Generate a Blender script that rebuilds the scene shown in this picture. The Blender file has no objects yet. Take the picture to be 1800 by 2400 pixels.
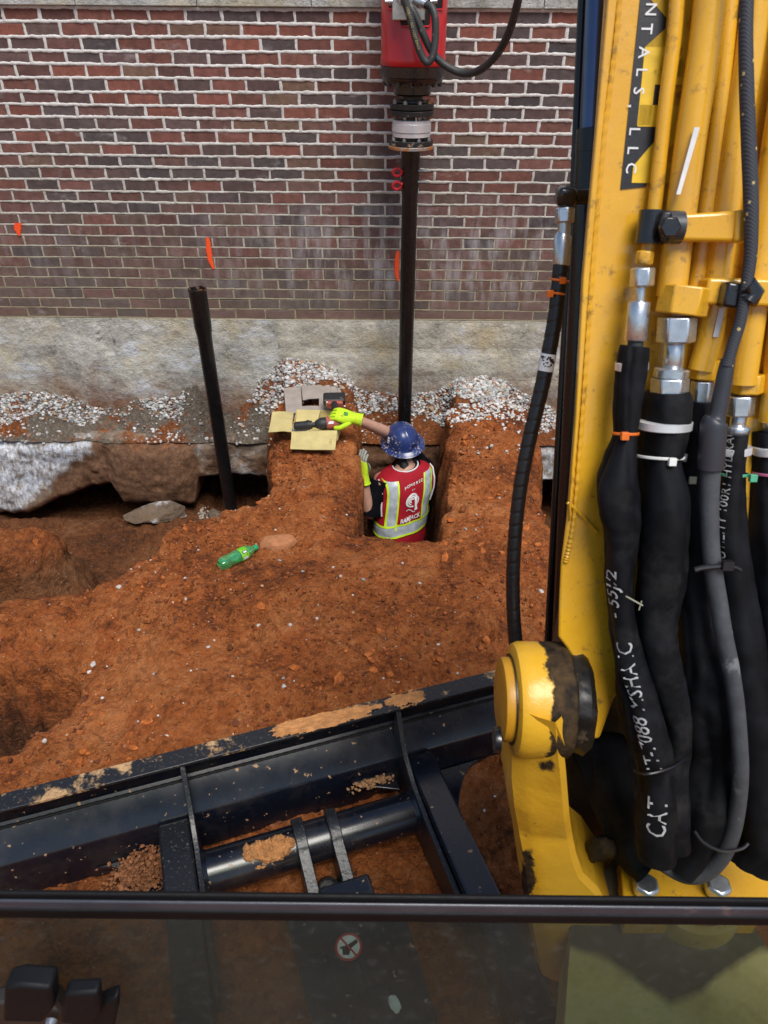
import bpy, math, random
import numpy as np
from mathutils import Vector, Matrix

# ------------------------------------------------------------------ camera, sky, sun, exposure
scene = bpy.context.scene
COL = scene.collection
CAM_Z, PITCH, ROLL, FPX = 2.2, math.radians(33.8), math.radians(0.45), 1732.0   # FPX: focal length in photo pixels (1800x2400)
cam_data = bpy.data.cameras.new('camera')
cam = bpy.data.objects.new('camera', cam_data)
COL.objects.link(cam)
cam.location = (0, 0, CAM_Z)
cam_data.sensor_fit = 'VERTICAL'
cam_data.sensor_height = 9.5
cam_data.lens = 9.5 * FPX / 2400.0
cam_data.clip_start = 0.02
cam_data.clip_end = 500
cam_data.dof.use_dof = True
cam_data.dof.focus_distance = 4.2
cam_data.dof.aperture_fstop = 3.4
_F = Vector((0, math.cos(PITCH), -math.sin(PITCH)))
_R0 = Vector((1, 0, 0)); _U0 = Vector((0, math.sin(PITCH), math.cos(PITCH)))
_R = _R0 * math.cos(ROLL) + _U0 * math.sin(ROLL)
_U = _U0 * math.cos(ROLL) - _R0 * math.sin(ROLL)
cam.matrix_world = Matrix(((_R.x, _U.x, -_F.x, 0), (_R.y, _U.y, -_F.y, 0), (_R.z, _U.z, -_F.z, CAM_Z), (0, 0, 0, 1)))
scene.camera = cam

world = bpy.data.worlds.new('World')
scene.world = world
world.use_nodes = True
SUN_EL, SUN_AZ = math.radians(60), math.radians(160)      # azimuth clockwise from +Y: behind the machine, to the right
_wn = world.node_tree
_sky = _wn.nodes.new('ShaderNodeTexSky')
_sky.sky_type = 'NISHITA'; _sky.sun_disc = False
_sky.sun_elevation = SUN_EL; _sky.sun_rotation = SUN_AZ
_sky.air_density = 1.2; _sky.dust_density = 1.2; _sky.ozone_density = 2.0
_wn.links.new(_sky.outputs[0], _wn.nodes['Background'].inputs[0])
_wn.nodes['Background'].inputs[1].default_value = 0.085
sun_data = bpy.data.lights.new('sun', 'SUN')
sun_data.energy = 2.9; sun_data.angle = math.radians(30); sun_data.color = (1.0, 0.95, 0.88)
sun = bpy.data.objects.new('sun', sun_data); COL.objects.link(sun)
_sd = Vector((math.sin(SUN_AZ) * math.cos(SUN_EL), math.cos(SUN_AZ) * math.cos(SUN_EL), math.sin(SUN_EL)))
sun.rotation_euler = _sd.to_track_quat('Z', 'Y').to_euler()
sun.location = _sd * 20
vs = scene.view_settings
vs.view_transform = 'Standard'; vs.look = 'None'; vs.gamma = 1.0; vs.use_curve_mapping = False
vs.exposure = 0.45
scene.cycles.use_denoising = True
scene.cycles.max_bounces = 8
scene.cycles.transparent_max_bounces = 12

# ------------------------------------------------------------------ reading positions: rays through the photograph at 1659x2212
KF = FPX * 1659 / 1800.0
CAMP = Vector((0, 0, CAM_Z))
def ray(u, v):
    return _F + _R * ((u - 829.5) / KF) - _U * ((v - 1106) / KF)
def at_y(u, v, Y):
    d = ray(u, v); return CAMP + d * (Y / d.y)
def at_z(u, v, z):
    d = ray(u, v); return CAMP + d * ((z - CAM_Z) / d.z)
def at_depth(u, v, q):
    return CAMP + ray(u, v) * q
def depth_of(p):
    return (Vector(p) - CAMP).dot(_F)
def project(p):
    q = Vector(p) - CAMP; d = q.dot(_F)
    return 829.5 + q.dot(_R) / d * KF, 1106 - q.dot(_U) / d * KF

# ------------------------------------------------------------------ numpy noise
def _h(ix, iy, iz, seed):
    n = (ix.astype(np.int64) * 374761393 + iy.astype(np.int64) * 668265263 + iz.astype(np.int64) * 2147483647 + seed * 974634541) & 0xffffffff
    n = ((n ^ (n >> 13)) * 1274126177) & 0xffffffff
    n = ((n ^ (n >> 16)) * 2246822519) & 0xffffffff
    n = n ^ (n >> 15)
    return (n & 0xffff).astype(np.float64) / 32767.5 - 1.0
def vnoise(x, y, z, seed=0):
    x, y, z = np.broadcast_arrays(np.asarray(x, float), np.asarray(y, float), np.asarray(z, float))
    ix, iy, iz = np.floor(x), np.floor(y), np.floor(z)
    fx, fy, fz = x - ix, y - iy, z - iz
    fx = fx * fx * fx * (fx * (fx * 6 - 15) + 10); fy = fy * fy * fy * (fy * (fy * 6 - 15) + 10); fz = fz * fz * fz * (fz * (fz * 6 - 15) + 10)
    def c(a, b, d): return _h(ix + a, iy + b, iz + d, seed)
    x00 = c(0,0,0) * (1-fx) + c(1,0,0) * fx; x10 = c(0,1,0) * (1-fx) + c(1,1,0) * fx
    x01 = c(0,0,1) * (1-fx) + c(1,0,1) * fx; x11 = c(0,1,1) * (1-fx) + c(1,1,1) * fx
    return (x00 * (1-fy) + x10 * fy) * (1-fz) + (x01 * (1-fy) + x11 * fy) * fz
def fbm(x, y, z, f, octs=4, seed=0, gain=0.5):
    s, a, t = 0.0, 1.0, 0.0
    for o in range(octs):
        s = s + a * vnoise(np.asarray(x) * f + 17.3 * o, np.asarray(y) * f - 9.1 * o, np.asarray(z) * f + 4.7 * o, seed + o * 13)
        t += a; a *= gain; f *= 2.03
    return s / t
def sstep(a, b, x):
    t = np.clip((x - a) / (b - a), 0, 1); return t * t * (3 - 2 * t)

# ------------------------------------------------------------------ mesh helpers
def mesh_np(name, verts, faces, smooth=True, colors=None):
    verts = np.asarray(verts, dtype=np.float32); me = bpy.data.meshes.new(name)
    if isinstance(faces, np.ndarray):
        k = faces.shape[1]; nf = faces.shape[0]
        me.vertices.add(len(verts)); me.vertices.foreach_set('co', verts.ravel())
        me.loops.add(nf * k); me.loops.foreach_set('vertex_index', faces.astype(np.int32).ravel())
        me.polygons.add(nf); me.polygons.foreach_set('loop_start', np.arange(0, nf * k, k, dtype=np.int32))
        me.update(calc_edges=True)
    else:
        me.from_pydata([tuple(v) for v in verts.tolist()], [], faces); me.update()
    me.polygons.foreach_set('use_smooth', np.full(len(me.polygons), bool(smooth)))
    if colors is not None:
        at = me.color_attributes.new('tint', 'FLOAT_COLOR', 'POINT')
        at.data.foreach_set('color', np.asarray(colors, dtype=np.float32).ravel())
    return me
def link(name, me, mat=None, parent=None):
    o = bpy.data.objects.new(name, me); COL.objects.link(o)
    if mat is not None and me is not None:
        me.materials.clear(); me.materials.append(mat)
    if parent is not None:
        o.parent = parent
        if parent.type == 'EMPTY':
            o.matrix_parent_inverse = Matrix.Translation(parent.location).inverted()
    return o
def tag(o, label=None, cat=None, group=None, kind=None):
    if label: o['label'] = label
    if cat: o['category'] = cat
    if group: o['group'] = group
    if kind: o['kind'] = kind
    return o
def thing(name, loc, label, cat, group=None):
    o = bpy.data.objects.new(name, None); o.empty_display_size = 0.1; o.location = loc; COL.objects.link(o)
    return tag(o, label, cat, group)
def grid_faces(nx, ny, flip=False):
    i = np.arange(nx - 1); j = np.arange(ny - 1)
    a = (j[:, None] * nx + i[None, :]).ravel()
    f = np.stack([a, a + 1, a + nx + 1, a + nx], 1)
    return f[:, ::-1] if flip else f

def frames(P):
    P = [Vector(p) for p in P]; n = len(P)
    T = []
    for i in range(n):
        t = P[min(i + 1, n - 1)] - P[max(i - 1, 0)]
        T.append(t.normalized() if t.length > 1e-9 else Vector((0, 0, 1)))
    up = Vector((0, -1, 0.2))
    if abs(T[0].dot(up.normalized())) > 0.95: up = Vector((1, 0, 0))
    N = [(up - T[0] * up.dot(T[0])).normalized()]
    for i in range(1, n):
        v = N[-1] - T[i] * N[-1].dot(T[i]); N.append(v.normalized())
    return P, T, N, [T[i].cross(N[i]) for i in range(n)]
def catmull(pts, m):
    """pts: tuples of floats; returns m points per span, smooth"""
    A = np.array(pts, float); out = []
    n = len(A)
    for i in range(n - 1):
        p0, p1, p2, p3 = A[max(i-1, 0)], A[i], A[i+1], A[min(i+2, n-1)]
        for k in range(m):
            t = k / m
            out.append(0.5 * ((2*p1) + (p2-p0)*t + (2*p0-5*p1+4*p2-p3)*t*t + (3*p1-p0-3*p2+p3)*t**3))
    out.append(A[-1]); return np.array(out)

class G:
    """collects shapes, builds ONE mesh object"""
    def __init__(s): s.v = []; s.f = []
    def add(s, V, F):
        b = len(s.v); s.v += [tuple(p) for p in V]; s.f += [tuple(b + i for i in q) for q in F]; return s
    def box(s, c, size, rot=None):
        c = Vector(c); hx, hy, hz = size[0]/2, size[1]/2, size[2]/2
        V = [Vector((x, y, z)) for z in (-hz, hz) for y in (-hy, hy) for x in (-hx, hx)]
        if rot is not None: V = [rot @ p for p in V]
        return s.add([p + c for p in V], [(0,2,3,1),(4,5,7,6),(0,1,5,4),(2,6,7,3),(0,4,6,2),(1,3,7,5)])
    def prism(s, pts, ext):
        n = len(pts); pts = [Vector(p) for p in pts]; e = Vector(ext)
        V = pts + [p + e for p in pts]
        F = [tuple(range(n)), tuple(range(2*n-1, n-1, -1))] + [(i, i+n, (i+1) % n + n, (i+1) % n) for i in range(n)]
        return s.add(V, F)
    def loft(s, rings, caps=True, closed=True):
        n = len(rings[0]); V = [p for r in rings for p in r]; F = []
        for k in range(len(rings) - 1):
            for i in range(n if closed else n - 1):
                a = k*n + i; b = k*n + (i+1) % n
                F.append((a, b, b + n, a + n))
        if caps: F += [tuple(range(n-1, -1, -1)), tuple(range((len(rings)-1)*n, len(rings)*n))]
        return s.add(V, F)
    def sweep(s, P, R, seg=12, caps=True, mod=None, flat=1.0):
        P, T, N, B = frames(P)
        if not hasattr(R, '__len__'): R = [R] * len(P)
        acc = 0.0; rings = []
        for i, p in enumerate(P):
            if i: acc += (P[i] - P[i-1]).length
            ring = []
            for k in range(seg):
                a = 2*math.pi*k/seg
                r = R[i] * (mod(a, acc) if mod else 1.0)
                ring.append(p + N[i]*math.cos(a)*r*flat + B[i]*math.sin(a)*r)
            rings.append(ring)
        return s.loft(rings, caps)
    def lathe(s, prof, c, axis=(0, 0, 1), seg=32, caps=True):
        """prof: (radius, distance along axis)"""
        ax = Vector(axis).normalized(); c = Vector(c)
        n = Vector((1, 0, 0)); n = n - ax * n.dot(ax)
        if n.length < 0.1: n = Vector((0, 1, 0)); n = n - ax * n.dot(ax)
        n.normalize(); b = ax.cross(n)
        rings = [[c + ax*d + n*(math.cos(2*math.pi*k/seg)*r) + b*(math.sin(2*math.pi*k/seg)*r) for k in range(seg)] for r, d in prof]
        return s.loft(rings, caps)
    def build(s, name, mat, parent=None, smooth=True, bevel=0.0, bseg=2, angle=38):
        me = bpy.data.meshes.new(name); me.from_pydata(s.v, [], s.f); me.update()
        import bmesh
        bm = bmesh.new(); bm.from_mesh(me); bmesh.ops.recalc_face_normals(bm, faces=bm.faces); bm.to_mesh(me); bm.free()
        if smooth:
            me.polygons.foreach_set('use_smooth', np.ones(len(me.polygons), bool)); me.set_sharp_from_angle(angle=math.radians(angle))
        o = link(name, me, mat, parent)
        if bevel > 0:
            m = o.modifiers.new('bevel', 'BEVEL'); m.width = bevel; m.segments = bseg; m.limit_method = 'ANGLE'; m.angle_limit = math.radians(40)
        return o

def text_geo(txt, size=1.0, bold=0.0):
    """2D outline mesh of a word: verts (x,y), faces; baseline 0, centred on x"""
    cu = bpy.data.curves.new('t', 'FONT'); cu.body = txt; cu.size = size; cu.align_x = 'CENTER'; cu.resolution_u = 2; cu.offset = bold; cu.fill_mode = 'FRONT'
    ob = bpy.data.objects.new('t', cu); COL.objects.link(ob)
    dg = bpy.context.evaluated_depsgraph_get(); me = bpy.data.meshes.new_from_object(ob.evaluated_get(dg))
    V = [(v.co.x, v.co.y) for v in me.vertices]; F = [tuple(p.vertices) for p in me.polygons]
    bpy.data.objects.remove(ob); bpy.data.curves.remove(cu); bpy.data.meshes.remove(me)
    return V, F
def map_text(g, txt, fn, size=1.0, bold=0.0, sx=1.0):
    V, F = text_geo(txt, size, bold)
    return g.add([fn(x * sx, y) for x, y in V], F)

# ------------------------------------------------------------------ materials
class M:
    def __init__(s, name):
        s.m = bpy.data.materials.new(name); s.m.use_nodes = True; s.nt = s.m.node_tree; s.nt.nodes.clear()
        s.out = s.nt.nodes.new('ShaderNodeOutputMaterial'); s.p = None
    def n(s, ty, ins=None, out=0, **at):
        nd = s.nt.nodes.new('ShaderNode' + ty)
        for k, v in at.items(): setattr(nd, k, v)
        for k, v in (ins or {}).items(): s.set(nd.inputs[k], v)
        return nd.outputs[out]
    def set(s, sock, v):
        if isinstance(v, bpy.types.NodeSocket): s.nt.links.new(v, sock)
        else:
            if isinstance(v, (tuple, list)) and len(v) == 3 and sock.type == 'RGBA': v = (*v, 1)
            sock.default_value = v
    def pos(s): return s.n('NewGeometry')
    def scaled(s, v, sc): return s.n('VectorMath', {0: v, 1: sc}, operation='MULTIPLY')
    def noise(s, scale, detail=4, vec=None, rough=0.55, dist=0.0):
        return s.n('TexNoise', {'Vector': vec if vec is not None else s.pos(), 'Scale': scale, 'Detail': detail, 'Roughness': rough, 'Distortion': dist})
    def ramp(s, fac, *stops):
        nd = s.nt.nodes.new('ShaderNodeValToRGB'); s.set(nd.inputs[0], fac); el = nd.color_ramp.elements
        while len(el) < len(stops): el.new(0.5)
        for e, (p, c) in zip(el, stops):
            e.position = p; e.color = (c, c, c, 1) if not hasattr(c, '__len__') else (*c, 1)
        return nd.outputs[0]
    def mix(s, f, a, b, mode='MIX'):
        nd = s.nt.nodes.new('ShaderNodeMix'); nd.data_type = 'RGBA'; nd.blend_type = mode
        s.set(nd.inputs[0], f); s.set(nd.inputs[6], a); s.set(nd.inputs[7], b); return nd.outputs[2]
    def math(s, op, a, b=0.0, clamp=False):
        return s.n('Math', {0: a, 1: b}, operation=op, use_clamp=clamp)
    def bump(s, h, strength=0.5, dist=0.01, normal=None):
        i = {'Height': h, 'Strength': strength, 'Distance': dist}
        if normal is not None: i['Normal'] = normal
        return s.n('Bump', i)
    def xyz(s): 
        nd = s.nt.nodes.new('ShaderNodeSeparateXYZ'); s.set(nd.inputs[0], s.pos()); return nd.outputs
    def rng(s, v, a, b, c=0.0, d=1.0):
        return s.n('MapRange', {0: v, 1: a, 2: b, 3: c, 4: d}, clamp=True)
    def fin(s, color, rough=0.6, metal=0.0, normal=None, **kw):
        p = s.nt.nodes.new('ShaderNodeBsdfPrincipled'); s.p = p
        s.set(p.inputs['Base Color'], color); s.set(p.inputs['Roughness'], rough); s.set(p.inputs['Metallic'], metal)
        if normal is not None: s.set(p.inputs['Normal'], normal)
        for k, v in kw.items(): s.set(p.inputs[k.replace('_', ' ')], v)
        s.nt.links.new(p.outputs[0], s.out.inputs[0]); return s.m

def worn(name, col, rough=0.45, metal=0.0, dark=0.6, scale=30, dirt=None, dirt_amt=0.5, bump=0.1, bscale=200, **kw):
    """paint / plastic / metal with uneven tone, optional dirt patches and fine relief"""
    m = M(name); a = m.noise(scale, 6); b = m.noise(scale * 6, 3)
    c = m.mix(m.ramp(a, (0.35, 0.0), (0.7, 1.0)), tuple(x * dark for x in col), col)
    r = m.math('ADD', m.math('MULTIPLY', b, 0.25), rough - 0.12)
    if dirt is not None:
        k = m.ramp(m.noise(scale * 0.5, 9, rough=0.7), (dirt_amt, 0.0), (dirt_amt + 0.06, 1.0))
        c = m.mix(k, c, dirt); r = m.mix(k, r, (0.95, 0.95, 0.95)); metal_s = m.math('MULTIPLY', m.math('SUBTRACT', 1.0, k), metal)
    else: metal_s = metal
    return m.fin(c, r, metal_s, m.bump(m.noise(bscale, 3), bump, 0.002), **kw)

CLAY_D, CLAY, CLAY_L = (0.082, 0.021, 0.007), (0.41, 0.117, 0.027), (0.58, 0.215, 0.070)
def mat_soil():
    m = M('clay_soil')
    big = m.noise(1.7, 5, dist=0.4); mid = m.noise(14, 8, rough=0.65); fine = m.noise(70, 8, rough=0.7)
    f = m.math('ADD', m.math('MULTIPLY', big, 0.5), m.math('ADD', m.math('MULTIPLY', mid, 0.42), m.math('MULTIPLY', fine, 0.34)))
    c = m.ramp(f, (0.42, CLAY_D), (0.53, (0.185, 0.054, 0.016)), (0.61, CLAY), (0.74, CLAY_L))
    # deeper clay is browner, and the shade of the hollows is painted in
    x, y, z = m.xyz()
    subsoil_shade = m.rng(m.math('ADD', z, m.math('MULTIPLY', m.math('SUBTRACT', m.noise(3.5, 6, rough=0.65), 0.5), 0.30)), -0.20, -0.42)
    c = m.mix(subsoil_shade, c, m.mix(1.0, m.mix(0.35, c, (0.17, 0.062, 0.024)), (0.56, 0.68, 0.88), 'MULTIPLY'))
    red = m.ramp(m.noise(4.5, 4), (0.45, 0.0), (0.7, 1.0))
    c = m.mix(m.math('MULTIPLY', red, 0.35), c, m.mix(1.0, c, (1.05, 0.78, 0.66), 'MULTIPLY'))
    vor = m.nt.nodes.new('ShaderNodeTexVoronoi'); m.set(vor.inputs['Vector'], m.pos()); vor.inputs['Scale'].default_value = 75
    sp = m.nt.nodes.new('ShaderNodeSeparateColor'); m.set(sp.inputs[0], vor.outputs['Color'])
    cv = m.nt.nodes.new('ShaderNodeTexVoronoi'); m.set(cv.inputs['Vector'], m.n('VectorMath', {0: m.pos(), 1: m.scaled(m.n('TexNoise', {'Vector': m.pos(), 'Scale': 20.0, 'Detail': 3.0}, out=1), (0.03, 0.03, 0.03))}, operation='ADD')); cv.inputs['Scale'].default_value = 48
    cs_ = m.nt.nodes.new('ShaderNodeSeparateColor'); m.set(cs_.inputs[0], cv.outputs['Color'])
    c = m.mix(m.rng(m.noise(6, 4), 0.38, 0.55, 0.15, 0.85), c, m.mix(1.0, c, m.ramp(cs_.outputs[0], (0.0, (0.58, 0.55, 0.53)), (0.35, (0.92, 0.92, 0.92)), (1.0, (1.1, 1.1, 1.1))), 'MULTIPLY'))
    speck = m.math('MULTIPLY', m.math('LESS_THAN', vor.outputs['Distance'], 0.22), m.math('GREATER_THAN', sp.outputs[0], 0.93))
    c = m.mix(m.math('MULTIPLY', speck, 0.8), c, (0.55, 0.40, 0.30))
    vd = m.n('VectorMath', {0: m.pos(), 1: m.scaled(m.n('TexNoise', {'Vector': m.pos(), 'Scale': 20.0, 'Detail': 3.0}, out=1), (0.03, 0.03, 0.03))}, operation='ADD')
    cl1 = m.n('TexVoronoi', {'Vector': vd, 'Scale': 32.0}); cl2 = m.n('TexVoronoi', {'Vector': vd, 'Scale': 85.0})
    h = m.math('ADD', m.math('MULTIPLY', m.noise(38, 8, rough=0.72), 1.0), m.math('MULTIPLY', m.noise(140, 5, rough=0.7), 0.4))
    patch_ = m.rng(m.noise(5, 4), 0.42, 0.6)
    h = m.math('SUBTRACT', h, m.math('MULTIPLY', m.math('ADD', m.math('MULTIPLY', cl1, 0.55), m.math('MULTIPLY', cl2, 0.3)), patch_))
    n1 = m.bump(h, 1.0, 0.035)
    return m.fin(c, 0.93, 0, n1, Specular_IOR_Level=0.25)
MAT = {}
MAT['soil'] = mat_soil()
def mat_clod():
    m = M('clay_clod'); f = m.noise(30, 8, rough=0.7)
    return m.fin(m.ramp(f, (0.35, (0.12, 0.04, 0.015)), (0.55, CLAY), (0.75, CLAY_L)), 0.95, 0, m.bump(m.noise(120, 6), 0.5, 0.006), Specular_IOR_Level=0.2)
MAT['clod'] = mat_clod()

def mat_brick():
    m = M('fired_brick'); at = m.n('VertexColor', layer_name='tint')
    x, y, z = m.xyz()
    a = m.noise(22, 6, rough=0.65); b = m.noise(160, 4)
    c = m.mix(0.75, at, m.mix(1.0, at, m.ramp(a, (0.3, (0.55, 0.55, 0.58)), (0.7, (1.35, 1.28, 1.25))), 'MULTIPLY'))
    # whitish bloom running down in streaks below mid height, muddy film near the bottom
    sv = m.scaled(m.pos(), (16, 16, 3.2))
    streak = m.ramp(m.noise(1.0, 6, sv, 0.6), (0.46, 0.0), (0.66, 1.0))
    zone = m.math('MULTIPLY', m.rng(z, 1.30, 1.0), m.rng(z, 0.50, 0.72))
    xz = m.rng(x, -1.35, -0.2, 0.25, 1.0)
    bloom = m.math('MULTIPLY', m.math('MULTIPLY', streak, zone), m.math('MULTIPLY', xz, 0.46))
    c = m.mix(bloom, c, (0.50, 0.49, 0.51))
    top = m.math('MULTIPLY', m.ramp(m.noise(1.0, 6, m.scaled(m.pos(), (5, 5, 9)), 0.6), (0.62, 0.0), (0.75, 1.0)), 0.32)
    c = m.mix(top, c, (0.55, 0.53, 0.52))
    film = m.math('MULTIPLY', m.rng(z, 1.05, 0.5), m.rng(m.noise(6, 5), 0.3, 0.7, 0.25, 0.8))
    c = m.mix(m.math('MULTIPLY', film, 0.52), c, (0.215, 0.155, 0.115))
    h = m.math('ADD', m.noise(60, 6, m.scaled(m.pos(), (1, 1, 2.5)), 0.65), m.math('MULTIPLY', b, 0.35))
    return m.fin(c, 0.86, 0, m.bump(h, 0.55, 0.004), Specular_IOR_Level=0.3)
MAT['brick'] = mat_brick()
def mat_mortar():
    m = M('lime_mortar'); x, y, z = m.xyz()
    zz = m.math('ADD', z, m.math('MULTIPLY', m.math('SUBTRACT', m.noise(3, 5), 0.5), 0.7))
    c = m.ramp(m.rng(zz, 0.45, 2.0), (0.0, (0.30, 0.25, 0.165)), (0.22, (0.36, 0.32, 0.235)), (0.5, (0.50, 0.48, 0.43)), (0.75, (0.62, 0.605, 0.58)), (1.0, (0.68, 0.67, 0.65)))
    c = m.mix(1.0, c, m.ramp(m.noise(20, 7, rough=0.7), (0.3, (0.66, 0.65, 0.63)), (0.65, (1.05, 1.05, 1.05))), 'MULTIPLY')
    c = m.mix(m.ramp(m.noise(4, 7, rough=0.7), (0.60, 0.0), (0.74, 0.45)), c, (0.30, 0.29, 0.27))
    return m.fin(c, 0.92, 0, m.bump(m.noise(170, 6, rough=0.7), 0.7, 0.004), Specular_IOR_Level=0.2)
MAT['mortar'] = mat_mortar()

def mat_concrete(name, base, stain=0.35, clay_low=True, white=0.5):
    m = M(name); x, y, z = m.xyz()
    a = m.noise(5, 8, rough=0.65); b = m.noise(45, 8, rough=0.7)
    c = m.ramp(m.math('ADD', m.math('MULTIPLY', a, 0.6), m.math('MULTIPLY', b, 0.4)), (0.33, tuple(k * 0.36 for k in base)), (0.47, tuple(k * 0.78 for k in base)), (0.56, base), (0.72, tuple(k * 1.4 for k in base)))
    c = m.mix(m.ramp(m.noise(2.2, 6, rough=0.65), (0.50, 0.0), (0.68, 0.75)), c, (base[0] * 0.95, base[1] * 0.80, base[2] * 0.52))
    c = m.mix(m.ramp(m.noise(3.1, 7, m.scaled(m.pos(), (1.0, 1.0, 2.4)), 0.65), (0.545, 0.0), (0.63, 0.75 * white)), c, (0.60, 0.62, 0.65))
    if clay_low:
        zz = m.math('ADD', z, m.math('MULTIPLY', m.math('SUBTRACT', m.noise(4, 7, rough=0.7), 0.5), 0.9))
        c = m.mix(m.math('MULTIPLY', m.rng(zz, 0.10, -0.22), 0.9), c, m.ramp(b, (0.3, (0.10, 0.040, 0.020)), (0.7, (0.27, 0.12, 0.06))))
    c = m.mix(m.ramp(m.noise(26, 5, rough=0.6), (0.70, 0.0), (0.73, stain)), c, (0.22, 0.085, 0.04))
    h = m.math('ADD', m.noise(16, 8, rough=0.6), m.math('MULTIPLY', m.noise(120, 6, rough=0.7), 0.35))
    return m.fin(c, 0.92, 0, m.bump(h, 0.8, 0.03), Specular_IOR_Level=0.2)
MAT['parge'] = mat_concrete('cement_parge', (0.54, 0.52, 0.46), white=1.1)
MAT['block'] = mat_concrete('concrete_block', (0.52, 0.485, 0.405), white=0.6)
MAT['limestone'] = mat_concrete('limestone', (0.50, 0.51, 0.48), 0.0, False, 0.3)
def mat_footing():
    m = M('footing_concrete'); x, y, z = m.xyz()
    b = m.noise(28, 8, rough=0.7)
    clay = m.ramp(b, (0.3, (0.070, 0.034, 0.019)), (0.55, (0.150, 0.078, 0.043)), (0.75, (0.24, 0.135, 0.080)))
    conc = m.ramp(b, (0.3, (0.16, 0.13, 0.10)), (0.7, (0.34, 0.29, 0.23)))
    # lime-white bloom: a broad patch at the far left, smaller ones by the piles
    wv = m.noise(3.0, 8, rough=0.66)
    lz = m.math('MULTIPLY', m.rng(x, -1.98, -2.14), m.rng(m.math('ADD', m.math('SUBTRACT', z, m.math('MULTIPLY', x, 0.815)), m.math('MULTIPLY', m.math('SUBTRACT', m.noise(5, 6), 0.5), 0.3)), 1.20, 1.38))
    pz = m.math('MULTIPLY', m.math('MULTIPLY', m.rng(x, -1.42, -1.34), m.rng(x, -0.74, -0.84)), 0.50)
    rz = m.math('MULTIPLY', m.rng(x, 0.75, 0.9), 0.75)
    w = m.math('ADD', m.math('ADD', m.math('MULTIPLY', lz, 1.0), pz), rz)
    wm = m.ramp(m.math('ADD', m.math('MULTIPLY', w, 0.5), m.math('MULTIPLY', wv, 0.62)), (0.55, 0.0), (0.74, 1.0))
    cm = m.ramp(m.math('ADD', m.math('MULTIPLY', w, 0.35), m.math('MULTIPLY', m.noise(6, 6), 0.6)), (0.42, 0.0), (0.60, 1.0))
    c = m.mix(cm, clay, conc)
    dz_ = m.math('ADD', z, m.math('MULTIPLY', m.math('SUBTRACT', m.noise(7, 7, rough=0.7), 0.5), 0.35))
    dirt_top = m.rng(dz_, -0.40, -0.33)
    wm = m.math('MULTIPLY', wm, m.math('SUBTRACT', 1.0, m.math('MULTIPLY', dirt_top, 0.9)))
    c = m.mix(m.math('MULTIPLY', dirt_top, 0.9), c, m.mix(m.ramp(m.noise(5, 7, rough=0.68), (0.48, 0.0), (0.56, 1.0)), m.ramp(b, (0.3, (0.07, 0.052, 0.038)), (0.7, (0.27, 0.22, 0.17))), m.ramp(b, (0.3, (0.09, 0.030, 0.012)), (0.7, (0.32, 0.12, 0.045)))))
    wfl = m.ramp(m.noise(40, 9, m.scaled(m.pos(), (1, 1, 0.45)), 0.7), (0.40, 0.05), (0.58, 1.0))
    c = m.mix(m.math('MULTIPLY', wm, wfl), c, m.ramp(m.noise(9, 6), (0.3, (0.50, 0.56, 0.66)), (0.7, (0.84, 0.87, 0.92))))
    h = m.math('ADD', m.noise(12, 8, rough=0.62), m.math('MULTIPLY', m.noise(90, 6, rough=0.7), 0.4))
    return m.fin(c, 0.92, 0, m.bump(h, 0.8, 0.02), Specular_IOR_Level=0.25)
MAT['footing'] = mat_footing()
def mat_tint(name, rough=0.85, bump=0.3):
    m = M(name); at = m.n('VertexColor', layer_name='tint')
    c = m.mix(1.0, at, m.ramp(m.noise(90, 5), (0.3, (0.7, 0.7, 0.7)), (0.7, (1.1, 1.1, 1.1))), 'MULTIPLY')
    return m.fin(c, rough, 0, m.bump(m.noise(150, 4), bump, 0.003), Specular_IOR_Level=0.3)
MAT['gravel'] = mat_tint('crushed_stone')
def mat_bank():
    m = M('backfill_dirt'); a = m.noise(5, 7, rough=0.68); b = m.noise(45, 8, rough=0.7)
    grey = m.ramp(b, (0.3, (0.07, 0.055, 0.042)), (0.55, (0.18, 0.145, 0.11)), (0.75, (0.34, 0.30, 0.25)))
    clay = m.ramp(b, (0.3, (0.09, 0.030, 0.012)), (0.55, (0.24, 0.080, 0.027)), (0.75, CLAY_L))
    x, y, z = m.xyz()
    onridge = m.rng(x, -0.85, -0.7)
    k = m.ramp(m.math('ADD', a, m.math('MULTIPLY', onridge, 0.25)), (0.50, 0.0), (0.58, 1.0))
    return m.fin(m.mix(k, grey, clay), 0.93, 0, m.bump(m.math('ADD', m.noise(38, 8, rough=0.72), m.math('MULTIPLY', m.noise(140, 5, rough=0.7), 0.4)), 1.0, 0.03), Specular_IOR_Level=0.2)
MAT['bank'] = mat_bank()

def mat_yellow():
    m = M('machine_yellow'); a = m.noise(4, 5); b = m.noise(60, 6)
    c = m.ramp(a, (0.3, (0.60, 0.31, 0.014)), (0.7, (0.74, 0.405, 0.022)))
    c = m.mix(m.ramp(m.noise(34, 9, rough=0.72), (0.575, 0.0), (0.66, 0.7)), c, (0.16, 0.09, 0.03))
    c = m.mix(m.ramp(m.noise(1, 8, m.scaled(m.pos(), (160, 160, 9)), 0.7), (0.60, 0.0), (0.70, 0.5)), c, (0.30, 0.17, 0.05))
    c = m.mix(m.ramp(m.noise(7, 7, rough=0.7), (0.50, 0.0), (0.8, 0.38)), c, (0.42, 0.29, 0.13))
    return m.fin(c, m.math('ADD', m.math('MULTIPLY', b, 0.25), 0.16), 0, m.bump(m.math('ADD', m.noise(55, 3), m.math('MULTIPLY', m.noise(260, 2), 0.5)), 0.10, 0.004), Coat_Weight=0.5, Coat_Roughness=0.12)
MAT['yellow'] = mat_yellow()
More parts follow.
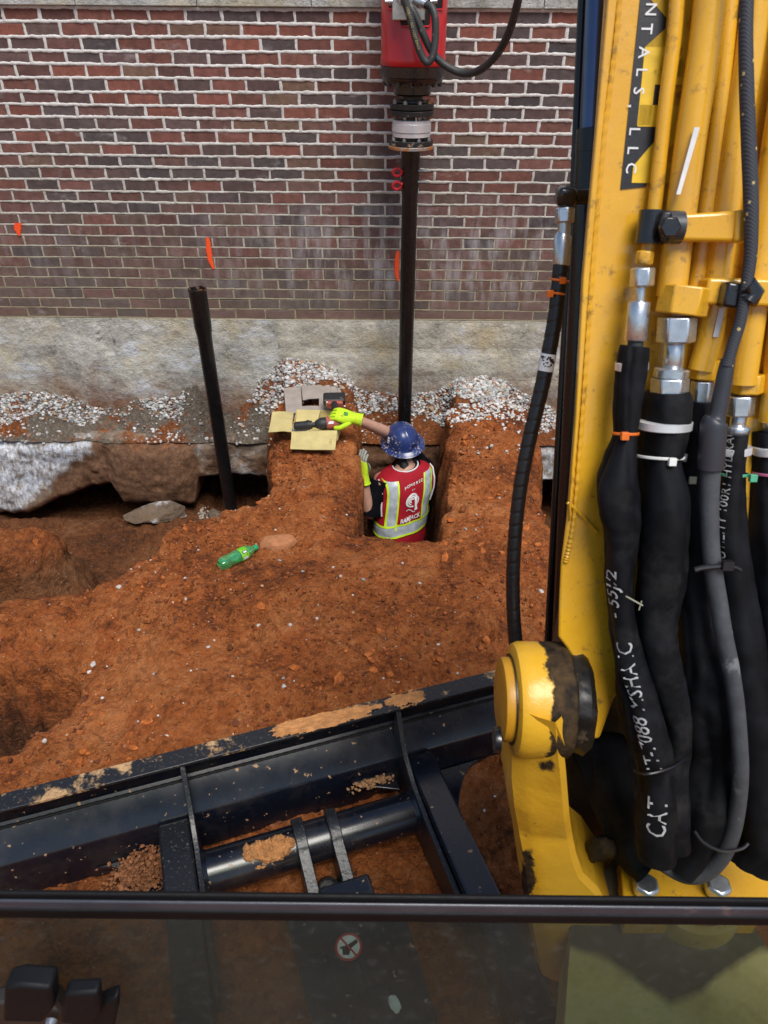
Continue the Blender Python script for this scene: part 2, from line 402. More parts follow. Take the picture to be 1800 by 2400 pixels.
def mat_grease_yellow():
    """yellow casting smeared black with old grease round the pivots"""
    m = M('greasy_yellow_casting'); a = m.noise(4, 5)
    c = m.ramp(a, (0.3, (0.58, 0.31, 0.018)), (0.7, (0.72, 0.40, 0.028)))
    d = m.n('VertexColor', layer_name='tint')
    k = m.ramp(m.math('ADD', d, m.math('MULTIPLY', m.math('SUBTRACT', m.noise(26, 8, rough=0.7), 0.5), 1.4)), (0.44, 0.0), (0.60, 1.0))
    c = m.mix(k, c, m.ramp(m.noise(50, 5), (0.35, (0.014, 0.011, 0.009)), (0.7, (0.075, 0.045, 0.020))))
    c = m.mix(m.ramp(m.noise(30, 9, rough=0.72), (0.64, 0.0), (0.72, 0.8)), c, (0.10, 0.055, 0.02))
    return m.fin(c, m.mix(k, (0.33, 0.33, 0.33), (0.8, 0.8, 0.8)), 0, m.bump(m.noise(45, 5), 0.25, 0.006), Specular_IOR_Level=m.rng(k, 0.0, 1.0, 0.5, 0.15))
MAT['grease_yellow'] = mat_grease_yellow()
def mat_blade():
    m = M('blade_black_paint'); fine = m.noise(160, 4); 
    scr = m.ramp(m.noise(1, 9, m.scaled(m.pos(), (120, 40, 90)), 0.75), (0.60, 0.0), (0.70, 0.5))
    c = m.mix(m.math('MULTIPLY', scr, 0.4), (0.004, 0.0055, 0.011), (0.12, 0.13, 0.15))
    dust = m.ramp(m.noise(5, 8, rough=0.7), (0.50, 0.0), (0.8, 0.20)); c = m.mix(dust, c, (0.16, 0.12, 0.09))
    spots = m.ramp(m.noise(48, 4, rough=0.5), (0.685, 0.0), (0.70, 0.8)); c = m.mix(spots, c, (0.42, 0.25, 0.13))
    r = m.math('ADD', m.math('MULTIPLY', m.noise(12, 5), 0.30), 0.13)
    return m.fin(c, m.mix(spots, r, (0.9, 0.9, 0.9)), 0, m.bump(fine, 0.06, 0.002), Specular_IOR_Level=0.5, Coat_Weight=0.35, Coat_Roughness=0.2)
MAT['blade'] = mat_blade()
def mat_muddy(name, amt):
    m = M(name); k = m.ramp(m.noise(6.5, 10, rough=0.74), (amt, 0.0), (amt + 0.05, 1.0))
    mud = m.ramp(m.noise(60, 6), (0.3, (0.30, 0.17, 0.075)), (0.7, (0.56, 0.36, 0.19)))
    c = m.mix(k, m.mix(m.ramp(m.noise(120, 5), (0.6, 0.0), (0.72, 0.5)), (0.012, 0.013, 0.016), (0.22, 0.20, 0.17)), mud)
    return m.fin(c, m.mix(k, (0.35, 0.35, 0.35), (0.95, 0.95, 0.95)), 0, m.bump(m.math('ADD', m.math('MULTIPLY', k, 0.5), m.math('MULTIPLY', m.noise(80, 5), 0.3)), 0.6, 0.008))
MAT['blade_mud'] = mat_muddy('blade_edge_with_dried_mud', 0.525)
MAT['blade_mud_lite'] = mat_muddy('blade_arm_with_dried_mud', 0.66)
MAT['mud'] = worn('dried_ochre_mud', (0.54, 0.245, 0.085), 0.95, dark=0.6, scale=40, bump=0.6, bscale=120)
MAT['black_paint'] = worn('black_paint', (0.010, 0.010, 0.012), 0.28, dark=0.7, scale=12, dirt=(0.16, 0.12, 0.09), dirt_amt=0.66, Coat_Weight=0.4, Coat_Roughness=0.15)
MAT['black_cyl'] = worn('black_cylinder_paint', (0.008, 0.008, 0.010), 0.24, dark=0.8, scale=6, bump=0.03)
MAT['pile'] = worn('black_pile_coating', (0.007, 0.007, 0.008), 0.30, dark=0.6, scale=18, dirt=(0.20, 0.105, 0.06), dirt_amt=0.73, bump=0.3, bscale=90)
MAT['rod'] = worn('chromed_rod', (0.10, 0.13, 0.22), 0.16, 0.9, dark=0.8, scale=10, bump=0.02)
MAT['red'] = worn('red_enamel', (0.50, 0.008, 0.014), 0.33, dark=0.85, scale=7, dirt=(0.62, 0.30, 0.28), dirt_amt=0.735, bump=0.05, Coat_Weight=0.3, Coat_Roughness=0.2)
MAT['zinc'] = worn('zinc_plated_steel', (0.66, 0.70, 0.74), 0.30, 0.9, dark=0.75, scale=60, bump=0.08)
MAT['alu'] = worn('machined_aluminium', (0.74, 0.76, 0.79), 0.32, 0.45, dark=0.85, scale=25, bump=0.04)
MAT['rust'] = worn('rusty_black_steel', (0.028, 0.026, 0.026), 0.45, 0.3, dark=0.7, scale=40, dirt=(0.33, 0.26, 0.19), dirt_amt=0.58, bump=0.4)
MAT['rust_edge'] = worn('rust_streaked_steel', (0.45, 0.43, 0.41), 0.45, 0.6, dark=0.7, scale=30, dirt=(0.34, 0.13, 0.035), dirt_amt=0.48, bump=0.3)
MAT['rubber'] = worn('hose_rubber', (0.035, 0.036, 0.036), 0.55, dark=0.75, scale=25, dirt=(0.17, 0.16, 0.14), dirt_amt=0.60, bump=0.15)
MAT['wrap'] = worn('plastic_spiral_wrap', (0.008, 0.008, 0.010), 0.33, dark=0.8, scale=20, bump=0.05)
MAT['grey_hose'] = worn('grey_dusty_hose', (0.070, 0.076, 0.086), 0.6, dark=0.7, scale=35, dirt=(0.16, 0.165, 0.17), dirt_amt=0.58, bump=0.3)
MAT['shrink'] = worn('heat_shrink_sleeve', (0.035, 0.038, 0.048), 0.42, dark=0.8, scale=12, bump=0.05)
def mat_sleeve():
    m = M('woven_nylon_sleeve'); 
    wv = m.n('TexWave', {'Vector': m.scaled(m.pos(), (1, 1, 1)), 'Scale': 260.0, 'Distortion': 0.6, 'Detail': 1.0}, bands_direction='Z')
    c = m.mix(m.ramp(m.noise(22, 5), (0.4, 0.0), (0.7, 1.0)), (0.004, 0.0045, 0.006), (0.010, 0.011, 0.015))
    c = m.mix(m.ramp(m.noise(9, 7, rough=0.7), (0.52, 0.0), (0.72, 0.6)), c, (0.038, 0.036, 0.034))
    return m.fin(c, 0.62, 0, m.bump(m.math('ADD', m.math('MULTIPLY', wv, 0.4), m.noise(18, 4)), 0.25, 0.006), Specular_IOR_Level=0.14)
MAT['sleeve'] = mat_sleeve()
def mat_cord():
    m = M('braided_cord'); wv = m.n('TexWave', {'Vector': m.pos(), 'Scale': 120.0, 'Distortion': 0.0}, bands_direction='DIAGONAL')
    vor = m.nt.nodes.new('ShaderNodeTexVoronoi'); m.set(vor.inputs['Vector'], m.pos()); vor.inputs['Scale'].default_value = 95
    sp = m.nt.nodes.new('ShaderNodeSeparateColor'); m.set(sp.inputs[0], vor.outputs['Color'])
    k = m.math('MULTIPLY', m.math('LESS_THAN', vor.outputs['Distance'], 0.22), m.math('GREATER_THAN', sp.outputs[0], 0.55))
    c = m.mix(k, m.mix(wv, (0.012, 0.014, 0.02), (0.05, 0.055, 0.07)), (0.42, 0.33, 0.14))
    return m.fin(c, 0.7, 0, m.bump(m.noise(300, 2), 0.3, 0.001))
MAT['cord'] = mat_cord()
def plain(name, col, rough=0.5, metal=0.0, **kw): return worn(name, col, rough, metal, dark=0.8, scale=40, bump=0.08, **kw)
MAT['orange_tie'] = plain('orange_nylon', (0.75, 0.16, 0.015), 0.4)
MAT['white_tie'] = plain('white_nylon', (0.75, 0.77, 0.74), 0.4)
MAT['green_tie'] = plain('green_nylon', (0.09, 0.42, 0.25), 0.4)
MAT['pink_tie'] = plain('pink_nylon', (0.50, 0.14, 0.26), 0.4)
MAT['cream_tie'] = plain('cream_nylon', (0.62, 0.58, 0.40), 0.4)
MAT['black_tie'] = plain('black_nylon', (0.012, 0.012, 0.016), 0.4)
MAT['white_ink'] = plain('white_print', (0.74, 0.75, 0.76), 0.6)
MAT['faded_ink'] = worn('faded_white_print', (0.55, 0.56, 0.57), 0.7, dark=0.6, scale=50, dirt=(0.02, 0.02, 0.024), dirt_amt=0.67)
MAT['black_vinyl'] = plain('black_vinyl', (0.012, 0.012, 0.015), 0.4)
MAT['yellow_vinyl'] = plain('yellow_vinyl', (0.78, 0.50, 0.015), 0.4)
def mat_spray():
    m = M('orange_marking_paint'); d = m.n('VertexColor', layer_name='tint')
    k = m.ramp(m.math('ADD', d, m.math('MULTIPLY', m.math('SUBTRACT', m.noise(130, 6, rough=0.7), 0.5), 1.3)), (0.28, 0.0), (0.55, 1.0))
    return m.fin((0.88, 0.085, 0.012), 0.8, 0, m.bump(m.noise(150, 4), 0.5, 0.003), Alpha=k)
MAT['orange_paint'] = mat_spray()
MAT['label_white'] = plain('white_label', (0.70, 0.72, 0.74), 0.5)
MAT['grease'] = worn('black_grease', (0.012, 0.010, 0.008), 0.42, dark=0.6, scale=30, dirt=(0.07, 0.045, 0.02), dirt_amt=0.56, bump=0.4, bscale=60)
MAT['red_pin'] = plain('red_dipped_pin', (0.42, 0.012, 0.02), 0.35)
MAT['steel'] = worn('bare_steel', (0.30, 0.30, 0.30), 0.4, 0.8, dark=0.6, scale=50, bump=0.2)
MAT['frame_black'] = worn('window_frame_rubber', (0.005, 0.005, 0.006), 0.6, dark=0.7, scale=30, dirt=(0.10, 0.08, 0.06), dirt_amt=0.70, bump=0.2, Specular_IOR_Level=0.2)
MAT['frame_grey'] = worn('window_frame_seal', (0.050, 0.054, 0.070), 0.32, dark=0.65, scale=14, dirt=(0.16, 0.10, 0.08), dirt_amt=0.62, bump=0.1)
# ------------------------------------------------------------------ the ground: dug clay in front of the wall
WALL_Y, FOOT_Y = 4.95, 4.70
def poly_sd(X, Y, poly):
    """signed distance to a polygon, positive inside"""
    d = np.full(X.shape, 1e9); ins = np.zeros(X.shape, bool); n = len(poly)
    for i in range(n):
        ax, ay = poly[i]; bx, by = poly[(i + 1) % n]
        ex, ey = bx - ax, by - ay; wx, wy = X - ax, Y - ay
        t = np.clip((wx * ex + wy * ey) / (ex * ex + ey * ey), 0, 1)
        d = np.minimum(d, (wx - ex * t) ** 2 + (wy - ey * t) ** 2)
        c = ((ay <= Y) & (by > Y) & (ex * wy > ey * wx)) | ((ay > Y) & (by <= Y) & (ex * wy < ey * wx))
        ins ^= c
    d = np.sqrt(d); return np.where(ins, d, -d)
RIM = [(-0.66, 3.36), (-0.82, 3.30), (-1.02, 3.17), (-1.10, 2.95), (-1.27, 2.74), (-1.5, 2.63), (-1.78, 2.55), (-3.2, 2.4)]
VALLEY = RIM + [(-3.2, 5.6), (-0.78, 5.6), (-0.76, 4.5), (-0.68, 4.0), (-0.63, 3.65)]
PIT = [(-0.155, 3.13), (0.05, 3.10), (0.30, 3.13), (0.37, 3.5), (0.43, 4.2), (0.46, 5.6), (-0.20, 5.6), (-0.185, 4.3), (-0.175, 3.7)]
PIT_R = [(0.90, 3.28), (1.5, 3.1), (1.7, 5.6), (0.99, 5.6), (0.97, 4.4), (0.92, 3.7)]
PIT_L = [(-3.2, 2.28), (-1.66, 2.25), (-1.36, 2.22), (-1.21, 2.12), (-1.23, 1.98), (-1.32, 1.84), (-1.48, 1.66), (-3.2, 1.45)]
def soil_height(X, Y):
    wx = fbm(X, Y, 0, 3.0, 4, 5) * 0.06 + fbm(X, Y, 2, 12.0, 4, 6) * 0.035; wy = fbm(X, Y, 9, 3.0, 4, 8) * 0.06 + fbm(X, Y, 7, 12.0, 4, 9) * 0.035
    Xw, Yw = X + wx, Y + wy
    z = 0.05 * fbm(X, Y, 3, 1.1, 4, 21) + 0.05 * fbm(X, Y, 5, 3.5, 4, 22) + 0.02 * fbm(X, Y, 5, 9, 3, 24)
    z = z + 0.09 * np.exp(-((X + 0.1) ** 2 / 0.9 + (Y - 2.55) ** 2 / 0.22))
    z = z - 0.06 * sstep(2.0, 1.4, Y)
    # ridges rise a little toward the wall
    z = z - 0.22 * sstep(4.68, 4.76, Y)
    v = poly_sd(Xw, Yw, VALLEY); p = poly_sd(X + wx * 0.75, Y + wy * 0.75, PIT); r = poly_sd(Xw, Yw, PIT_R); l = poly_sd(Xw, Yw, PIT_L)
    rnd = lambda s, w, a: -a * np.exp(np.minimum(s, 0) / w)
    z = z + rnd(v, 0.05, 0.035) + rnd(p, 0.085, 0.075) + rnd(r, 0.10, 0.10) + rnd(l, 0.18, 0.10)
    # floors
    fv = -0.98 + 0.06 * fbm(X, Y, 1, 2.2, 4, 31) - 0.16 * sstep(4.5, 4.9, Y) * sstep(-1.75, -2.05, X) - 0.10 * sstep(4.55, 4.9, Y) * sstep(-1.45, -1.3, X)
    md = np.sqrt(((X + 2.55) / 1.16) ** 2 + ((Y - 3.36) / 0.45) ** 2) + 0.20 * fbm(X, Y, 2, 2.6, 4, 33)
    fv = fv + 0.74 * (1 - sstep(0.45, 1.02, md)) + 0.05 * np.exp(-((X + 1.55) ** 2 / 0.1 + (Y - 4.5) ** 2 / 0.05))
    steep = np.where(X > -0.72, 0.08, 0.12)
    mv = sstep(0.0, 1.0, v / steep)
    z = z * (1 - mv) + fv * mv
    mp = sstep(0.0, 1.0, p / np.where(X > 0.15, 0.13, 0.075)); z = z * (1 - mp) + (-1.55 + 0.05 * fbm(X, Y, 4, 4, 3, 41)) * mp
    mr = sstep(0.0, 0.09, r); z = z * (1 - mr) + (-1.12 + 0.05 * fbm(X, Y, 6, 4, 3, 43)) * mr
    ml = sstep(0.0, 0.19, l); z = z * (1 - ml) + (-0.95 + 0.06 * fbm(X, Y, 7, 3, 3, 45)) * ml
    # under the building and away from the dig the ground is level
    return z
def axis(lo, a, b, hi, step, coarse):
    return np.concatenate([lo + (a - lo) * np.linspace(0, 1, coarse, endpoint=False) ** 0.35, np.arange(a, b, step), b + (hi - b) * np.linspace(0, 1, coarse) ** 3])
gx = axis(-40, -2.95, 1.75, 40, 0.0105, 14); gy = axis(-40, 0.35, 5.35, 8.0, 0.0105, 14)
GX, GY = np.meshgrid(gx, gy)
GZ = soil_height(GX, GY)
inner = (GX > -3.1) & (GX < 1.8) & (GY > 0.3) & (GY < 5.4)
GZ = np.where(GY > 5.36, np.where(GY > 5.5, -0.4, GZ), GZ)
P = np.stack([GX, GY, GZ], 2)
nrm = np.stack([-np.gradient(GZ, axis=1) / np.gradient(GX, axis=1), -np.gradient(GZ, axis=0) / np.gradient(GY, axis=0), np.ones_like(GZ)], 2)
nrm /= np.linalg.norm(nrm, axis=2, keepdims=True)
clump = fbm(GX, GY, GZ, 9, 4, 61, 0.55); ridge = 1 - np.abs(fbm(GX, GY, GZ, 16, 4, 63, 0.6)) * 2
fine = fbm(GX, GY, GZ, 42, 3, 62, 0.6)
rough_here = 0.55 + 0.45 * sstep(-0.2, 0.3, fbm(GX, GY, 0, 1.6, 3, 67))
flat = sstep(0.25, 0.8, nrm[..., 2])
disp = (0.024 * clump + 0.017 * (ridge - 0.5) * (0.35 + 0.65 * flat) + 0.014 * fine * (0.5 + 0.5 * flat)) * rough_here
steepm = sstep(0.55, 0.2, nrm[..., 2])
scrape = fbm(GX * 13, GY * 13, GZ * 1.5, 1.0, 3, 69, 0.6)
slab = np.floor(fbm(GX, GY, GZ, 5, 3, 70) * 4) / 4
teeth = np.sin((GX * 0.93 + GY * 0.37 + 0.03 * fbm(GX, GY, 0, 4, 3, 73)) * 62) * sstep(0.12, 0.35, fbm(GX, GY, 3, 1.3, 3, 74)) * flat
prints = -np.abs(fbm(GX, GY, 8, 6.5, 3, 76)) * sstep(0.05, 0.3, fbm(GX, GY, 9, 2.2, 2, 78)) * flat
disp = disp + 0.010 * teeth + 0.035 * prints + steepm * (0.016 * scrape + 0.030 * slab)
P = P + nrm * np.where(inner, disp, 0)[..., None]
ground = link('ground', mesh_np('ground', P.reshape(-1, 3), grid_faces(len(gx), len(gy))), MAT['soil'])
tag(ground, 'red brown clay ground dug into trenches and ridges before the wall', kind='structure')
GROUND_Z = P[..., 2]
def gz(x, y):
    """height of the finished ground"""
    i = int(np.clip(np.searchsorted(gx, x) - 1, 0, len(gx) - 2)); j = int(np.clip(np.searchsorted(gy, y) - 1, 0, len(gy) - 2))
    a = (x - gx[i]) / (gx[i+1] - gx[i]); b = (y - gy[j]) / (gy[j+1] - gy[j])
    return float(GROUND_Z[j, i] * (1-a) * (1-b) + GROUND_Z[j, i+1] * a * (1-b) + GROUND_Z[j+1, i] * (1-a) * b + GROUND_Z[j+1, i+1] * a * b)
def on_ground(u, v, lift=0.0):
    """where the ray through a photo point meets the ground"""
    d = ray(u, v); t = 1.0
    while t < 7:
        p = CAMP + d * t
        if p.z < gz(p.x, p.y): break
        t += 0.01
    return CAMP + d * t + Vector((0, 0, lift))

# bank of backfill that still lies on the footing ledge against the wall
TOPLINE = [(-40, 850), (0, 848), (50, 832), (110, 838), (160, 852), (210, 872), (255, 868), (300, 848), (350, 838), (385, 838), (402, 812), (425, 815), (445, 855), (500, 885),
           (545, 850), (558, 800), (600, 778), (650, 772), (700, 785), (745, 812), (775, 838), (830, 848), (890, 850), (940, 838), (990, 818), (1050, 812), (1110, 830), (1150, 858), (1200, 885), (1300, 880)]
_tp = [at_y(u, v, WALL_Y) for u, v in TOPLINE]
TX = np.array([-3.3] + [p.x for p in _tp] + [2.6]); TZ = np.array([_tp[0].z] + [p.z for p in _tp] + [_tp[-1].z])
def bank_height(X, Y):
    top = np.interp(X, TX, TZ)
    k = np.clip((WALL_Y - Y) / (WALL_Y - 4.70), 0, 1.3)
    ridge = np.maximum(sstep(-0.80, -0.68, X) * sstep(-0.17, -0.24, X), sstep(0.42, 0.50, X) * sstep(0.93, 0.84, X))
    low = -0.36 * (1 - ridge) + (0.01) * ridge
    z = top * (1 - k) + low * k - 0.05 * np.sin(np.clip(k, 0, 1) * math.pi) * (1 - ridge)
    return z + 0.02 * fbm(X, Y, 0, 5, 4, 71) + 0.012 * fbm(X, Y, z, 22, 3, 72)
bx_ = np.arange(-3.2, 2.2, 0.011); by_ = np.arange(4.615, 4.985, 0.011)
BX, BY = np.meshgrid(bx_, by_); BZ = bank_height(BX, BY)
onr = np.maximum(sstep(-0.80, -0.68, BX) * sstep(-0.17, -0.24, BX), sstep(0.42, 0.50, BX) * sstep(0.93, 0.84, BX))
edge = sstep(4.66, 4.625, BY); BZ = BZ - 0.25 * edge * onr
BY = np.where(onr > 0.5, BY, np.maximum(BY, 4.70 + 0.035 * fbm(BX, 0, 0, 6, 4, 77)))
BZ = np.where((onr <= 0.5) & (BY < 4.72), np.maximum(BZ, -0.36), BZ)
bank = link('soil_bank', mesh_np('soil_bank', np.stack([BX, BY + 0.012 * fbm(BX, BZ, BY, 12, 3, 75), BZ], 2).reshape(-1, 3), grid_faces(len(bx_), len(by_))), MAT['bank'])
tag(bank, 'clay and gravel backfill left lying against the foundation wall', kind='structure')

# ------------------------------------------------------------------ loose stones: unit shapes, scattered
rng = np.random.default_rng(7)
def ico():
    t = (1 + 5 ** 0.5) / 2
    v = np.array([(-1,t,0),(1,t,0),(-1,-t,0),(1,-t,0),(0,-1,t),(0,1,t),(0,-1,-t),(0,1,-t),(t,0,-1),(t,0,1),(-t,0,-1),(-t,0,1)], float)
    v /= np.linalg.norm(v[0])
    f = np.array([(0,11,5),(0,5,1),(0,1,7),(0,7,10),(0,10,11),(1,5,9),(5,11,4),(11,10,2),(10,7,6),(7,1,8),(3,9,4),(3,4,2),(3,2,6),(3,6,8),(3,8,9),(4,9,5),(2,4,11),(6,2,10),(8,6,7),(9,8,1)])
    return v, f
ICO_V, ICO_F = ico()
def scatter_mesh(name, pts, sizes, cols, mat, squash=(1, 1, 0.7), jag=0.3, smooth=False):
    n = len(pts); V = np.repeat(ICO_V[None], n, 0) * (1 + rng.uniform(-jag, jag, (n, 12, 1)))
    V = V * (np.array(squash) * rng.uniform(0.75, 1.3, (n, 3)))[:, None, :]
    a = rng.uniform(0, 6.283, n); b = rng.uniform(-0.5, 0.5, n)
    ca, sa, cb, sb = np.cos(a), np.sin(a), np.cos(b), np.sin(b)
    R = np.zeros((n, 3, 3)); R[:, 0, 0] = ca; R[:, 0, 1] = -sa * cb; R[:, 0, 2] = sa * sb; R[:, 1, 0] = sa; R[:, 1, 1] = ca * cb; R[:, 1, 2] = -ca * sb; R[:, 2, 1] = sb; R[:, 2, 2] = cb
    V = np.einsum('nij,nkj->nki', R, V) * np.asarray(sizes)[:, None, None] + np.asarray(pts)[:, None, :]
    F = (ICO_F[None] + (np.arange(n) * 12)[:, None, None]).reshape(-1, 3)
    C = np.repeat(np.concatenate([cols, np.ones((n, 1))], 1)[:, None], 12, 1).reshape(-1, 4)
    return link(name, mesh_np(name, V.reshape(-1, 3), F, smooth, C), mat)
# crushed white stone along the wall
def gravel_density(X, Y):
    k = (WALL_Y - Y) / (WALL_Y - 4.70)
    u = np.array([project((x, WALL_Y, 0))[0] for x in (-2.6, 1.6)])
    d = np.ones_like(X)
    lim = np.interp(X, [-3.0, -2.3, -2.05, -1.98, -1.75, -1.62, -1.48, -1.40, -1.2, -1.0, -0.9, -0.72, -0.45, -0.25, -0.1, 0.3, 0.45, 0.6, 0.9, 1.05, 1.3],
                       [0.50, 0.50, 0.22, 0.08, 0.18, 0.36, 0.32, 0.0, 0.0, 0.05, 0.35, 0.80, 0.5, 0.40, 0.28, 0.28, 0.60, 1.2, 1.2, 0.6, 0.3])
    return (k < lim + 0.22 * fbm(X, Y, 0, 6, 3, 81)).astype(float)
gpx = rng.uniform(-2.9, 1.9, 24000); gpy = 4.955 - 0.30 * rng.random(24000) ** 1.2
gonr = np.maximum((gpx > -0.78) & (gpx < -0.2), (gpx > 0.46) & (gpx < 0.92))
keep = ((gravel_density(gpx, gpy) > 0.5) & ((gpy > 4.70) | gonr)) | ((gpy > 4.70) & (rng.random(24000) > 0.90) & (fbm(gpx, gpy, 0, 4, 3, 88) > -0.1))
gpx, gpy = gpx[keep], gpy[keep]
gzz = np.where(gpy > 4.615, bank_height(gpx, gpy), 0) + rng.uniform(-0.008, 0.006, len(gpx))
sz = 0.0042 + 0.0120 * rng.random(len(gpx)) ** 2.2 * (1 + 0.5 * (rng.random(len(gpx)) > 0.9))
tone = rng.uniform(0.26, 0.66, (len(gpx), 1)); cols = tone * np.array([[1.0, 0.985, 0.955]]) + rng.uniform(-0.02, 0.02, (len(gpx), 3))
grey = rng.random(len(gpx)) > 0.86; cols[grey] *= 0.55
dirty = rng.random(len(gpx)) > 0.84; cols[dirty] = cols[dirty] * np.array([0.75, 0.48, 0.32])
ex_x = np.concatenate([rng.uniform(0.40, 0.99, 900), rng.uniform(-0.80, -0.20, 260), rng.uniform(0.0, 0.9, 60)]); ex_y = np.concatenate([4.76 - 0.34 * rng.random(900) ** 1.6, 4.76 - 0.20 * rng.random(260) ** 2, rng.uniform(3.9, 4.6, 60)])
ei = np.clip(np.searchsorted(gx, ex_x), 1, len(gx) - 1); ej = np.clip(np.searchsorted(gy, ex_y), 1, len(gy) - 1)
eok = (nrm[ej, ei, 2] > 0.7) & (GROUND_Z[ej, ei] > -0.3); ex_x, ex_y, ei, ej = ex_x[eok], ex_y[eok], ei[eok], ej[eok]
gpx = np.concatenate([gpx, ex_x]); gpy = np.concatenate([gpy, ex_y]); gzz = np.concatenate([gzz, GROUND_Z[ej, ei] + 0.003])
es = 0.0055 + 0.010 * rng.random(len(ex_x)) ** 1.8; sz = np.concatenate([sz, es]); cols = np.concatenate([cols, rng.uniform(0.35, 0.75, (len(ex_x), 1)) * np.array([[1.0, 0.97, 0.92]])])
gravel = scatter_mesh('gravel', np.stack([gpx, gpy, gzz], 1), sz, np.clip(cols, 0.03, 0.9), MAT['gravel'], jag=0.22)
tag(gravel, 'crushed white gravel banked along the foundation wall', 'gravel', kind='stuff')
# clay crumbs on the dug ground
def samp(n, x0, x1, y0, y1):
    x = rng.uniform(x0, x1, n); y = rng.uniform(y0, y1, n); return x, y
cx_, cy_ = samp(60000, -2.6, 1.4, 1.2, 4.65)
dens = sstep(-0.15, 0.45, fbm(cx_, cy_, 0, 2.4, 4, 91)) * 0.8 + 0.12
k = rng.random(len(cx_)) < dens
cx_, cy_ = cx_[k], cy_[k]
ii = np.clip(np.searchsorted(gx, cx_), 1, len(gx) - 1); jj = np.clip(np.searchsorted(gy, cy_), 1, len(gy) - 1)
ok = (nrm[jj, ii, 2] > 0.72) & ((GROUND_Z[jj, ii] > -0.14) | (rng.random(len(cx_)) > 0.93)); cx_, cy_, ii, jj = cx_[ok], cy_[ok], ii[ok], jj[ok]
cs = 0.0020 + 0.0085 * rng.random(len(cx_)) ** 4.5
cs = np.where(rng.random(len(cs)) > 0.996, cs + 0.010, cs)
cc = np.array(CLAY)[None] * rng.uniform(0.22, 0.80, (len(cx_), 1)) + rng.uniform(0, 0.012, (len(cx_), 3))
crumbs = scatter_mesh('clay_crumbs', np.stack([cx_, cy_, GROUND_Z[jj, ii] + cs * 0.3], 1), cs, cc, mat_tint('clay_crumb', 0.95, 0.4), squash=(1, 1, 0.75))
tag(crumbs, 'loose crumbs of red clay strewn over the dug ground', 'crumbs', kind='stuff')
# broken clods, larger than the crumbs, lying in drifts
kx, ky = samp(5200, -2.4, 1.3, 1.6, 4.5)
kd = sstep(0.0, 0.5, fbm(kx, ky, 4, 1.9, 3, 95)); kk_ = rng.random(len(kx)) < kd * 0.5 + 0.02; kx, ky = kx[kk_], ky[kk_]
ii = np.clip(np.searchsorted(gx, kx), 1, len(gx) - 1); jj = np.clip(np.searchsorted(gy, ky), 1, len(gy) - 1)
ok = (nrm[jj, ii, 2] > 0.7) & (GROUND_Z[jj, ii] > -0.5); kx, ky, ii, jj = kx[ok], ky[ok], ii[ok], jj[ok]
ks = 0.006 + 0.020 * rng.random(len(kx)) ** 4
clods = scatter_mesh('clay_clods', np.stack([kx, ky, GROUND_Z[jj, ii] + ks * 0.15], 1), ks, np.array(CLAY)[None] * rng.uniform(0.5, 0.9, (len(kx), 1)), MAT['clod'], squash=(1, 1, 0.7), jag=0.35)
tag(clods, 'broken lumps of red clay lying in drifts on the mound', 'clods', kind='stuff')
# stray pebbles on the clay
px_, py_ = samp(1500, -2.4, 1.3, 1.5, 4.6)
ii = np.clip(np.searchsorted(gx, px_), 1, len(gx) - 1); jj = np.clip(np.searchsorted(gy, py_), 1, len(gy) - 1)
ok = (nrm[jj, ii, 2] > 0.6) & ((GROUND_Z[jj, ii] > -0.14) | (rng.random(len(px_)) > 0.85)); px_, py_, ii, jj = px_[ok], py_[ok], ii[ok], jj[ok]
ps = 0.0018 + 0.0075 * rng.random(len(px_)) ** 5
pc = rng.uniform(0.28, 0.66, (len(px_), 1)) * np.where(rng.random((len(px_), 1)) > 0.35, np.array([[1, 0.95, 0.88]]), np.array([[1.0, 0.55, 0.32]]))
pebbles = scatter_mesh('pebbles', np.stack([px_, py_, GROUND_Z[jj, ii] + ps * 0.35], 1), ps, pc, MAT['gravel'])
tag(pebbles, 'small pale pebbles pressed into the red clay', 'pebbles', kind='stuff')

# ------------------------------------------------------------------ brick wall
BRICK_L, BRICK_H, PITCH_X, PITCH_Z, BZ0, NCOURSE = 0.1935, 0.0572, 0.2032, 0.0677, 0.474, 26
brick_wall = thing('brick_wall', (0, WALL_Y, BZ0), 'weathered red and charcoal brick wall with rough white mortar', 'brick wall')
XL, XR = -3.15, 2.9
core = G().box(((XL + XR) / 2, WALL_Y + 0.0065 + 0.15, (BZ0 + 5.0) / 2 - 0.005), (XR - XL, 0.30, 5.0 - BZ0 + 0.01))
core.build('mortar_backing', MAT['mortar'], brick_wall, smooth=False)
rr = random.Random(11)
PAL = [((0.172, 0.061, 0.044), 10), ((0.146, 0.060, 0.046), 9), ((0.120, 0.060, 0.051), 9), ((0.096, 0.062, 0.058), 7), ((0.074, 0.057, 0.056), 6), ((0.125, 0.074, 0.052), 3), ((0.058, 0.050, 0.051), 2)]
PAL = [(tuple(1.22 * q for q in c), w) for c, w in PAL]
PW = [w for _, w in PAL]
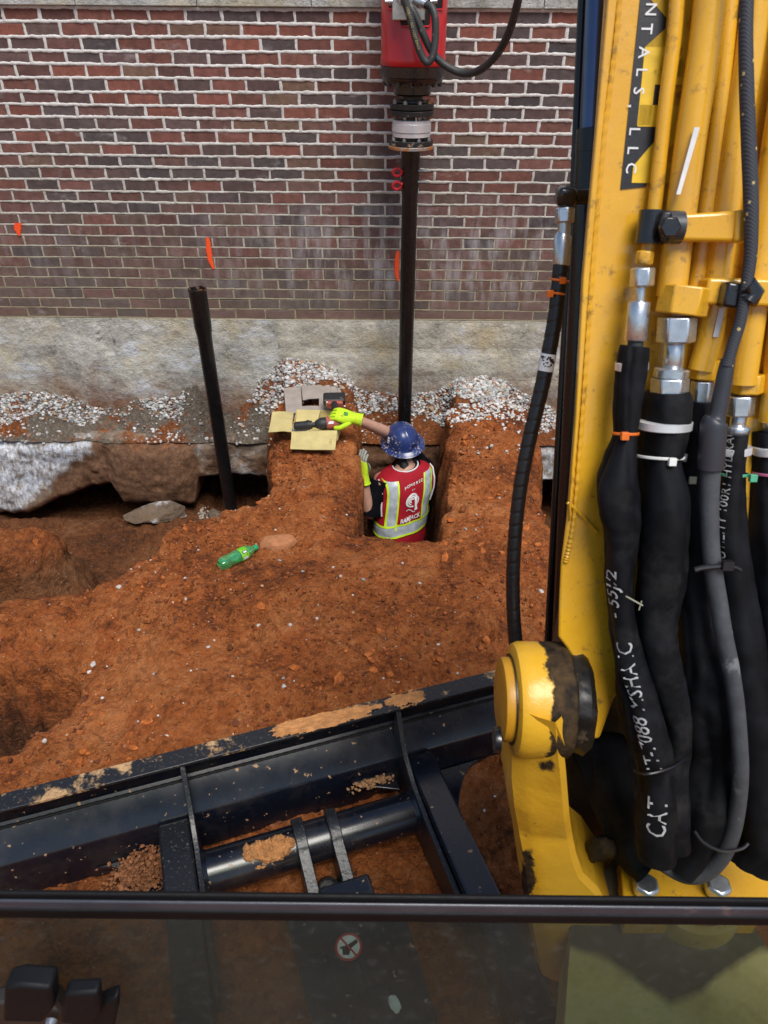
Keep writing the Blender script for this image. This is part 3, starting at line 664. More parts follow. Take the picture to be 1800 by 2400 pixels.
def brick_geo(x0, x1, z0, z1, rr):
    j = lambda a: rr.uniform(-a, a)
    zs = [z0 + j(.0012), z1 + j(.0012)]
    pts = []
    for t in (0, .33, .67): pts.append((x0 + (x1-x0)*t + (j(.012) if 0 < t < 1 else j(.0015)), z0 + j(.0016)))
    pts.append((x1 + j(.0015), z0 + j(.0014))); pts.append((x1 + j(.0018), (z0+z1)/2))
    for t in (1, .66, .34): pts.append((x0 + (x1-x0)*t + (j(.012) if 0 < t < 1 else j(.0015)), z1 + j(.0016)))
    pts.append((x0 + j(.0015), z1 + j(.0014))); pts.append((x0 + j(.0018), (z0+z1)/2))
    cx, cz = (x0+x1)/2, (z0+z1)/2; yf = WALL_Y + j(.0016)
    ins = [(x + (.0028 if x < cx else -.0028) * (1 if abs(x-cx) > (x1-x0)*.42 else 0.2), z + (.0024 if z < cz - .005 else -.0024 if z > cz + .005 else 0)) for x, z in pts]
    n = len(pts)
    V = [(x, WALL_Y + 0.05, z) for x, z in pts] + [(x, yf + .0022, z) for x, z in pts] + [(x, yf + j(.0007), z) for x, z in ins]
    F = [(i, (i+1) % n, (i+1) % n + n, i + n) for i in range(n)] + [(i+n, (i+1) % n + n, (i+1) % n + 2*n, i + 2*n) for i in range(n)] + [tuple(range(2*n, 3*n))]
    return V, F
bricks = []
joints = []
for k in range(NCOURSE):
    kt = NCOURSE - 1 - k        # 0 = top course
    z0 = BZ0 + k * PITCH_Z + (PITCH_Z - BRICK_H) / 2; off = -1.94 if kt % 2 == 0 else -1.838
    i0 = math.floor((XL - off) / PITCH_X)
    x = off + i0 * PITCH_X
    while x < XR:
        a, b = max(x + 0.005 + rr.uniform(-.002, .002), XL), min(x + PITCH_X - 0.005 + rr.uniform(-.002, .002), XR)
        if b - a > 0.03:
            dz = 0.003 * math.sin(x * 2.1 + k * 1.7)
            c = rr.choices(PAL, PW)[0][0]
            kk = rr.uniform(.82, 1.2); hgt = k / NCOURSE; c = tuple(q * (0.35 + 0.65 * hgt) + 0.088 * w_ * (0.65 - 0.65 * hgt) for q, w_ in zip(c, (1.05, 0.86, 0.80))); col = tuple(max(.02, q * kk * rr.uniform(.97, 1.03)) for q in c)
            bricks.append((a, b, z0 + dz + rr.uniform(-.001, .001), z0 + BRICK_H + dz, col))
            joints.append((x, z0 - 0.004, z0 + BRICK_H + 0.004, k))
        x += PITCH_X
def brick_size(b):
    u0, v0 = project((b[0], WALL_Y, b[3])); u1, v1 = project((b[1], WALL_Y, b[2]))
    if u1 > 1262 - v0 * 0.04 or u1 < 8 or v0 < 0 or (808 < (u0+u1)/2 < 950 and v0 < 330): return 0
    return (u1 - u0) * (v1 - v0)
bricks.sort(key=brick_size, reverse=True)
def brick_mesh(V, F, col):
    return mesh_np('brick', V, F, False, [(*c, 1) for c in col])
for b in bricks[:300]:
    V, F = brick_geo(*b[:4], rr); link('brick', brick_mesh(V, F, [b[4]] * len(V)), MAT['brick'], brick_wall)
AV, AF, AC = [], [], []
for b in bricks[300:]:
    V, F = brick_geo(*b[:4], rr); n0 = len(AV); AV += V; AF += [tuple(n0 + i for i in f) for f in F]; AC += [b[4]] * len(V)
tag(link('bricks', brick_mesh(AV, AF, AC), MAT['brick'], brick_wall), kind='stuff')
# squeezed-out mortar: ragged beads along bed and head joints, fullest high on the wall
mg_v, mg_f = [], []
def bead(path_axis, s, c0, wid, proud, seed):
    """ragged ribbon; path_axis 'x' (bed joint) or 'z' (head joint)"""
    global mg_v, mg_f
    n = len(s)
    e1 = wid * (1 + 0.75 * fbm(s, c0, seed, 28, 4, 101, 0.65)); e2 = wid * (1 + 0.75 * fbm(s, c0, seed + 7, 28, 4, 103, 0.65))
    pr = proud * (0.7 + 0.6 * fbm(s, c0, seed + 3, 25, 3, 105))
    b = sum(len(q) for q in mg_v)
    rows = [(e1, WALL_Y + 0.0035), (e1 * 0.72, WALL_Y - pr), (-e2 * 0.72, WALL_Y - pr), (-e2, WALL_Y + 0.0035)]
    V = np.zeros((n, 4, 3))
    for q, (e, y) in enumerate(rows):
        V[:, q, 1] = y
        if path_axis == 'x': V[:, q, 0] = s; V[:, q, 2] = c0 + e + 0.003 * np.sin(s * 2.1 + seed * 1.7)
        else: V[:, q, 2] = s; V[:, q, 0] = c0 - e
    mg_v.append(V.reshape(-1, 3))
    i = (np.arange(n - 1) * 4)[:, None] + np.arange(3)[None]; i = i.ravel() + b
    mg_f.append(np.stack([i, i + 1, i + 5, i + 4], 1))
for k in range(NCOURSE + 1):
    h = k / NCOURSE
    s = np.arange(XL + 0.2, 2.2, 0.006)
    full = 0.15 + 0.85 * sstep(0.25, 0.62, h + 0.16 * fbm(s, k * 0.2, 0, 1.4, 3, 107))
    bead('x', s, BZ0 + k * PITCH_Z, 0.0058 + 0.0040 * full, -0.0018 + 0.0055 * full, k)
for x, za, zb, k in joints:
    if -2.9 < x < 2.1:
        h = k / NCOURSE; full = 0.15 + 0.85 * float(sstep(0.25, 0.62, h + 0.16 * fbm(np.array(x), np.array(k * 0.2), np.array(0.0), 1.4, 3, 107))); bead('z', np.linspace(za, zb, 10), x, 0.0060 + 0.0040 * full, -0.0018 + 0.0050 * full, k + int(x * 50))
link('mortar', mesh_np('mortar', np.concatenate(mg_v), np.concatenate(mg_f), True), MAT['mortar'], brick_wall)
# limestone band over the top course
zt = BZ0 + NCOURSE * PITCH_Z
for i, x in enumerate(np.arange(-3.1, 2.8, 0.263 * 1.0)):
    pass
for x0, x1 in zip([-3.12, -2.35, -1.72, -1.05, -0.42, 0.22, 0.86, 1.5, 2.15], [-2.354, -1.724, -1.054, -0.424, 0.216, 0.856, 1.496, 2.146, 2.88]):
    G().box(((x0+x1)/2, WALL_Y + 0.03, zt + 0.115), (x1 - x0, 0.11, 0.21)).build('limestone_block', MAT['limestone'], brick_wall, smooth=False, bevel=0.004)
# sprayed orange layout marks
def paint_mark(pts, seed):
    """pts (u, v, half width in photo px) from top to bottom, on the wall face"""
    A = catmull(pts, 14); V = []; C = []; n = len(A); cols_ = (-1.5, -0.9, -0.4, 0.0, 0.4, 0.9, 1.5); nc = len(cols_)
    for i, (u, v, w) in enumerate(A):
        p = at_y(u, v, WALL_Y - 0.0062); q = max(w, 0.5) / KF * depth_of(p)
        endf = min(1.0, min(i, n - 1 - i) / 5.0)
        for c_ in cols_:
            V.append((p.x + q * c_ * (1 + 0.12 * float(vnoise(i * 0.5, seed, c_, 5))), p.y + 0.0008 * abs(c_), p.z)); k = max(0.0, 1.15 - 0.80 * abs(c_)) * (0.25 + 0.75 * endf); C.append((k, k, k, 1))
    F = [(i * nc + k, i * nc + k + 1, (i + 1) * nc + k + 1, (i + 1) * nc + k) for i in range(n - 1) for k in range(nc - 1)]
    link('paint_mark', mesh_np('paint_mark', V, F, False, C), MAT['orange_paint'], brick_wall)
g_ = [(30, 483, 1.5), (34, 482, 4), (38, 482, 8), (38, 488, 8.5), (38, 496, 7.5), (40, 503, 4.5), (42, 510, 2.5)]
paint_mark(g_, 1)
paint_mark([(448, 512, 3), (449, 522, 5), (451, 540, 6), (454, 560, 5.5), (459, 575, 4), (461, 582, 1.5)], 2)
paint_mark([(860, 541, 3), (858, 555, 5), (857, 580, 5.5), (858, 598, 4), (860, 608, 2)], 3)

# ------------------------------------------------------------------ foundation
foundation = thing('foundation_wall', (0, WALL_Y, -0.36), 'grey concrete block foundation wall, cement coated and clay stained, under the brick', 'foundation')
# cement parging on the left
fx = np.arange(-3.15, -0.74, 0.012); fz = np.arange(-0.42, 0.4735, 0.012)
FX, FZ = np.meshgrid(fx, fz)
FYv = WALL_Y - 0.030 + 0.014 * fbm(FX, 0, FZ, 2.5, 4, 111) + 0.008 * np.abs(fbm(FX, 0, FZ, 9, 4, 112)) + 0.02 * sstep(-0.9, -0.75, FX)
scar = (np.abs(FX + 1.93 + 0.06 * fbm(FX, 1, FZ, 9, 3, 114)) < 0.045) & (FZ > 0.22)
FYv = FYv + np.where(scar, 0.02, 0)
link('cement_coat', mesh_np('cement_coat', np.stack([FX, FYv, FZ], 2).reshape(-1, 3), grid_faces(len(fx), len(fz))), MAT['parge'], foundation)
G().box(((XL+XR)/2, WALL_Y + 0.144, 0.0), (XR - XL, 0.30, 0.94)).build('block_core', MAT['block'], foundation, smooth=False)
# blocks showing on the right
for zb, zt_, off in ((0.258, 0.470, -0.45), (0.051, 0.252, -0.262), (-0.156, 0.045, -0.45), (-0.363, -0.162, -0.262)):
    x = off - 0.405
    while x < 2.4:
        x0, x1 = max(x, -0.95), x + 0.402
        if x1 - x0 > 0.08:
            nx, nz = 12, 7
            xs = np.linspace(x0 + .003, x1 - .003, nx); zs = np.linspace(zb, zt_, nz); AX, AZ = np.meshgrid(xs, zs)
            AY = WALL_Y - 0.012 + 0.003 * fbm(AX, 0, AZ, 14, 3, 121 + int(x * 10))
            ed = (AX == xs[0]) | (AX == xs[-1]) | (AZ == zs[0]) | (AZ == zs[-1]); AY = AY + np.where(ed, 0.010, 0)
            link('block', mesh_np('block', np.stack([AX, AY, AZ], 2).reshape(-1, 3), grid_faces(nx, nz)), MAT['block'], foundation)
        x += 0.405
# footing: rough poured concrete, wider than the wall, its underside dug bare
hx = np.arange(-3.15, 2.4, 0.0125)
bot = np.interp(hx, [-3.2, -2.75, -2.45, -2.2, -2.02, -1.96, -1.42, -1.38, -1.2, -0.9, -0.8, 0.3, 0.8, 1.2, 2.4], [-1.05, -0.98, -0.84, -0.74, -0.70, -0.86, -0.86, -0.66, -0.63, -0.65, -0.72, -0.7, -0.68, -0.66, -0.7])
bot = bot + 0.025 * fbm(hx, 0, 0, 6, 4, 131)
rows = []
nr = 34
for q in range(nr):
    t = q / (nr - 1); z = (-0.335 + 0.03 * fbm(hx, 3, 0, 4, 4, 134)) * (1 - t) + bot * t
    bulge = np.interp(hx, [-2.05, -1.95, -1.45, -1.38], [0, 0.06, 0.06, 0])
    y = FOOT_Y + 0.07 * max(0.0, 1 - t / 0.22) ** 2 - bulge * min(1.0, t / 0.2) + 0.045 * fbm(hx, 0, z, 3, 4, 132) + 0.018 * fbm(hx, 0, z, 14, 4, 133) + 0.03 * np.where(t > 0.93, (t - 0.93) / 0.07, 0)
    rows.append(np.stack([hx, y, z], 1))
rows = [rows[0] + np.array([0, 0.3, 0.004])] + rows + [np.stack([hx, np.full_like(hx, FOOT_Y + 0.75), bot + 0.01], 1)]
link('footing', mesh_np('footing', np.concatenate(rows), grid_faces(len(hx), len(rows), True)), MAT['footing'], foundation)
# ------------------------------------------------------------------ pile being driven and the hydraulic drive head above it
PX, PY = 0.137, 4.65
def zc(v, r=0.0, u=877):
    """height of a ring edge seen at photo row v, on the near side of a shaft of radius r"""
    return at_y(u, v, PY - r).z
pile = thing('helical_pile', (PX, PY, -1.55), 'upright black steel pile under the red drive head, behind the worker', 'pile', 'steel piles standing in the trenches')
R_P, R_C = 0.0465, 0.0550
zt_p = zc(326, R_C); zc1 = zc(398, R_C); zc2 = zc(424, R_P)
G().lathe([(R_P, -1.6), (R_P, zc2), (R_C, zc1), (R_C, zt_p + 0.01)], (PX, PY, 0), seg=32).build('shaft', MAT['pile'], pile)
for vv in (368, 392):
    z = zc(vv, 0.0); 
    G().lathe([(0.0, -0.09), (0.0085, -0.09), (0.0095, -0.086), (0.0095, 0.098), (0.0085, 0.102), (0.0, 0.102)], (PX, PY - 0.01, z), axis=(1, -0.32, 0.02), seg=12, caps=False).build('coupling_pin', MAT['steel'], pile)
    # red dipped ring end
    c0 = Vector((PX - 0.075, PY - 0.03, z - (0.012 if vv > 380 else 0.0)))
    pts = [c0 + Vector((0.024 * math.cos(a) - 0.002, -0.004, 0.020 * math.sin(a) - 0.006)) for a in np.linspace(0.3, 2 * math.pi + 0.1, 18)]
    G().sweep([Vector((PX - 0.035, PY - 0.02, z))] + pts, 0.0085, 8).build('pull_ring', MAT['red_pin'], pile)

pile2 = thing('helical_pile', (-1.15, 4.55, -0.95), 'black steel pile with open muddy top standing alone at the left', 'pile', 'steel piles standing in the trenches')
top2 = at_y(426, 624, 4.55); bot2 = at_y(500, 1108, 4.56); ax2 = (top2 - bot2).normalized(); L2 = (top2 - bot2).length
G().lathe([(0.0, -0.12), (R_P, -0.12), (R_P, L2 - 0.31), (R_C, L2 - 0.24), (R_C, L2), (R_C - 0.010, L2), (R_C - 0.011, L2 - 0.12), (0.0, L2 - 0.12)], bot2, axis=ax2, seg=32, caps=False).build('shaft', MAT['pile'], pile2)
for k in range(3):
    c = bot2 + ax2 * (L2 - 0.06 - 0.055 * k) + Vector((-0.016, -0.0505, 0.0))
    nrm_ = Vector((-0.30, -0.95, 0.05)).normalized()
    G().lathe([(0.0125, -0.004), (0.0125, 0.0022), (0.0095, 0.0022), (0.0095, -0.004)], c, axis=nrm_, seg=18, caps=False).build('bolt_hole_rim', MAT['pile'], pile2)
ring = G().lathe([(R_C + 0.0012, L2 - 0.012), (R_C + 0.002, L2 + 0.001), (R_C - 0.012, L2 + 0.002), (R_C - 0.013, L2 - 0.03)], bot2, axis=ax2, seg=40, caps=False)
ring.v = [tuple(Vector(p) + Vector((0, 0, 0.006 * float(vnoise(p[0]*60, p[1]*60, 0, 3))))) for p in ring.v]
ring.build('mud_rim', worn('mud_smear_rim', (0.008, 0.008, 0.008), 0.5, scale=50, dark=0.6, bump=0.4, dirt=(0.28, 0.11, 0.05), dirt_amt=0.53), pile2)

head = thing('drive_head', (PX, PY, zt_p), 'red and black hydraulic drive motor hanging on top of the upright pile', 'drive motor')
Rh = 0.176
z_rb = zc(146, Rh); z_bk = zc(181, Rh)
G().lathe([(Rh - 0.004, z_rb), (Rh, z_rb + 0.006), (Rh, z_rb + 0.034), (Rh - 0.004, z_rb + 0.046), (Rh - 0.004, z_rb + 0.75), (0.05, z_rb + 0.80)], (PX, PY, 0), seg=64).build('housing', MAT['red'], head)
ring_b = G().lathe([(0.12, z_bk - 0.012), (0.150, z_bk - 0.012), (Rh - 0.012, z_bk + 0.006), (Rh - 0.012, z_bk + 0.018), (Rh, z_bk + 0.024), (Rh + 0.001, z_rb - 0.001), (0.12, z_rb - 0.001)], (PX, PY, 0), seg=64)
ring_b.build('gear_case', MAT['black_paint'], head)
for k in range(14):
    a = 2 * math.pi * (k + 0.3) / 14
    G().lathe([(0.011, -0.03), (0.011, 0.0)], (PX + 0.153 * math.cos(a), PY + 0.153 * math.sin(a), z_bk + 0.010), seg=6).build('case_bolt', MAT['black_paint'], head)
z_n0, z_n1 = zc(207, 0.10), zc(186, 0.10)
G().lathe([(0.055, z_n0 - 0.03), (0.055, z_n0 - 0.006), (0.094, z_n0 - 0.004), (0.104, z_n0 + 0.004), (0.104, z_bk - 0.010), (0.125, z_bk - 0.010)], (PX, PY, 0), seg=48).build('output_neck', MAT['black_paint'], head)
def flange(name, v0, v1, r, mat, bolts, bolt_mat, up=True):
    z0, z1 = zc(v1, r), zc(v0, r)
    f = G().lathe([(0.04, z0), (r - 0.003, z0), (r, z0 + 0.003), (r, z1 - 0.003), (r - 0.003, z1), (0.04, z1)], (PX, PY, 0), seg=48).build(name, mat, head)
    for k in range(bolts):
        a = 2 * math.pi * (k + 0.5) / bolts
        c = (PX + (r - 0.020) * math.cos(a), PY + (r - 0.020) * math.sin(a), z1 if up else z0)
        s = 1 if up else -1
        G().lathe([(0.0115, 0.0), (0.0115, 0.010 * s), (0.0065, 0.0105 * s), (0.0065, 0.017 * s)], c, seg=6).build('hex_bolt', bolt_mat, f)
    return z0, z1
f1a, f1b = flange('upper_flange', 227, 240, 0.122, MAT['rust'], 8, MAT['rust_edge'])
f2a, f2b = flange('drive_flange', 242, 254, 0.124, MAT['rust'], 8, MAT['rust_edge'], up=False)
G().lathe([(0.072, f1b), (0.082, f1b + 0.004), (0.078, f1b + 0.014), (0.058, f1b + 0.016), (0.058, z_n0 - 0.005)], (PX, PY, 0), seg=40).build('hub', MAT['rust'], head)
za, zb = zc(300, 0.112), zc(262, 0.112)
G().lathe([(0.10, za), (0.106, za + 0.002), (0.106, za + 0.022), (0.103, za + 0.024), (0.110, za + 0.027), (0.110, za + 0.066), (0.106, za + 0.068), (0.106, zb - 0.004), (0.102, zb), (0.06, zb)], (PX, PY, 0), seg=64).build('torque_gauge', MAT['alu'], head)
G().lathe([(0.068, zb - 0.004), (0.068, f2a + 0.002)], (PX, PY, 0), seg=32).build('spindle', MAT['black_paint'], head)
G().lathe([(0.006, zb - 0.01), (0.006, f2a)], (PX + 0.022, PY - 0.095, 0), seg=10).build('stud', MAT['zinc'], head)
G().lathe([(0.085, za + 0.004), (0.085, za - 0.03)], (PX, PY, 0), seg=40).build('gauge_base', MAT['black_paint'], head)
f3a, f3b = flange('lower_flange', 308, 319, 0.125, MAT['rust'], 8, MAT['zinc'])
f4a, f4b = flange('pile_flange', 320, 328, 0.129, MAT['rust_edge'], 0, MAT['zinc'])
# recess with manifold block and hose fittings
zr = zc(58, Rh)
yf = PY - Rh
rec = G()
def hs(u, v, r): 
    p = at_y(u, v, PY - r); return p
arc = lambda x, z, r: (PX + r * math.sin(x), PY - r * math.cos(x), z)
zA, zB, zC_ = zc(57, Rh), zc(20, Rh), zc(-90, Rh)
def recess_patch(a0, a1, z0, z1, r):
    n = 12; V = []; 
    for i in range(n + 1):
        a = a0 + (a1 - a0) * i / n; V += [arc(a, z0, r), arc(a, z1, r)]
    return V, [(2*i, 2*i+2, 2*i+3, 2*i+1) for i in range(n)]
g = G(); g.add(*recess_patch(-0.44, 0.46, zA, zB + 0.001, Rh - 0.0005)); g.add(*recess_patch(-0.88, 0.92, zB, zC_, Rh - 0.0005))
g.build('access_opening', plain('opening_black', (0.004, 0.004, 0.004), 0.6), head)
rim = [arc(-0.90, zC_, Rh), arc(-0.90, zB + 0.01, Rh), arc(-0.86, zB, Rh), arc(-0.48, zB, Rh), arc(-0.45, zB - 0.01, Rh), arc(-0.45, zA + 0.015, Rh), arc(-0.40, zA, Rh), arc(-0.2, zA, Rh), arc(0, zA, Rh), arc(0.2, zA, Rh), arc(0.42, zA, Rh), arc(0.47, zA + 0.015, Rh), arc(0.47, zB - 0.01, Rh), arc(0.50, zB, Rh), arc(0.90, zB, Rh), arc(0.94, zB + 0.01, Rh), arc(0.94, zC_, Rh)]
G().sweep(rim, 0.005, 8).build('opening_edge', MAT['red'], head)
pm = at_y(880, 30, PY - Rh - 0.015)
zm0, zm1 = at_y(880, 44, PY - Rh - 0.015).z, at_y(880, -60, PY - Rh - 0.015).z
G().box((pm.x + 0.006, PY - Rh + 0.02, (zm0 + zm1) / 2), (0.165, 0.07, zm1 - zm0)).build('manifold_block', MAT['zinc'], head, bevel=0.004)
def fitting(name, a, b, r, mat, parent):
    a, b = Vector(a), Vector(b); L = (b - a).length
    return G().lathe([(0, 0), (r * 0.75, 0), (r * 0.75, L * 0.3), (r, L * 0.32), (r, L * 0.62), (r * 0.8, L * 0.64), (r * 0.8, L), (0, L)], a, axis=(b - a), seg=16, caps=False).build(name, mat, parent)
fitting('port_fitting', at_y(832, 4, PY - Rh), at_y(852, 4, PY - Rh), 0.016, MAT['zinc'], head)
fitting('port_fitting', at_y(945, 2, PY - Rh), at_y(930, 4, PY - Rh), 0.014, MAT['zinc'], head)
fitting('hose_fitting', at_y(893, 0, PY - Rh - 0.045), at_y(922, 10, PY - Rh - 0.07), 0.024, MAT['zinc'], head)
fitting('hose_fitting', at_y(862, -2, PY - Rh - 0.04), at_y(880, 2, PY - Rh - 0.09), 0.024, MAT['zinc'], head)
def hose_path(pts, r, m=10): return [Vector(q) for q in catmull([tuple(at_y(u, v, y)) for u, v, y in pts], m)]
y0 = PY - Rh
hA = hose_path([(868, -60, y0 - .10), (872, -10, y0 - .11), (884, 30, y0 - .115), (897, 80, y0 - .12), (910, 118, y0 - .125), (923, 135, y0 - .13), (934, 122, y0 - .13), (940, 90, y0 - .12), (940, 40, y0 - .11), (932, 16, y0 - .09), (920, 10, y0 - .07)], 0.0155)
hoseA = G().sweep(hA, 0.0185, 14).build('hydraulic_hose', MAT['rubber'], head)
hB = hose_path([(868, -20, y0 - .05), (878, 10, y0 - .07), (895, 30, y0 - .08), (915, 75, y0 - .085), (932, 110, y0 - .085), (960, 140, y0 - .09), (1000, 158, y0 - .12), (1035, 152, y0 - .2), (1070, 122, y0 - .3), (1095, 80, y0 - .38), (1112, 30, y0 - .45), (1122, -20, y0 - .5), (1130, -120, y0 - .55)], 0.0155)
hoseB = G().sweep(hB, 0.0185, 14).build('hydraulic_hose', MAT['rubber'], head)
def tube_text(path, radius, txt, size, start, phi, mat, parent, name='printed_lettering', flip=False, lift=0.0008, face=None, modf=None):
    """wrap lettering along a swept tube; start: metres along the path; lettering faces the side 'face'"""
    P, T, N, B = frames(path); S = [0.0]
    for i in range(1, len(P)): S.append(S[-1] + (P[i] - P[i-1]).length)
    if modf: _q, T2, N2, B2 = frames(list(reversed(path)))
    R = radius if hasattr(radius, '__len__') else [radius] * len(P)
    def fn(x, y):
        s = start + (-x if flip else x); s = min(max(s, 0), S[-1] - 1e-6)
        i = max(j for j in range(len(S) - 1) if S[j] <= s); t = (s - S[i]) / max(1e-9, S[i+1] - S[i])
        p = P[i].lerp(P[i+1], t); tt = (P[i+1] - P[i]).normalized(); r = R[i] * (1 - t) + R[i+1] * t
        n = (CAMP - p); n = (n - tt * n.dot(tt)).normalized(); b = tt.cross(n)
        a = -(y / r) * (-1 if flip else 1) - phi
        d_ = n * math.cos(a) + b * math.sin(a)
        if modf:      # follow the folds of the sleeve (path given from its far end)
            d2 = d_ - T2[-1 - i] * d_.dot(T2[-1 - i]); r = r * modf(math.atan2(d2.dot(B2[-1 - i]), d2.dot(N2[-1 - i])), S[-1] - s)
        return p + d_ * (r + lift)
    g = G(); V, F = text_geo(txt, size)
    V = [fn(x, y - size * 0.35) for x, y in V]; g.add(V, F); return tag(g.build(name, mat, parent, smooth=False), kind='stuff')
tube_text(hA, 0.0185, '100R17 / ISO 11237 DN12', 0.017, 0.235, 0.0, plain('yellow_print', (0.45, 0.38, 0.16), 0.6), hoseA, flip=False)
tube_text(hB, 0.0185, 'DAE 100R17', 0.013, 0.32, 0.1, plain('blue_print', (0.10, 0.22, 0.55), 0.6), hoseB, flip=False)

# ------------------------------------------------------------------ the worker in the pit
MAT['skin'] = worn('skin', (0.50, 0.28, 0.20), 0.55, dark=0.85, scale=25, bump=0.15, bscale=180, Subsurface_Weight=0.08)
MAT['vest_red'] = worn('vest_red_mesh', (0.36, 0.010, 0.022), 0.75, dark=0.75, scale=14, bump=0.4, bscale=320, Specular_IOR_Level=0.2, dirt=(0.22, 0.06, 0.03), dirt_amt=0.63)
MAT['silver'] = worn('silver_reflective_tape', (0.50, 0.56, 0.62), 0.40, 0.1, dark=0.65, scale=22, bump=0.6, bscale=50)
MAT['lime'] = worn('lime_tape', (0.55, 0.78, 0.02), 0.6, dark=0.85, scale=30)
MAT['glove_lime'] = worn('lime_knit_glove', (0.54, 0.78, 0.015), 0.8, dark=0.75, scale=35, bump=0.4, bscale=300, dirt=(0.34, 0.30, 0.06), dirt_amt=0.60)
MAT['glove_grey'] = worn('grey_coated_glove', (0.34, 0.36, 0.31), 0.7, dark=0.65, scale=40, bump=0.3)
MAT['navy'] = worn('dark_cotton_shirt', (0.004, 0.0045, 0.007), 0.85, dark=0.7, scale=20, bump=0.4, bscale=250, Specular_IOR_Level=0.08)
MAT['trousers'] = worn('dark_work_trousers', (0.02, 0.021, 0.026), 0.85, dark=0.7, scale=20)
MAT['hair'] = worn('black_hair', (0.010, 0.009, 0.009), 0.5, dark=0.7, scale=60, bump=0.6, bscale=260)
person = thing('person', (0.12, 4.12, -1.55), 'worker in blue hard hat, lime gloves and red vest reaching from the narrow trench', 'person')
ex = Vector((0.38, 0.16, 0.055)).normalized()
def spine(z):
    t = (z + 0.80) / 0.56
    return Vector((0.098 + 0.04 * t, 4.07 + 0.14 * t, z))
eb = Vector((0.16, -0.38, 0.0)).normalized()
TORSO = [(-0.86, .178, .125), (-0.74, .176, .122), (-0.62, .172, .118), (-0.52, .178, .122), (-0.42, .190, .128), (-0.345, .196, .124), (-0.295, .182, .112), (-0.262, .138, .094), (-0.238, .088, .078)]
TZs = [t[0] for t in TORSO]
def tdim(z): return float(np.interp(z, TZs, [t[1] for t in TORSO])), float(np.interp(z, TZs, [t[2] for t in TORSO]))
def crease(x, z): return 0.008 * float(fbm(np.array(x * 1.0), np.array(z * 0.6 + x * 0.5), np.array(0.0), 15, 3, 151)) + 0.0035 * math.sin(z * 40 + x * 22 + 3 * math.sin(x * 14))
def vest_pt(x, z, off=0.0):
    """point on the back of the vest, x metres to the wearer's right of the spine"""
    hw, hd = tdim(z); s = max(-1, min(1, x / hw)); c = (1 - abs(s) ** 2.5) ** (1 / 2.5)
    n = (ex * (s * abs(s) / hw) + eb * (c / hd)).normalized()
    return spine(z) + ex * (s * hw) + eb * (c * hd) + n * (off + crease(x, z))
def torso_loft(off, zs, seg=56):
    rings = []
    for z in zs:
        hw, hd = tdim(z); c = spine(z); ring = []
        for k in range(seg):
            a = 2 * math.pi * k / seg; sx_, cx2 = math.sin(a), math.cos(a)
            px = abs(sx_) ** 0.8 * (1 if sx_ >= 0 else -1); py = abs(cx2) ** 0.8 * (1 if cx2 >= 0 else -1)
            p = c + ex * (px * hw) + eb * (py * hd); n = (p - c).normalized()
            ring.append(p + n * (off + crease(px * hw, z)))
        rings.append(ring)
    return rings
zz_ = list(np.linspace(-0.76, -0.238, 34))
# body: one continuous skin
SH_L, EL_L, WR_L = Vector((-0.040, 4.115, -0.345)), Vector((-0.098, 4.02, -0.535)), Vector((-0.128, 4.02, -0.255))
SH_R, EL_R, WR_R = Vector((0.250, 4.29, -0.285)), at_y(845, 938, 4.33), at_z(771, 906, 0.135)
HEAD = Vector((0.118, 4.285, -0.140))
fwd = Vector((-0.42, 0.90, -0.12)).normalized()
J = [((0.10, 4.06, -0.86), .135, .10), ((0.112, 4.11, -0.62), .125, .10), ((0.13, 4.17, -0.40), .135, .10), ((0.14, 4.21, -0.26), .075, .07),
     ((0.132, 4.245, -0.215), .052, .055), (HEAD + Vector((0, 0.0, -0.02)), .074, .088), (HEAD + Vector((0, 0, 0.06)), .070, .085), (HEAD + fwd * 0.088 + Vector((0, 0, -0.035)), .018, .022), (HEAD + fwd * 0.075 + Vector((0, 0, -0.088)), .034, .032),
     (SH_L, .062, .062), (SH_L.lerp(EL_L, .5), .048, .050), (EL_L, .041, .041), (EL_L.lerp(WR_L, .35), .042, .040), (WR_L, .027, .031),
     (SH_R, .062, .062), (SH_R.lerp(EL_R, .5), .048, .050), (EL_R, .041, .041), (EL_R.lerp(WR_R, .35), .042, .040), (WR_R, .027, .031),
     ((0.01, 4.06, -0.92), .085, .09), ((-0.02, 4.22, -1.20), .062, .065), ((-0.02, 4.02, -1.46), .040, .042), ((-0.03, 4.14, -1.51), .035, .03),
     ((0.19, 4.08, -0.92), .085, .09), ((0.22, 4.26, -1.20), .062, .065), ((0.21, 4.05, -1.46), .040, .042), ((0.20, 4.17, -1.51), .035, .03)]
E = [(0,1),(1,2),(2,3),(3,4),(4,5),(5,6),(5,7),(5,8),(2,9),(9,10),(10,11),(11,12),(12,13),(2,14),(14,15),(15,16),(16,17),(17,18),(0,19),(19,20),(20,21),(21,22),(0,23),(23,24),(24,25),(25,26)]
def skin_obj(name, J, E, mat, parent, sub=2, root=0):
    me = bpy.data.meshes.new(name); me.from_pydata([tuple(j[0]) for j in J], E, []); o = link(name, me, None, parent)
    m = o.modifiers.new('skin', 'SKIN'); m.use_smooth_shade = True
    s = o.modifiers.new('sub', 'SUBSURF'); s.levels = sub; s.render_levels = sub
    if not me.skin_vertices: bpy.context.view_layer.update()
    for i, j in enumerate(J):
        me.skin_vertices[0].data[i].radius = (j[1], j[2]); me.skin_vertices[0].data[i].use_root = (i == root)
    dg = bpy.context.evaluated_depsgraph_get(); ev = bpy.data.meshes.new_from_object(o.evaluated_get(dg))
    o.modifiers.clear(); o.data = ev; ev.materials.clear(); ev.materials.append(mat); ev.polygons.foreach_set('use_smooth', np.ones(len(ev.polygons), bool)); ev.name = name
    return o
skin_obj('body', J, E, MAT['skin'], person)
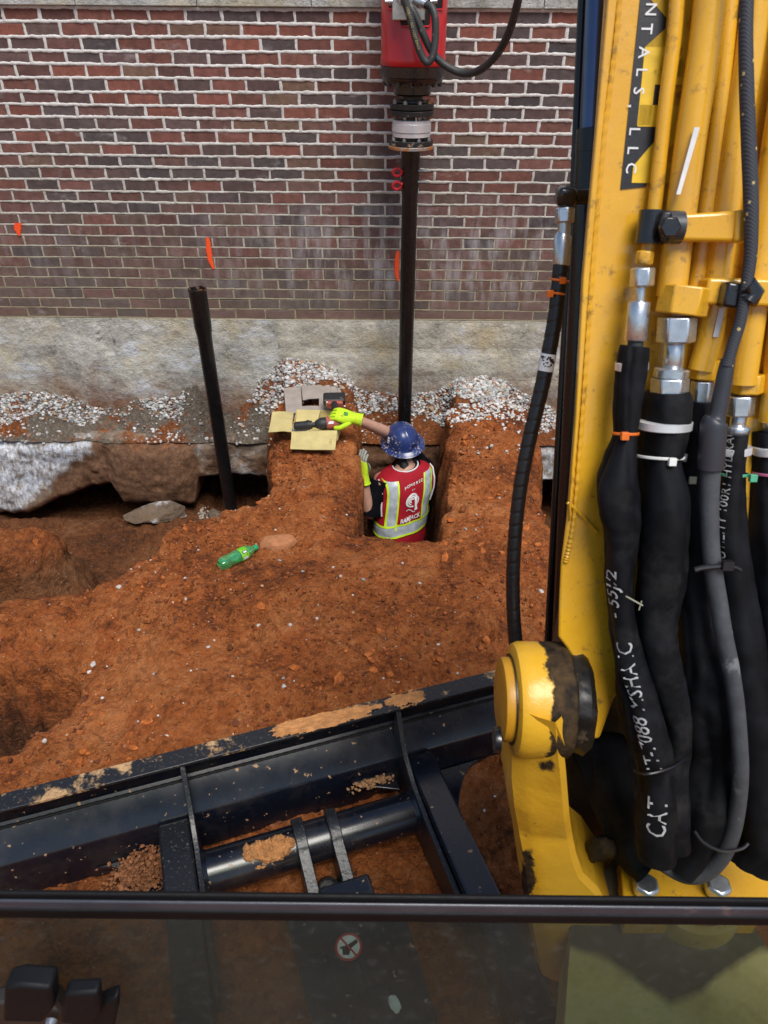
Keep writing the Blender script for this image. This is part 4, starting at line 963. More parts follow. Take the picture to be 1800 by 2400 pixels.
# ear and trousers, shirt
earc = HEAD + Vector((-0.066, -0.012, -0.028))
G().lathe([(0.004, 0.012), (0.013, 0.010), (0.020, 0.004), (0.016, -0.004), (0.004, -0.006)], earc, axis=(-0.9, -0.3, 0.1), seg=14).build('ear', MAT['skin'], person)
LEG = [((0.10, 4.06, -0.84), .165, .118), ((0.10, 4.06, -0.93), .15, .115)] + [(J[i][0], J[i][1] + .022, J[i][2] + .022) for i in (19, 20, 21, 23, 24, 25)]
skin_obj('trousers', LEG, [(0,1),(1,2),(2,3),(3,4),(1,5),(5,6),(6,7)], MAT['trousers'], person)
def boot(c):
    G().sweep([Vector(c) + Vector(d) for d in ((0, -.05, .0), (0, 0, .0), (0, .08, -.012), (-.01, .17, -.025), (-.012, .21, -.03))], [.045, .056, .054, .046, .02], 14).build('boot', MAT['trousers'], person)
boot((-0.02, 4.05, -1.505)); boot((0.21, 4.08, -1.505))
sl = G(); sl.loft(torso_loft(-0.004, list(np.linspace(-0.86, -0.25, 16)), 32))
def sleeve(g, a, b, t, r0, r1):
    pts = [a.lerp(b, k) for k in np.linspace(-0.15, t, 9)]
    R = [r0 + (r1 - r0) * k / 8 + 0.004 * math.sin(k * 2.1) for k in range(9)]
    g.sweep(pts, R, 20)
sleeve(sl, SH_L, EL_L, 0.93, .073, .064); sleeve(sl, SH_R, EL_R, 0.62, .060, .056)
sl.build('shirt', MAT['navy'], person)
vest = G().loft(torso_loft(0.006, zz_), caps=False).build('vest', MAT['vest_red'], person)
def patch(x0, x1, z0, z1, off, nx=8, nz=24):
    """x0, x1: numbers or functions of z"""
    f0 = x0 if callable(x0) else (lambda z: x0); f1 = x1 if callable(x1) else (lambda z: x1)
    V = []
    for j in range(nz + 1):
        z = z0 + (z1 - z0) * j / nz
        for i in range(nx + 1): V.append(vest_pt(f0(z) + (f1(z) - f0(z)) * i / nx, z, off))
    F = [(j*(nx+1)+i, j*(nx+1)+i+1, (j+1)*(nx+1)+i+1, (j+1)*(nx+1)+i) for j in range(nz) for i in range(nx)]
    return G().add(V, F)
for s in (-1, 1):
    c = lambda z, s=s: s * (0.116 + 0.02 * (z + 0.6))
    patch(lambda z: c(z) - 0.025, lambda z: c(z) + 0.025, -0.60, -0.275, 0.0095).build('reflective_stripe', MAT['silver'], vest)
    for q in (-1, 1):
        patch(lambda z: c(z) + q * 0.030 - 0.0055, lambda z: c(z) + q * 0.030 + 0.0055, -0.60, -0.275, 0.0115, 2).build('lime_edging', MAT['lime'], vest)
def band(z0, z1, off):
    zs = np.linspace(z0, z1, 6); return G().loft(torso_loft(off, zs), caps=False)
band(-0.640, -0.572, 0.0125).build('waist_band', MAT['silver'], vest)
band(-0.574, -0.561, 0.0150).build('lime_edging', MAT['lime'], vest)
band(-0.650, -0.637, 0.0150).build('lime_edging', MAT['lime'], vest)
for s in (-1, 1):
    pts = [vest_pt(s * (0.168 + 0.012 * math.sin((z + 0.5) * 9)), z, 0.012) for z in np.linspace(-0.50, -0.285, 16)]
    G().sweep(pts, 0.0055, 8).build('armhole_binding', MAT['label_white'], vest)
pts = [spine(-0.245) + ex * (0.083 * math.sin(a)) + eb * (0.088 * math.cos(a)) + Vector((0, 0, 0.004)) for a in np.linspace(-1.9, 1.9, 24)]
G().sweep(pts, 0.0055, 8).build('collar_binding', MAT['label_white'], vest)
lt = G(); map_text(lt, 'RAMJACK', lambda x, y: vest_pt(0.004 + x, -0.550 + y + x * 0.10, 0.0135), 0.044, 0.0015, 0.70)
def arc_text(txt, size, z0, w, bow):
    V, F = text_geo(txt, size); lt.add([vest_pt(0.010 + x * w, z0 + y - bow * (x ** 2) + x * 0.12, 0.0135) for x, y in V], F)
for i, ch in enumerate('POWERED'):
    xo = (i - 3) * 0.0195; V, F = text_geo(ch, 0.024, 0.0004); lt.add([vest_pt(0.012 + xo + x, -0.318 + y - 1.6 * xo ** 2 + xo * 0.15, 0.0135) for x, y in V], F)
arc_text('B Y', 0.014, -0.350, 1.0, 0)
lt.build('printed_lettering', MAT['white_ink'], vest, smooth=False)['kind'] = 'stuff'
# ram's head emblem: curled horn and muzzle
em = G()
def ribbon(pts, w):
    n = len(pts); V = []
    for i, (x, z) in enumerate(pts):
        a = pts[max(i-1, 0)]; b = pts[min(i+1, n-1)]; dx, dz = b[0]-a[0], b[1]-a[1]; L = math.hypot(dx, dz) or 1
        ww = w[i] if hasattr(w, '__len__') else w
        V += [vest_pt(x - dz/L*ww, z + dx/L*ww, 0.0135), vest_pt(x + dz/L*ww, z - dx/L*ww, 0.0135)]
    em.add(V, [(2*i, 2*i+1, 2*i+3, 2*i+2) for i in range(n-1)])
HC = (0.002, -0.412)
for r, a0, a1, w in ((0.037, -0.6, 5.0, 0.0058), (0.0235, -0.2, 4.5, 0.0042), (0.0115, 0.3, 4.4, 0.0038)):
    ribbon([(HC[0] + r * math.cos(a), HC[1] + r * 1.05 * math.sin(a)) for a in np.linspace(a0, a1, 26)], [w * (0.5 + 0.5 * math.sin(math.pi * (i + 3) / 31)) + .001 for i in range(26)])
ribbon([(0.030, -0.395), (0.034, -0.430), (0.033, -0.455), (0.036, -0.485)], [0.008, 0.011, 0.009, 0.011])
ribbon([(0.046, -0.400), (0.053, -0.420), (0.050, -0.440), (0.044, -0.448)], [0.002, 0.004, 0.004, 0.002])
ribbon([(-0.030, -0.478), (-0.015, -0.470), (0.002, -0.478), (0.014, -0.492), (0.028, -0.494)], 0.0028)
em.build('ram_emblem', MAT['white_ink'], vest, smooth=False)
# hair at the nape
skin_obj('hair', [(HEAD + Vector((0.012, -0.048, -0.045)), .068, .052), (HEAD + Vector((0.0, -0.01, 0.0)), .081, .088), (HEAD + Vector((0.022, -0.058, -0.092)), .054, .040)], [(0, 1), (0, 2)], MAT['hair'], person)
# full-brim hard hat
def mat_hat():
    m = M('blue_patterned_hard_hat'); a = m.noise(7, 4)
    wv = m.n('TexWave', {'Vector': m.pos(), 'Scale': 46.0, 'Distortion': 0.5}, bands_direction='DIAGONAL')
    c = m.mix(m.math('MULTIPLY', wv, 0.7), (0.011, 0.022, 0.098), (0.026, 0.048, 0.170)); c = m.mix(m.ramp(a, (0.45, 0.0), (0.8, 0.3)), c, (0.05, 0.09, 0.26))
    sp = m.ramp(m.noise(75, 6, rough=0.6), (0.575, 0.0), (0.61, 0.95)); zone = m.ramp(m.noise(11, 4), (0.47, 0.0), (0.55, 1.0))
    k = m.math('MULTIPLY', sp, zone); c = m.mix(k, c, (0.52, 0.45, 0.36))
    return m.fin(c, m.mix(k, (0.28, 0.28, 0.28), (0.9, 0.9, 0.9)), 0, m.bump(m.noise(70, 4), 0.08, 0.003), Coat_Weight=0.3, Coat_Roughness=0.15)
HAT_AX = Vector((-0.06, -0.20, 1)).normalized()
hf = (fwd - HAT_AX * fwd.dot(HAT_AX)).normalized(); hr = hf.cross(HAT_AX)
HB = HEAD + Vector((0.0, 0.0, 0.028))
def hat_pt(a, r, h): return HB + hf * (math.cos(a) * r * 1.10) + hr * (math.sin(a) * r * 0.96) + HAT_AX * h
hat_rings = []; seg = 48
prof = [(0.098, 0.0), (0.146, -0.014), (0.148, -0.010), (0.142, -0.006), (0.118, 0.004), (0.112, 0.012), (0.108, 0.030), (0.103, 0.055), (0.094, 0.080), (0.078, 0.103), (0.055, 0.120), (0.028, 0.129), (0.004, 0.131)]
for r, h in prof:
    ring_ = []
    for k in range(seg):
        a = 2 * math.pi * k / seg; q = hat_pt(a, r, h)
        if h > 0.03:   # three crown ridges front to back
            side = abs(math.sin(a) * r)
            q = q + HAT_AX * (0.006 * math.exp(-(side / 0.010) ** 2) + 0.003 * math.exp(-((side - 0.045) / 0.012) ** 2)) * min(1, (h - 0.03) / 0.05)
        ring_.append(q)
    hat_rings.append(ring_)
hat = G().loft(hat_rings).build('hard_hat', mat_hat(), person, angle=60)
tag(hat, 'blue full brim hard hat splashed with dried mud')
def hat_plate(a, r, h, w, hh, name, mat, lift=0.002):
    c = hat_pt(a, r, h); n = (c - (HB + HAT_AX * (h * 0.55))).normalized(); t = HAT_AX.cross(n).normalized(); b = n.cross(t)
    V = [c + n * lift + t * (w * x) + b * (hh * y) for x, y in ((-.5, -.3), (-.3, -.5), (.3, -.5), (.5, -.3), (.5, .35), (.35, .5), (-.35, .5), (-.5, .35))]
    return G().prism(V, n * -0.004).build(name, mat, hat, smooth=False)
hat_plate(math.pi * 0.5 + math.pi * 0.0 + math.pi, 0.108, 0.046, 0.022, 0.026, 'round_sticker', MAT['label_white'])
hat_plate(math.pi * 1.5 + 0.02, 0.102, 0.068, 0.018, 0.010, 'small_sticker', MAT['label_white'])
for a in (math.pi * 1.28, math.pi * 1.02): hat_plate(a, 0.113, 0.020, 0.026, 0.014, 'slot_cover', plain('dark_slot', (0.02, 0.03, 0.09), 0.5), 0.0025)
sc = G()
for q in range(9):
    a = math.pi * (0.86 + 0.012 * q); h = 0.026 + 0.012 * ((q * 7) % 4) / 3; c = hat_pt(a, 0.1115, h); 
    sc.sweep([c, hat_pt(a + 0.05, 0.1100, h + 0.018)], 0.0012, 5)
sc.build('marker_scrawl', MAT['black_vinyl'], hat)
# gloved hands: palm, four fingers, thumb
def hand(wrist, d, nrm_, side, curls, thumb, name_label, spread=0.012, thumb_curl=0.5, sc=1.0, backs='glove_lime'):
    """d: direction of the fingers, nrm_: out of the back of the hand, side: +1 puts the thumb toward d x nrm_"""
    d = Vector(d).normalized(); nrm_ = Vector(nrm_); nrm_ = (nrm_ - d * nrm_.dot(d)).normalized(); w = d.cross(nrm_).normalized() * side
    wrist = Vector(wrist)
    P_ = lambda a, b, c: wrist + d * (a * sc) + w * (b * sc) + nrm_ * (c * sc)
    rings = []
    for a, hw, ht, b0 in ((-.045, .034, .031, 0), (-.02, .033, .029, 0), (0, .032, .026, 0), (.02, .037, .024, .002), (.05, .043, .022, .002), (.078, .043, .019, 0), (.096, .039, .015, 0)):
        rings.append([P_(a, b0 + hw * math.cos(t), ht * math.sin(t)) for t in np.linspace(0, 2 * math.pi, 20, endpoint=False)])
    gl = G().loft(rings)
    cuff = [P_(-.045, .0345 * math.cos(t), .0315 * math.sin(t)) for t in np.linspace(0, 2 * math.pi, 20)]
    gl.sweep(cuff, 0.0035, 6)
    fing = G()
    for i, (b, L, r) in enumerate(((.031, .070, .0098), (.0105, .080, .0102), (-.0105, .074, .0098), (-.031, .058, .0088))):
        p = P_(.086, b, 0); cur = curls[i]; dirv = (d + w * (spread * (1.5 - i))).normalized(); pts = [P_(.060, b, .002), p]; ang = 0
        for q, seg_ in enumerate((.42, .33, .25)):
            ang += cur * (0.55, 0.8, 0.55)[q]
            pts.append(pts[-1] + (dirv * math.cos(ang) - nrm_ * math.sin(ang)) * (L * seg_ * sc))
        c = catmull([tuple(x) for x in pts], 5); n = len(c)
        (gl if backs == 'glove_lime' and i >= 0 and False else fing).sweep([Vector(x) for x in c], [r * sc * (1.0 - 0.22 * (k / (n-1))) if k < n - 1 else r * sc * 0.45 for k in range(n)], 12)
    tb = [P_(.012, .026, -.006), P_(.034, .048 + .008 * thumb, -.012), P_(.060, .060 + .016 * thumb, -.018 - .01 * thumb_curl), P_(.088, .058 + .016 * thumb, -.026 - .02 * thumb_curl)]
    c = catmull([tuple(x) for x in tb], 6); n = len(c)
    fing.sweep([Vector(x) for x in c], [.0155 * sc * (1 - 0.25 * k / (n-1)) if k < n - 1 else .006 * sc for k in range(n)], 12)
    return gl, fing
gl, fi = hand(WR_L + Vector((0, 0, 0.035)), (-0.10, 0.18, 0.97), (-0.80, -0.55, 0.0), -1, (0.25, 0.30, 0.34, 0.40), 1.0, '', thumb_curl=0.6, sc=1.08)
g1 = gl.build('glove', MAT['glove_lime'], person, angle=60); fi.build('fingers', MAT['glove_grey'], g1, angle=60)
pal = G().lathe([(0.0, 0.0), (0.03, 0.0), (0.028, 0.006), (0.0, 0.008)], WR_L + Vector((0.022, 0.03, 0.085)), axis=(0.8, 0.55, 0), seg=16, caps=False).build('palm_coating', MAT['glove_grey'], g1)
dR = (WR_R - EL_R).normalized()
gl, fi = hand(WR_R + dR * 0.035, (-0.95, 0.10, 0.20), (0.05, -0.50, 0.85), -1, (0.75, 0.85, 0.95, 1.0), 0.3, '', thumb_curl=0.8, sc=1.15)
g2 = gl.build('glove', MAT['glove_lime'], person, angle=60); fi.build('fingers', MAT['glove_lime'], g2, angle=60)
lg = G(); c_ = WR_R + dR * 0.035 + Vector((-0.045, -0.012, 0.034)); t1, t2 = Vector((-0.95, 0.10, 0.20)).normalized(), Vector((0.15, 0.84, 0.50)).normalized()
for s in (-1, 0, 1): lg.box(c_ + t2 * (s * 0.009), (0.026, 0.005, 0.003), Matrix((t1, t2, t1.cross(t2))).transposed())
lg.build('glove_badge', plain('green_badge', (0.05, 0.33, 0.08), 0.6), g2)

# ------------------------------------------------------------------ cartons and drill on the ridge
def mat_card(name, base, ribs):
    m = M(name); wv = m.n('TexWave', {'Vector': m.pos(), 'Scale': 42.0, 'Distortion': 0.6, 'Detail': 1.0}, bands_direction='X')
    c = m.mix(m.ramp(m.noise(14, 6), (0.3, 0.0), (0.75, 1.0)), tuple(k * 0.72 for k in base), base)
    c = m.mix(m.math('MULTIPLY', wv, 0.18 * ribs), c, tuple(k * 0.6 for k in base))
    c = m.mix(m.ramp(m.noise(30, 6, rough=0.7), (0.68, 0.0), (0.73, 0.5)), c, (0.30, 0.15, 0.06))
    return m.fin(c, 0.85, 0, m.bump(m.math('ADD', m.math('MULTIPLY', wv, 0.5 * ribs), m.noise(40, 5)), 0.3, 0.003))
MAT['card_y'] = mat_card('yellow_waxed_cardboard', (0.62, 0.51, 0.22), 1.0)
MAT['card_g'] = mat_card('grey_cardboard', (0.37, 0.32, 0.28), 0.2)
def sheet(corners, name, mat, parent, t=0.0035, sag=0.006, n=7, seed=0):
    """cardboard sheet between four corners, a little warped"""
    a, b, c, d = [Vector(q) for q in corners]; V = []
    nn = ((b - a).cross(d - a)).normalized()
    if nn.z < 0: nn = -nn
    for j in range(n):
        for i in range(n):
            s, q = i / (n-1), j / (n-1); p = a.lerp(b, s).lerp(d.lerp(c, s), q)
            V.append(p + nn * (sag * float(vnoise(s * 2.5 + seed, q * 2.5, seed, 9))))
    m = n * n; F = [(j*n+i, j*n+i+1, (j+1)*n+i+1, (j+1)*n+i) for j in range(n-1) for i in range(n-1)]
    V += [p - nn * t for p in V]; F += [tuple(m + k for k in reversed(f)) for f in F]
    edge = [i for i in range(n)] + [j*n+n-1 for j in range(1, n)] + [(n-1)*n+i for i in range(n-2, -1, -1)] + [j*n for j in range(n-2, 0, -1)]
    F += [(edge[k], edge[k] + m, edge[(k+1) % len(edge)] + m, edge[(k+1) % len(edge)]) for k in range(len(edge))]
    return G().add(V, F).build(name, mat, parent, smooth=True, angle=30)
zbx = gz(-0.45, 4.2) + 0.005
H1 = zbx + 0.065
q = lambda u, v, z: at_z(u, v, z)
# yellow carton
A, B_, C_, D_ = q(630, 932, H1), q(728, 931, H1), q(742, 888, H1), q(642, 885, H1)       # rim: front-left, front-right, back-right, back-left
dn = Vector((0, 0, -(H1 - zbx)))
box1 = thing('cardboard_box', (A + C_) / 2 + dn, 'opened yellow cardboard box with spread flaps under the drill', 'box')
for i, (s, e, nm) in enumerate(((A, B_, 'front_panel'), (B_, C_, 'side_panel'), (C_, D_, 'back_panel'), (D_, A, 'side_panel'))):
    sheet((s, e, e + dn, s + dn), nm, MAT['card_y'], box1, sag=0.002, seed=i)
sheet((A + dn * .95, B_ + dn * .95, C_ + dn * .95, D_ + dn * .95), 'bottom', MAT['card_y'], box1, sag=0.002)
sheet((A, B_, q(724, 972, H1 - 0.035), q(627, 969, H1 - 0.03)), 'front_flap', MAT['card_y'], box1, seed=5)
sheet((q(634, 889, H1 + .004), A, q(580, 933, H1 - 0.005), q(588, 891, H1 + 0.010)), 'left_flap', MAT['card_y'], box1, seed=8)
sheet((D_, q(692, 886, H1 + 0.005), q(684, 918, H1 - 0.035), q(636, 918, H1 - 0.04)), 'inner_flap', MAT['card_y'], box1, seed=11, sag=0.004)
sheet((q(636, 914, H1 - 0.03), q(632, 931, H1 - .008), q(664, 930, H1 - 0.03), q(652, 922, H1 - 0.03)), 'plastic_bag', plain('pale_blue_plastic', (0.42, 0.50, 0.68), 0.35), box1, sag=0.006, seed=3)
mk = G()
V, F = text_geo('7.25', 0.02); o_ = q(712, 955, H1 - 0.015); 
tu = (q(712, 945, H1 - .008) - q(712, 965, H1 - .025)).normalized(); tv = (q(722, 955, H1 - .015) - q(702, 955, H1 - .015)).normalized()
mk.add([o_ + tu * (-x) + tv * (y) + Vector((0, 0, 0.008)) for x, y in V], F); mk.build('marker_note', plain('brown_marker', (0.28, 0.10, 0.03), 0.6), box1, smooth=False)
# grey carton lying behind, its mouth partly open
H2 = zbx + 0.05
box2 = thing('cardboard_box', q(675, 865, zbx), 'flattened grey cardboard box with a dark gap behind the yellow box', 'box')
K = [q(613, 838, H2 + .03), q(728, 833, H2 + .03), q(742, 884, H2), q(618, 892, H2)]
dk = Vector((0, 0.0, -(H2 - zbx)))
for i in range(4): sheet((K[i], K[(i+1) % 4], K[(i+1) % 4] + dk, K[i] + dk), 'side_panel', MAT['card_g'], box2, sag=0.002, seed=20 + i)
sheet((K[0], q(650, 836, H2 + .03), q(653, 892, H2 + .002), K[3]), 'left_flap', MAT['card_g'], box2, seed=31)
sheet((q(651, 833, H2 + .036), q(690, 830, H2 + .036), q(691, 860, H2 + .022), q(654, 864, H2 + .022)), 'top_flap', MAT['card_g'], box2, seed=34)
sheet((q(690, 832, H2 + .032), q(712, 832, H2 + .032), q(716, 884, H2 + .004), q(689, 888, H2 + .004)), 'right_flap', MAT['card_g'], box2, seed=36)
sheet((q(712, 836, H2 + .02), q(734, 838, H2 + .02), q(742, 860, H2 + .01), q(716, 862, H2 + .01)), 'outer_flap', MAT['card_g'], box2, seed=38)
sheet((q(652, 876, H2 + .012), q(690, 877, H2 + .012), q(690, 890, H2 + .002), q(652, 892, H2 + .002)), 'lower_flap', MAT['card_g'], box2, seed=39)
# impact drill
MAT['drill_red'] = worn('dusty_red_plastic', (0.40, 0.085, 0.055), 0.6, dark=0.7, scale=30, dirt=(0.36, 0.25, 0.17), dirt_amt=0.56, bump=0.2)
MAT['drill_black'] = worn('dusty_black_plastic', (0.018, 0.018, 0.02), 0.55, dark=0.7, scale=30, dirt=(0.30, 0.21, 0.14), dirt_amt=0.58, bump=0.3)
drill = thing('impact_drill', q(690, 914, H1 - 0.01), 'muddy red and black cordless drill in the gloved hand over the box', 'drill')
dz = H1 + 0.030
Dp = [q(u, v, dz) for u, v in ((634, 921), (650, 919), (672, 917), (686, 916), (700, 914), (712, 913), (722, 912), (733, 912))]
axd = (Dp[-1] - Dp[0]).normalized(); Ld = (Dp[-1] - Dp[0]).length
G().lathe([(0.0, 0), (0.018, 0.002), (0.0265, 0.014), (0.027, Ld * .28), (0.031, Ld * .30), (0.031, Ld * .345), (0.026, Ld * .355), (0.026, Ld * .40), (0.014, Ld * .41), (0.014, Ld * .48), (0.0, Ld * .48)], Dp[0], axis=axd, seg=24, caps=False).build('chuck', MAT['drill_black'], drill)
G().lathe([(0.013, Ld * .46), (0.022, Ld * .48), (0.035, Ld * .56), (0.039, Ld * .62), (0.039, Ld * .72), (0.037, Ld * .73)], Dp[0], axis=axd, seg=24).build('gear_nose', MAT['drill_black'], drill)
mot = G().lathe([(0.038, Ld * .70), (0.0405, Ld * .72), (0.0405, Ld * .93), (0.038, Ld * .945)], Dp[0], axis=axd, seg=24).build('motor_housing', MAT['drill_red'], drill)
G().lathe([(0.039, Ld * .94), (0.040, Ld * .96), (0.034, Ld * 1.02), (0.018, Ld * 1.035), (0.0, Ld * 1.035)], Dp[0], axis=axd, seg=24, caps=False).build('end_cap', worn('dusty_cap', (0.25, 0.15, 0.09), 0.8, scale=50, dark=0.4), drill)
cm = Dp[0] + axd * (Ld * .80); vw = (CAMP - cm).normalized(); side_ = axd.cross(vw).normalized(); up_ = side_.cross(axd).normalized()
G().prism([cm + up_ * 0.0405 + axd * x + side_ * y for x, y in ((-.018, .006), (.016, .006), (.016, -.010), (-.012, -.010), (-.016, -.002))], up_ * 0.0012).build('maker_plate', MAT['label_white'], mot, smooth=False)
hp = [Dp[0] + axd * (Ld * .78), q(727, 895, dz + .02), q(724, 880, dz + .03), q(722, 872, dz + .035)]
G().sweep([Vector(x) for x in catmull([tuple(x) for x in hp], 5)], 0.021, 14).build('handle', MAT['drill_black'], drill)
bt = q(722, 862, dz + 0.04); e1 = (q(745, 861, dz + .04) - q(700, 862, dz + .04)).normalized(); e2 = (q(722, 852, dz + .055) - q(722, 876, dz + .03)).normalized(); e2 = (e2 - e1 * e2.dot(e1)).normalized(); e3 = e1.cross(e2)
RM = Matrix((e1, e2, e3)).transposed()
bat = G().box(bt, (0.142, 0.092, 0.05), RM).build('battery', MAT['drill_black'], drill, bevel=0.014, bseg=3)
G().box(bt - e2 * 0.052 - e3 * 0.004, (0.11, 0.03, 0.05), RM).build('battery_foot', MAT['drill_red'], drill, bevel=0.008)
G().lathe([(0.006, 0), (0.006, 0.004)], bt - e2 * 0.062 - e1 * 0.046 + e3 * 0.022, axis=e3, seg=10).build('work_light', plain('led_white', (0.8, 0.78, 0.7), 0.3), drill)

# ------------------------------------------------------------------ green bottle on the clay
def mat_bottle():
    m = M('green_plastic_bottle'); nb = m.bump(m.noise(30, 3), 0.3, 0.006)
    tr = m.n('BsdfTransparent', {0: (0.50, 0.95, 0.60, 1)}); df = m.n('BsdfDiffuse', {0: (0.06, 0.50, 0.16, 1), 'Normal': nb}); gl = m.n('BsdfGlossy', {0: (1, 1, 1, 1), 'Roughness': 0.10, 'Normal': nb})
    a = m.n('MixShader', {0: m.rng(m.noise(40, 5), 0.35, 0.65, 0.25, 0.55), 1: tr, 2: df})
    b = m.n('MixShader', {0: m.math('ADD', m.math('MULTIPLY', m.n('LayerWeight', {0: 0.35, 'Normal': nb}, out=1), 0.5), 0.07), 1: a, 2: gl})
    m.nt.links.new(b, m.out.inputs[0]); return m.m
b0, b1 = on_ground(476, 1232), on_ground(556, 1190)
axb = (b1 - b0).normalized(); Lb = (b1 - b0).length; rb = 0.0335
base_b = b0 + Vector((0, 0, rb * 0.86)) ; tip = b1 + Vector((0, 0, rb * 0.72)); axb = (tip - base_b).normalized(); Lb = (tip - base_b).length
bottle = thing('plastic_bottle', b0, 'green plastic soda bottle lying on the clay beside a clod', 'bottle')
k_ = Lb / 0.235
prof_b = [(0.0, 0.012), (0.014, 0.004), (0.024, 0.0), (0.031, 0.010), (0.0335, 0.028), (0.0325, 0.045), (0.030, 0.062), (0.0325, 0.078), (0.031, 0.086), (0.033, 0.094), (0.031, 0.102), (0.033, 0.108), (0.0335, 0.114), (0.0335, 0.160), (0.033, 0.166), (0.028, 0.184), (0.018, 0.203), (0.0125, 0.213), (0.0125, 0.224), (0.0, 0.224)]
bg = G().lathe([(r, d * k_) for r, d in prof_b], base_b, axis=axb, seg=40, caps=False)
bv = []
for i, p in enumerate(bg.v):        # dented, petal-footed lower end
    p = Vector(p); s = (p - base_b).dot(axb) / k_; rad = p - base_b - axb * (p - base_b).dot(axb)
    if s < 0.075 and rad.length > 1e-6:
        a = (i % 40) / 40 * 2 * math.pi; p = p - rad * (0.13 * (0.5 + 0.5 * math.cos(5 * a)) * (1 - s / 0.075) + 0.12 * max(0, float(vnoise(math.cos(a) * 2, math.sin(a) * 2, s * 40, 4))))
    bv.append(tuple(p))
bg.v = bv; bg.build('bottle_body', mat_bottle(), bottle)
def mat_label():
    m = M('bottle_label'); k = m.ramp(m.noise(55, 3), (0.50, 0.0), (0.53, 1.0)); k2 = m.ramp(m.noise(80, 3), (0.60, 0.0), (0.62, 1.0))
    return m.fin(m.mix(k2, m.mix(m.math('MULTIPLY', k, 0.5), (0.14, 0.46, 0.02), (0.28, 0.60, 0.03)), (0.03, 0.06, 0.03)), 0.35)
lb = G().lathe([(0.0338, 0.116 * k_), (0.0341, 0.117 * k_), (0.0341, 0.158 * k_), (0.0338, 0.159 * k_)], base_b, axis=axb, seg=40, caps=False).build('label_sleeve', mat_label(), bottle)
G().lathe([(0.0130, 0.213 * k_), (0.0148, 0.214 * k_), (0.0148, 0.232 * k_), (0.013, 0.235 * k_), (0.0, 0.235 * k_)], base_b, axis=axb, seg=24, caps=False).build('cap', plain('green_cap', (0.02, 0.36, 0.15), 0.4), bottle)
vb = (CAMP - base_b); vb = (vb - axb * vb.dot(axb)).normalized(); sb = axb.cross(vb)
def lab(x, a): return base_b + axb * (x * k_) + (vb * math.cos(a) + sb * math.sin(a)) * 0.0346
for nm, x0, x1, a0, a1, mt in (('printed_panel', .124, .150, .55, .95, 'label_white'), ('printed_panel', .126, .154, -.35, .05, 'black_vinyl'), ('printed_panel', .130, .150, -.28, -.02, 'label_white')):
    n = 6; V = []
    r_ = 1.0 if mt == 'black_vinyl' else 1.004
    for i in range(n + 1): V += [base_b + (lab(x0, a0 + (a1-a0)*i/n) - base_b) * 1.0 + (vb * 0.0004 if r_ > 1 else vb * 0), lab(x1, a0 + (a1-a0)*i/n) + (vb * 0.0004 if r_ > 1 else vb * 0)]
    G().add(V, [(2*i, 2*i+1, 2*i+3, 2*i+2) for i in range(n)]).build(nm, MAT[mt], lb)

# ------------------------------------------------------------------ clods, stones and broken concrete one can pick out
def rock(name, c, size, squash, mat, seed, label, cat, detail=2, jag=0.3):
    import bmesh
    bm = bmesh.new(); bmesh.ops.create_icosphere(bm, subdivisions=detail + 1, radius=1.0)
    V = np.array([v.co[:] for v in bm.verts])
    d = 1 + jag * fbm(V[:, 0], V[:, 1], V[:, 2], 1.1, 4, seed, 0.55)
    # chipped planes
    r2 = np.random.default_rng(seed)
    V = V * d[:, None]
    for _ in range(7):
        n = r2.normal(size=3); n /= np.linalg.norm(n); h = r2.uniform(0.55, 0.85); q_ = V @ n; V = V - np.outer(np.maximum(q_ - h, 0), n) * 0.85
    V = V * np.array(squash) * size; a = r2.uniform(0, 6.28); R = np.array([[math.cos(a), -math.sin(a), 0], [math.sin(a), math.cos(a), 0], [0, 0, 1]])
    V = V @ R.T + np.array(c)
    for v, co in zip(bm.verts, V): v.co = co
    me = bpy.data.meshes.new(name); bm.to_mesh(me); bm.free(); me.polygons.foreach_set('use_smooth', np.ones(len(me.polygons), bool)); me.set_sharp_from_angle(angle=math.radians(32))
    return tag(link(name, me, mat), label, cat)
MAT['stone'] = worn('pale_stone', (0.56, 0.53, 0.48), 0.85, dark=0.65, scale=70, dirt=(0.33, 0.16, 0.08), dirt_amt=0.60, bump=0.3)
MAT['rubble'] = mat_concrete('broken_concrete', (0.17, 0.125, 0.092), 0.9, False, 1.3)
MAT['clod_light'] = worn('light_clay_clod', (0.46, 0.19, 0.08), 0.95, dark=0.7, scale=45, bump=0.6, bscale=110)
p = on_ground(600, 1178, 0.012); rock('clay_clod', p, 0.074, (1.1, 0.85, 0.65), MAT['clod_light'], 3, 'flat pale orange clay clod just right of the green bottle', 'clod')
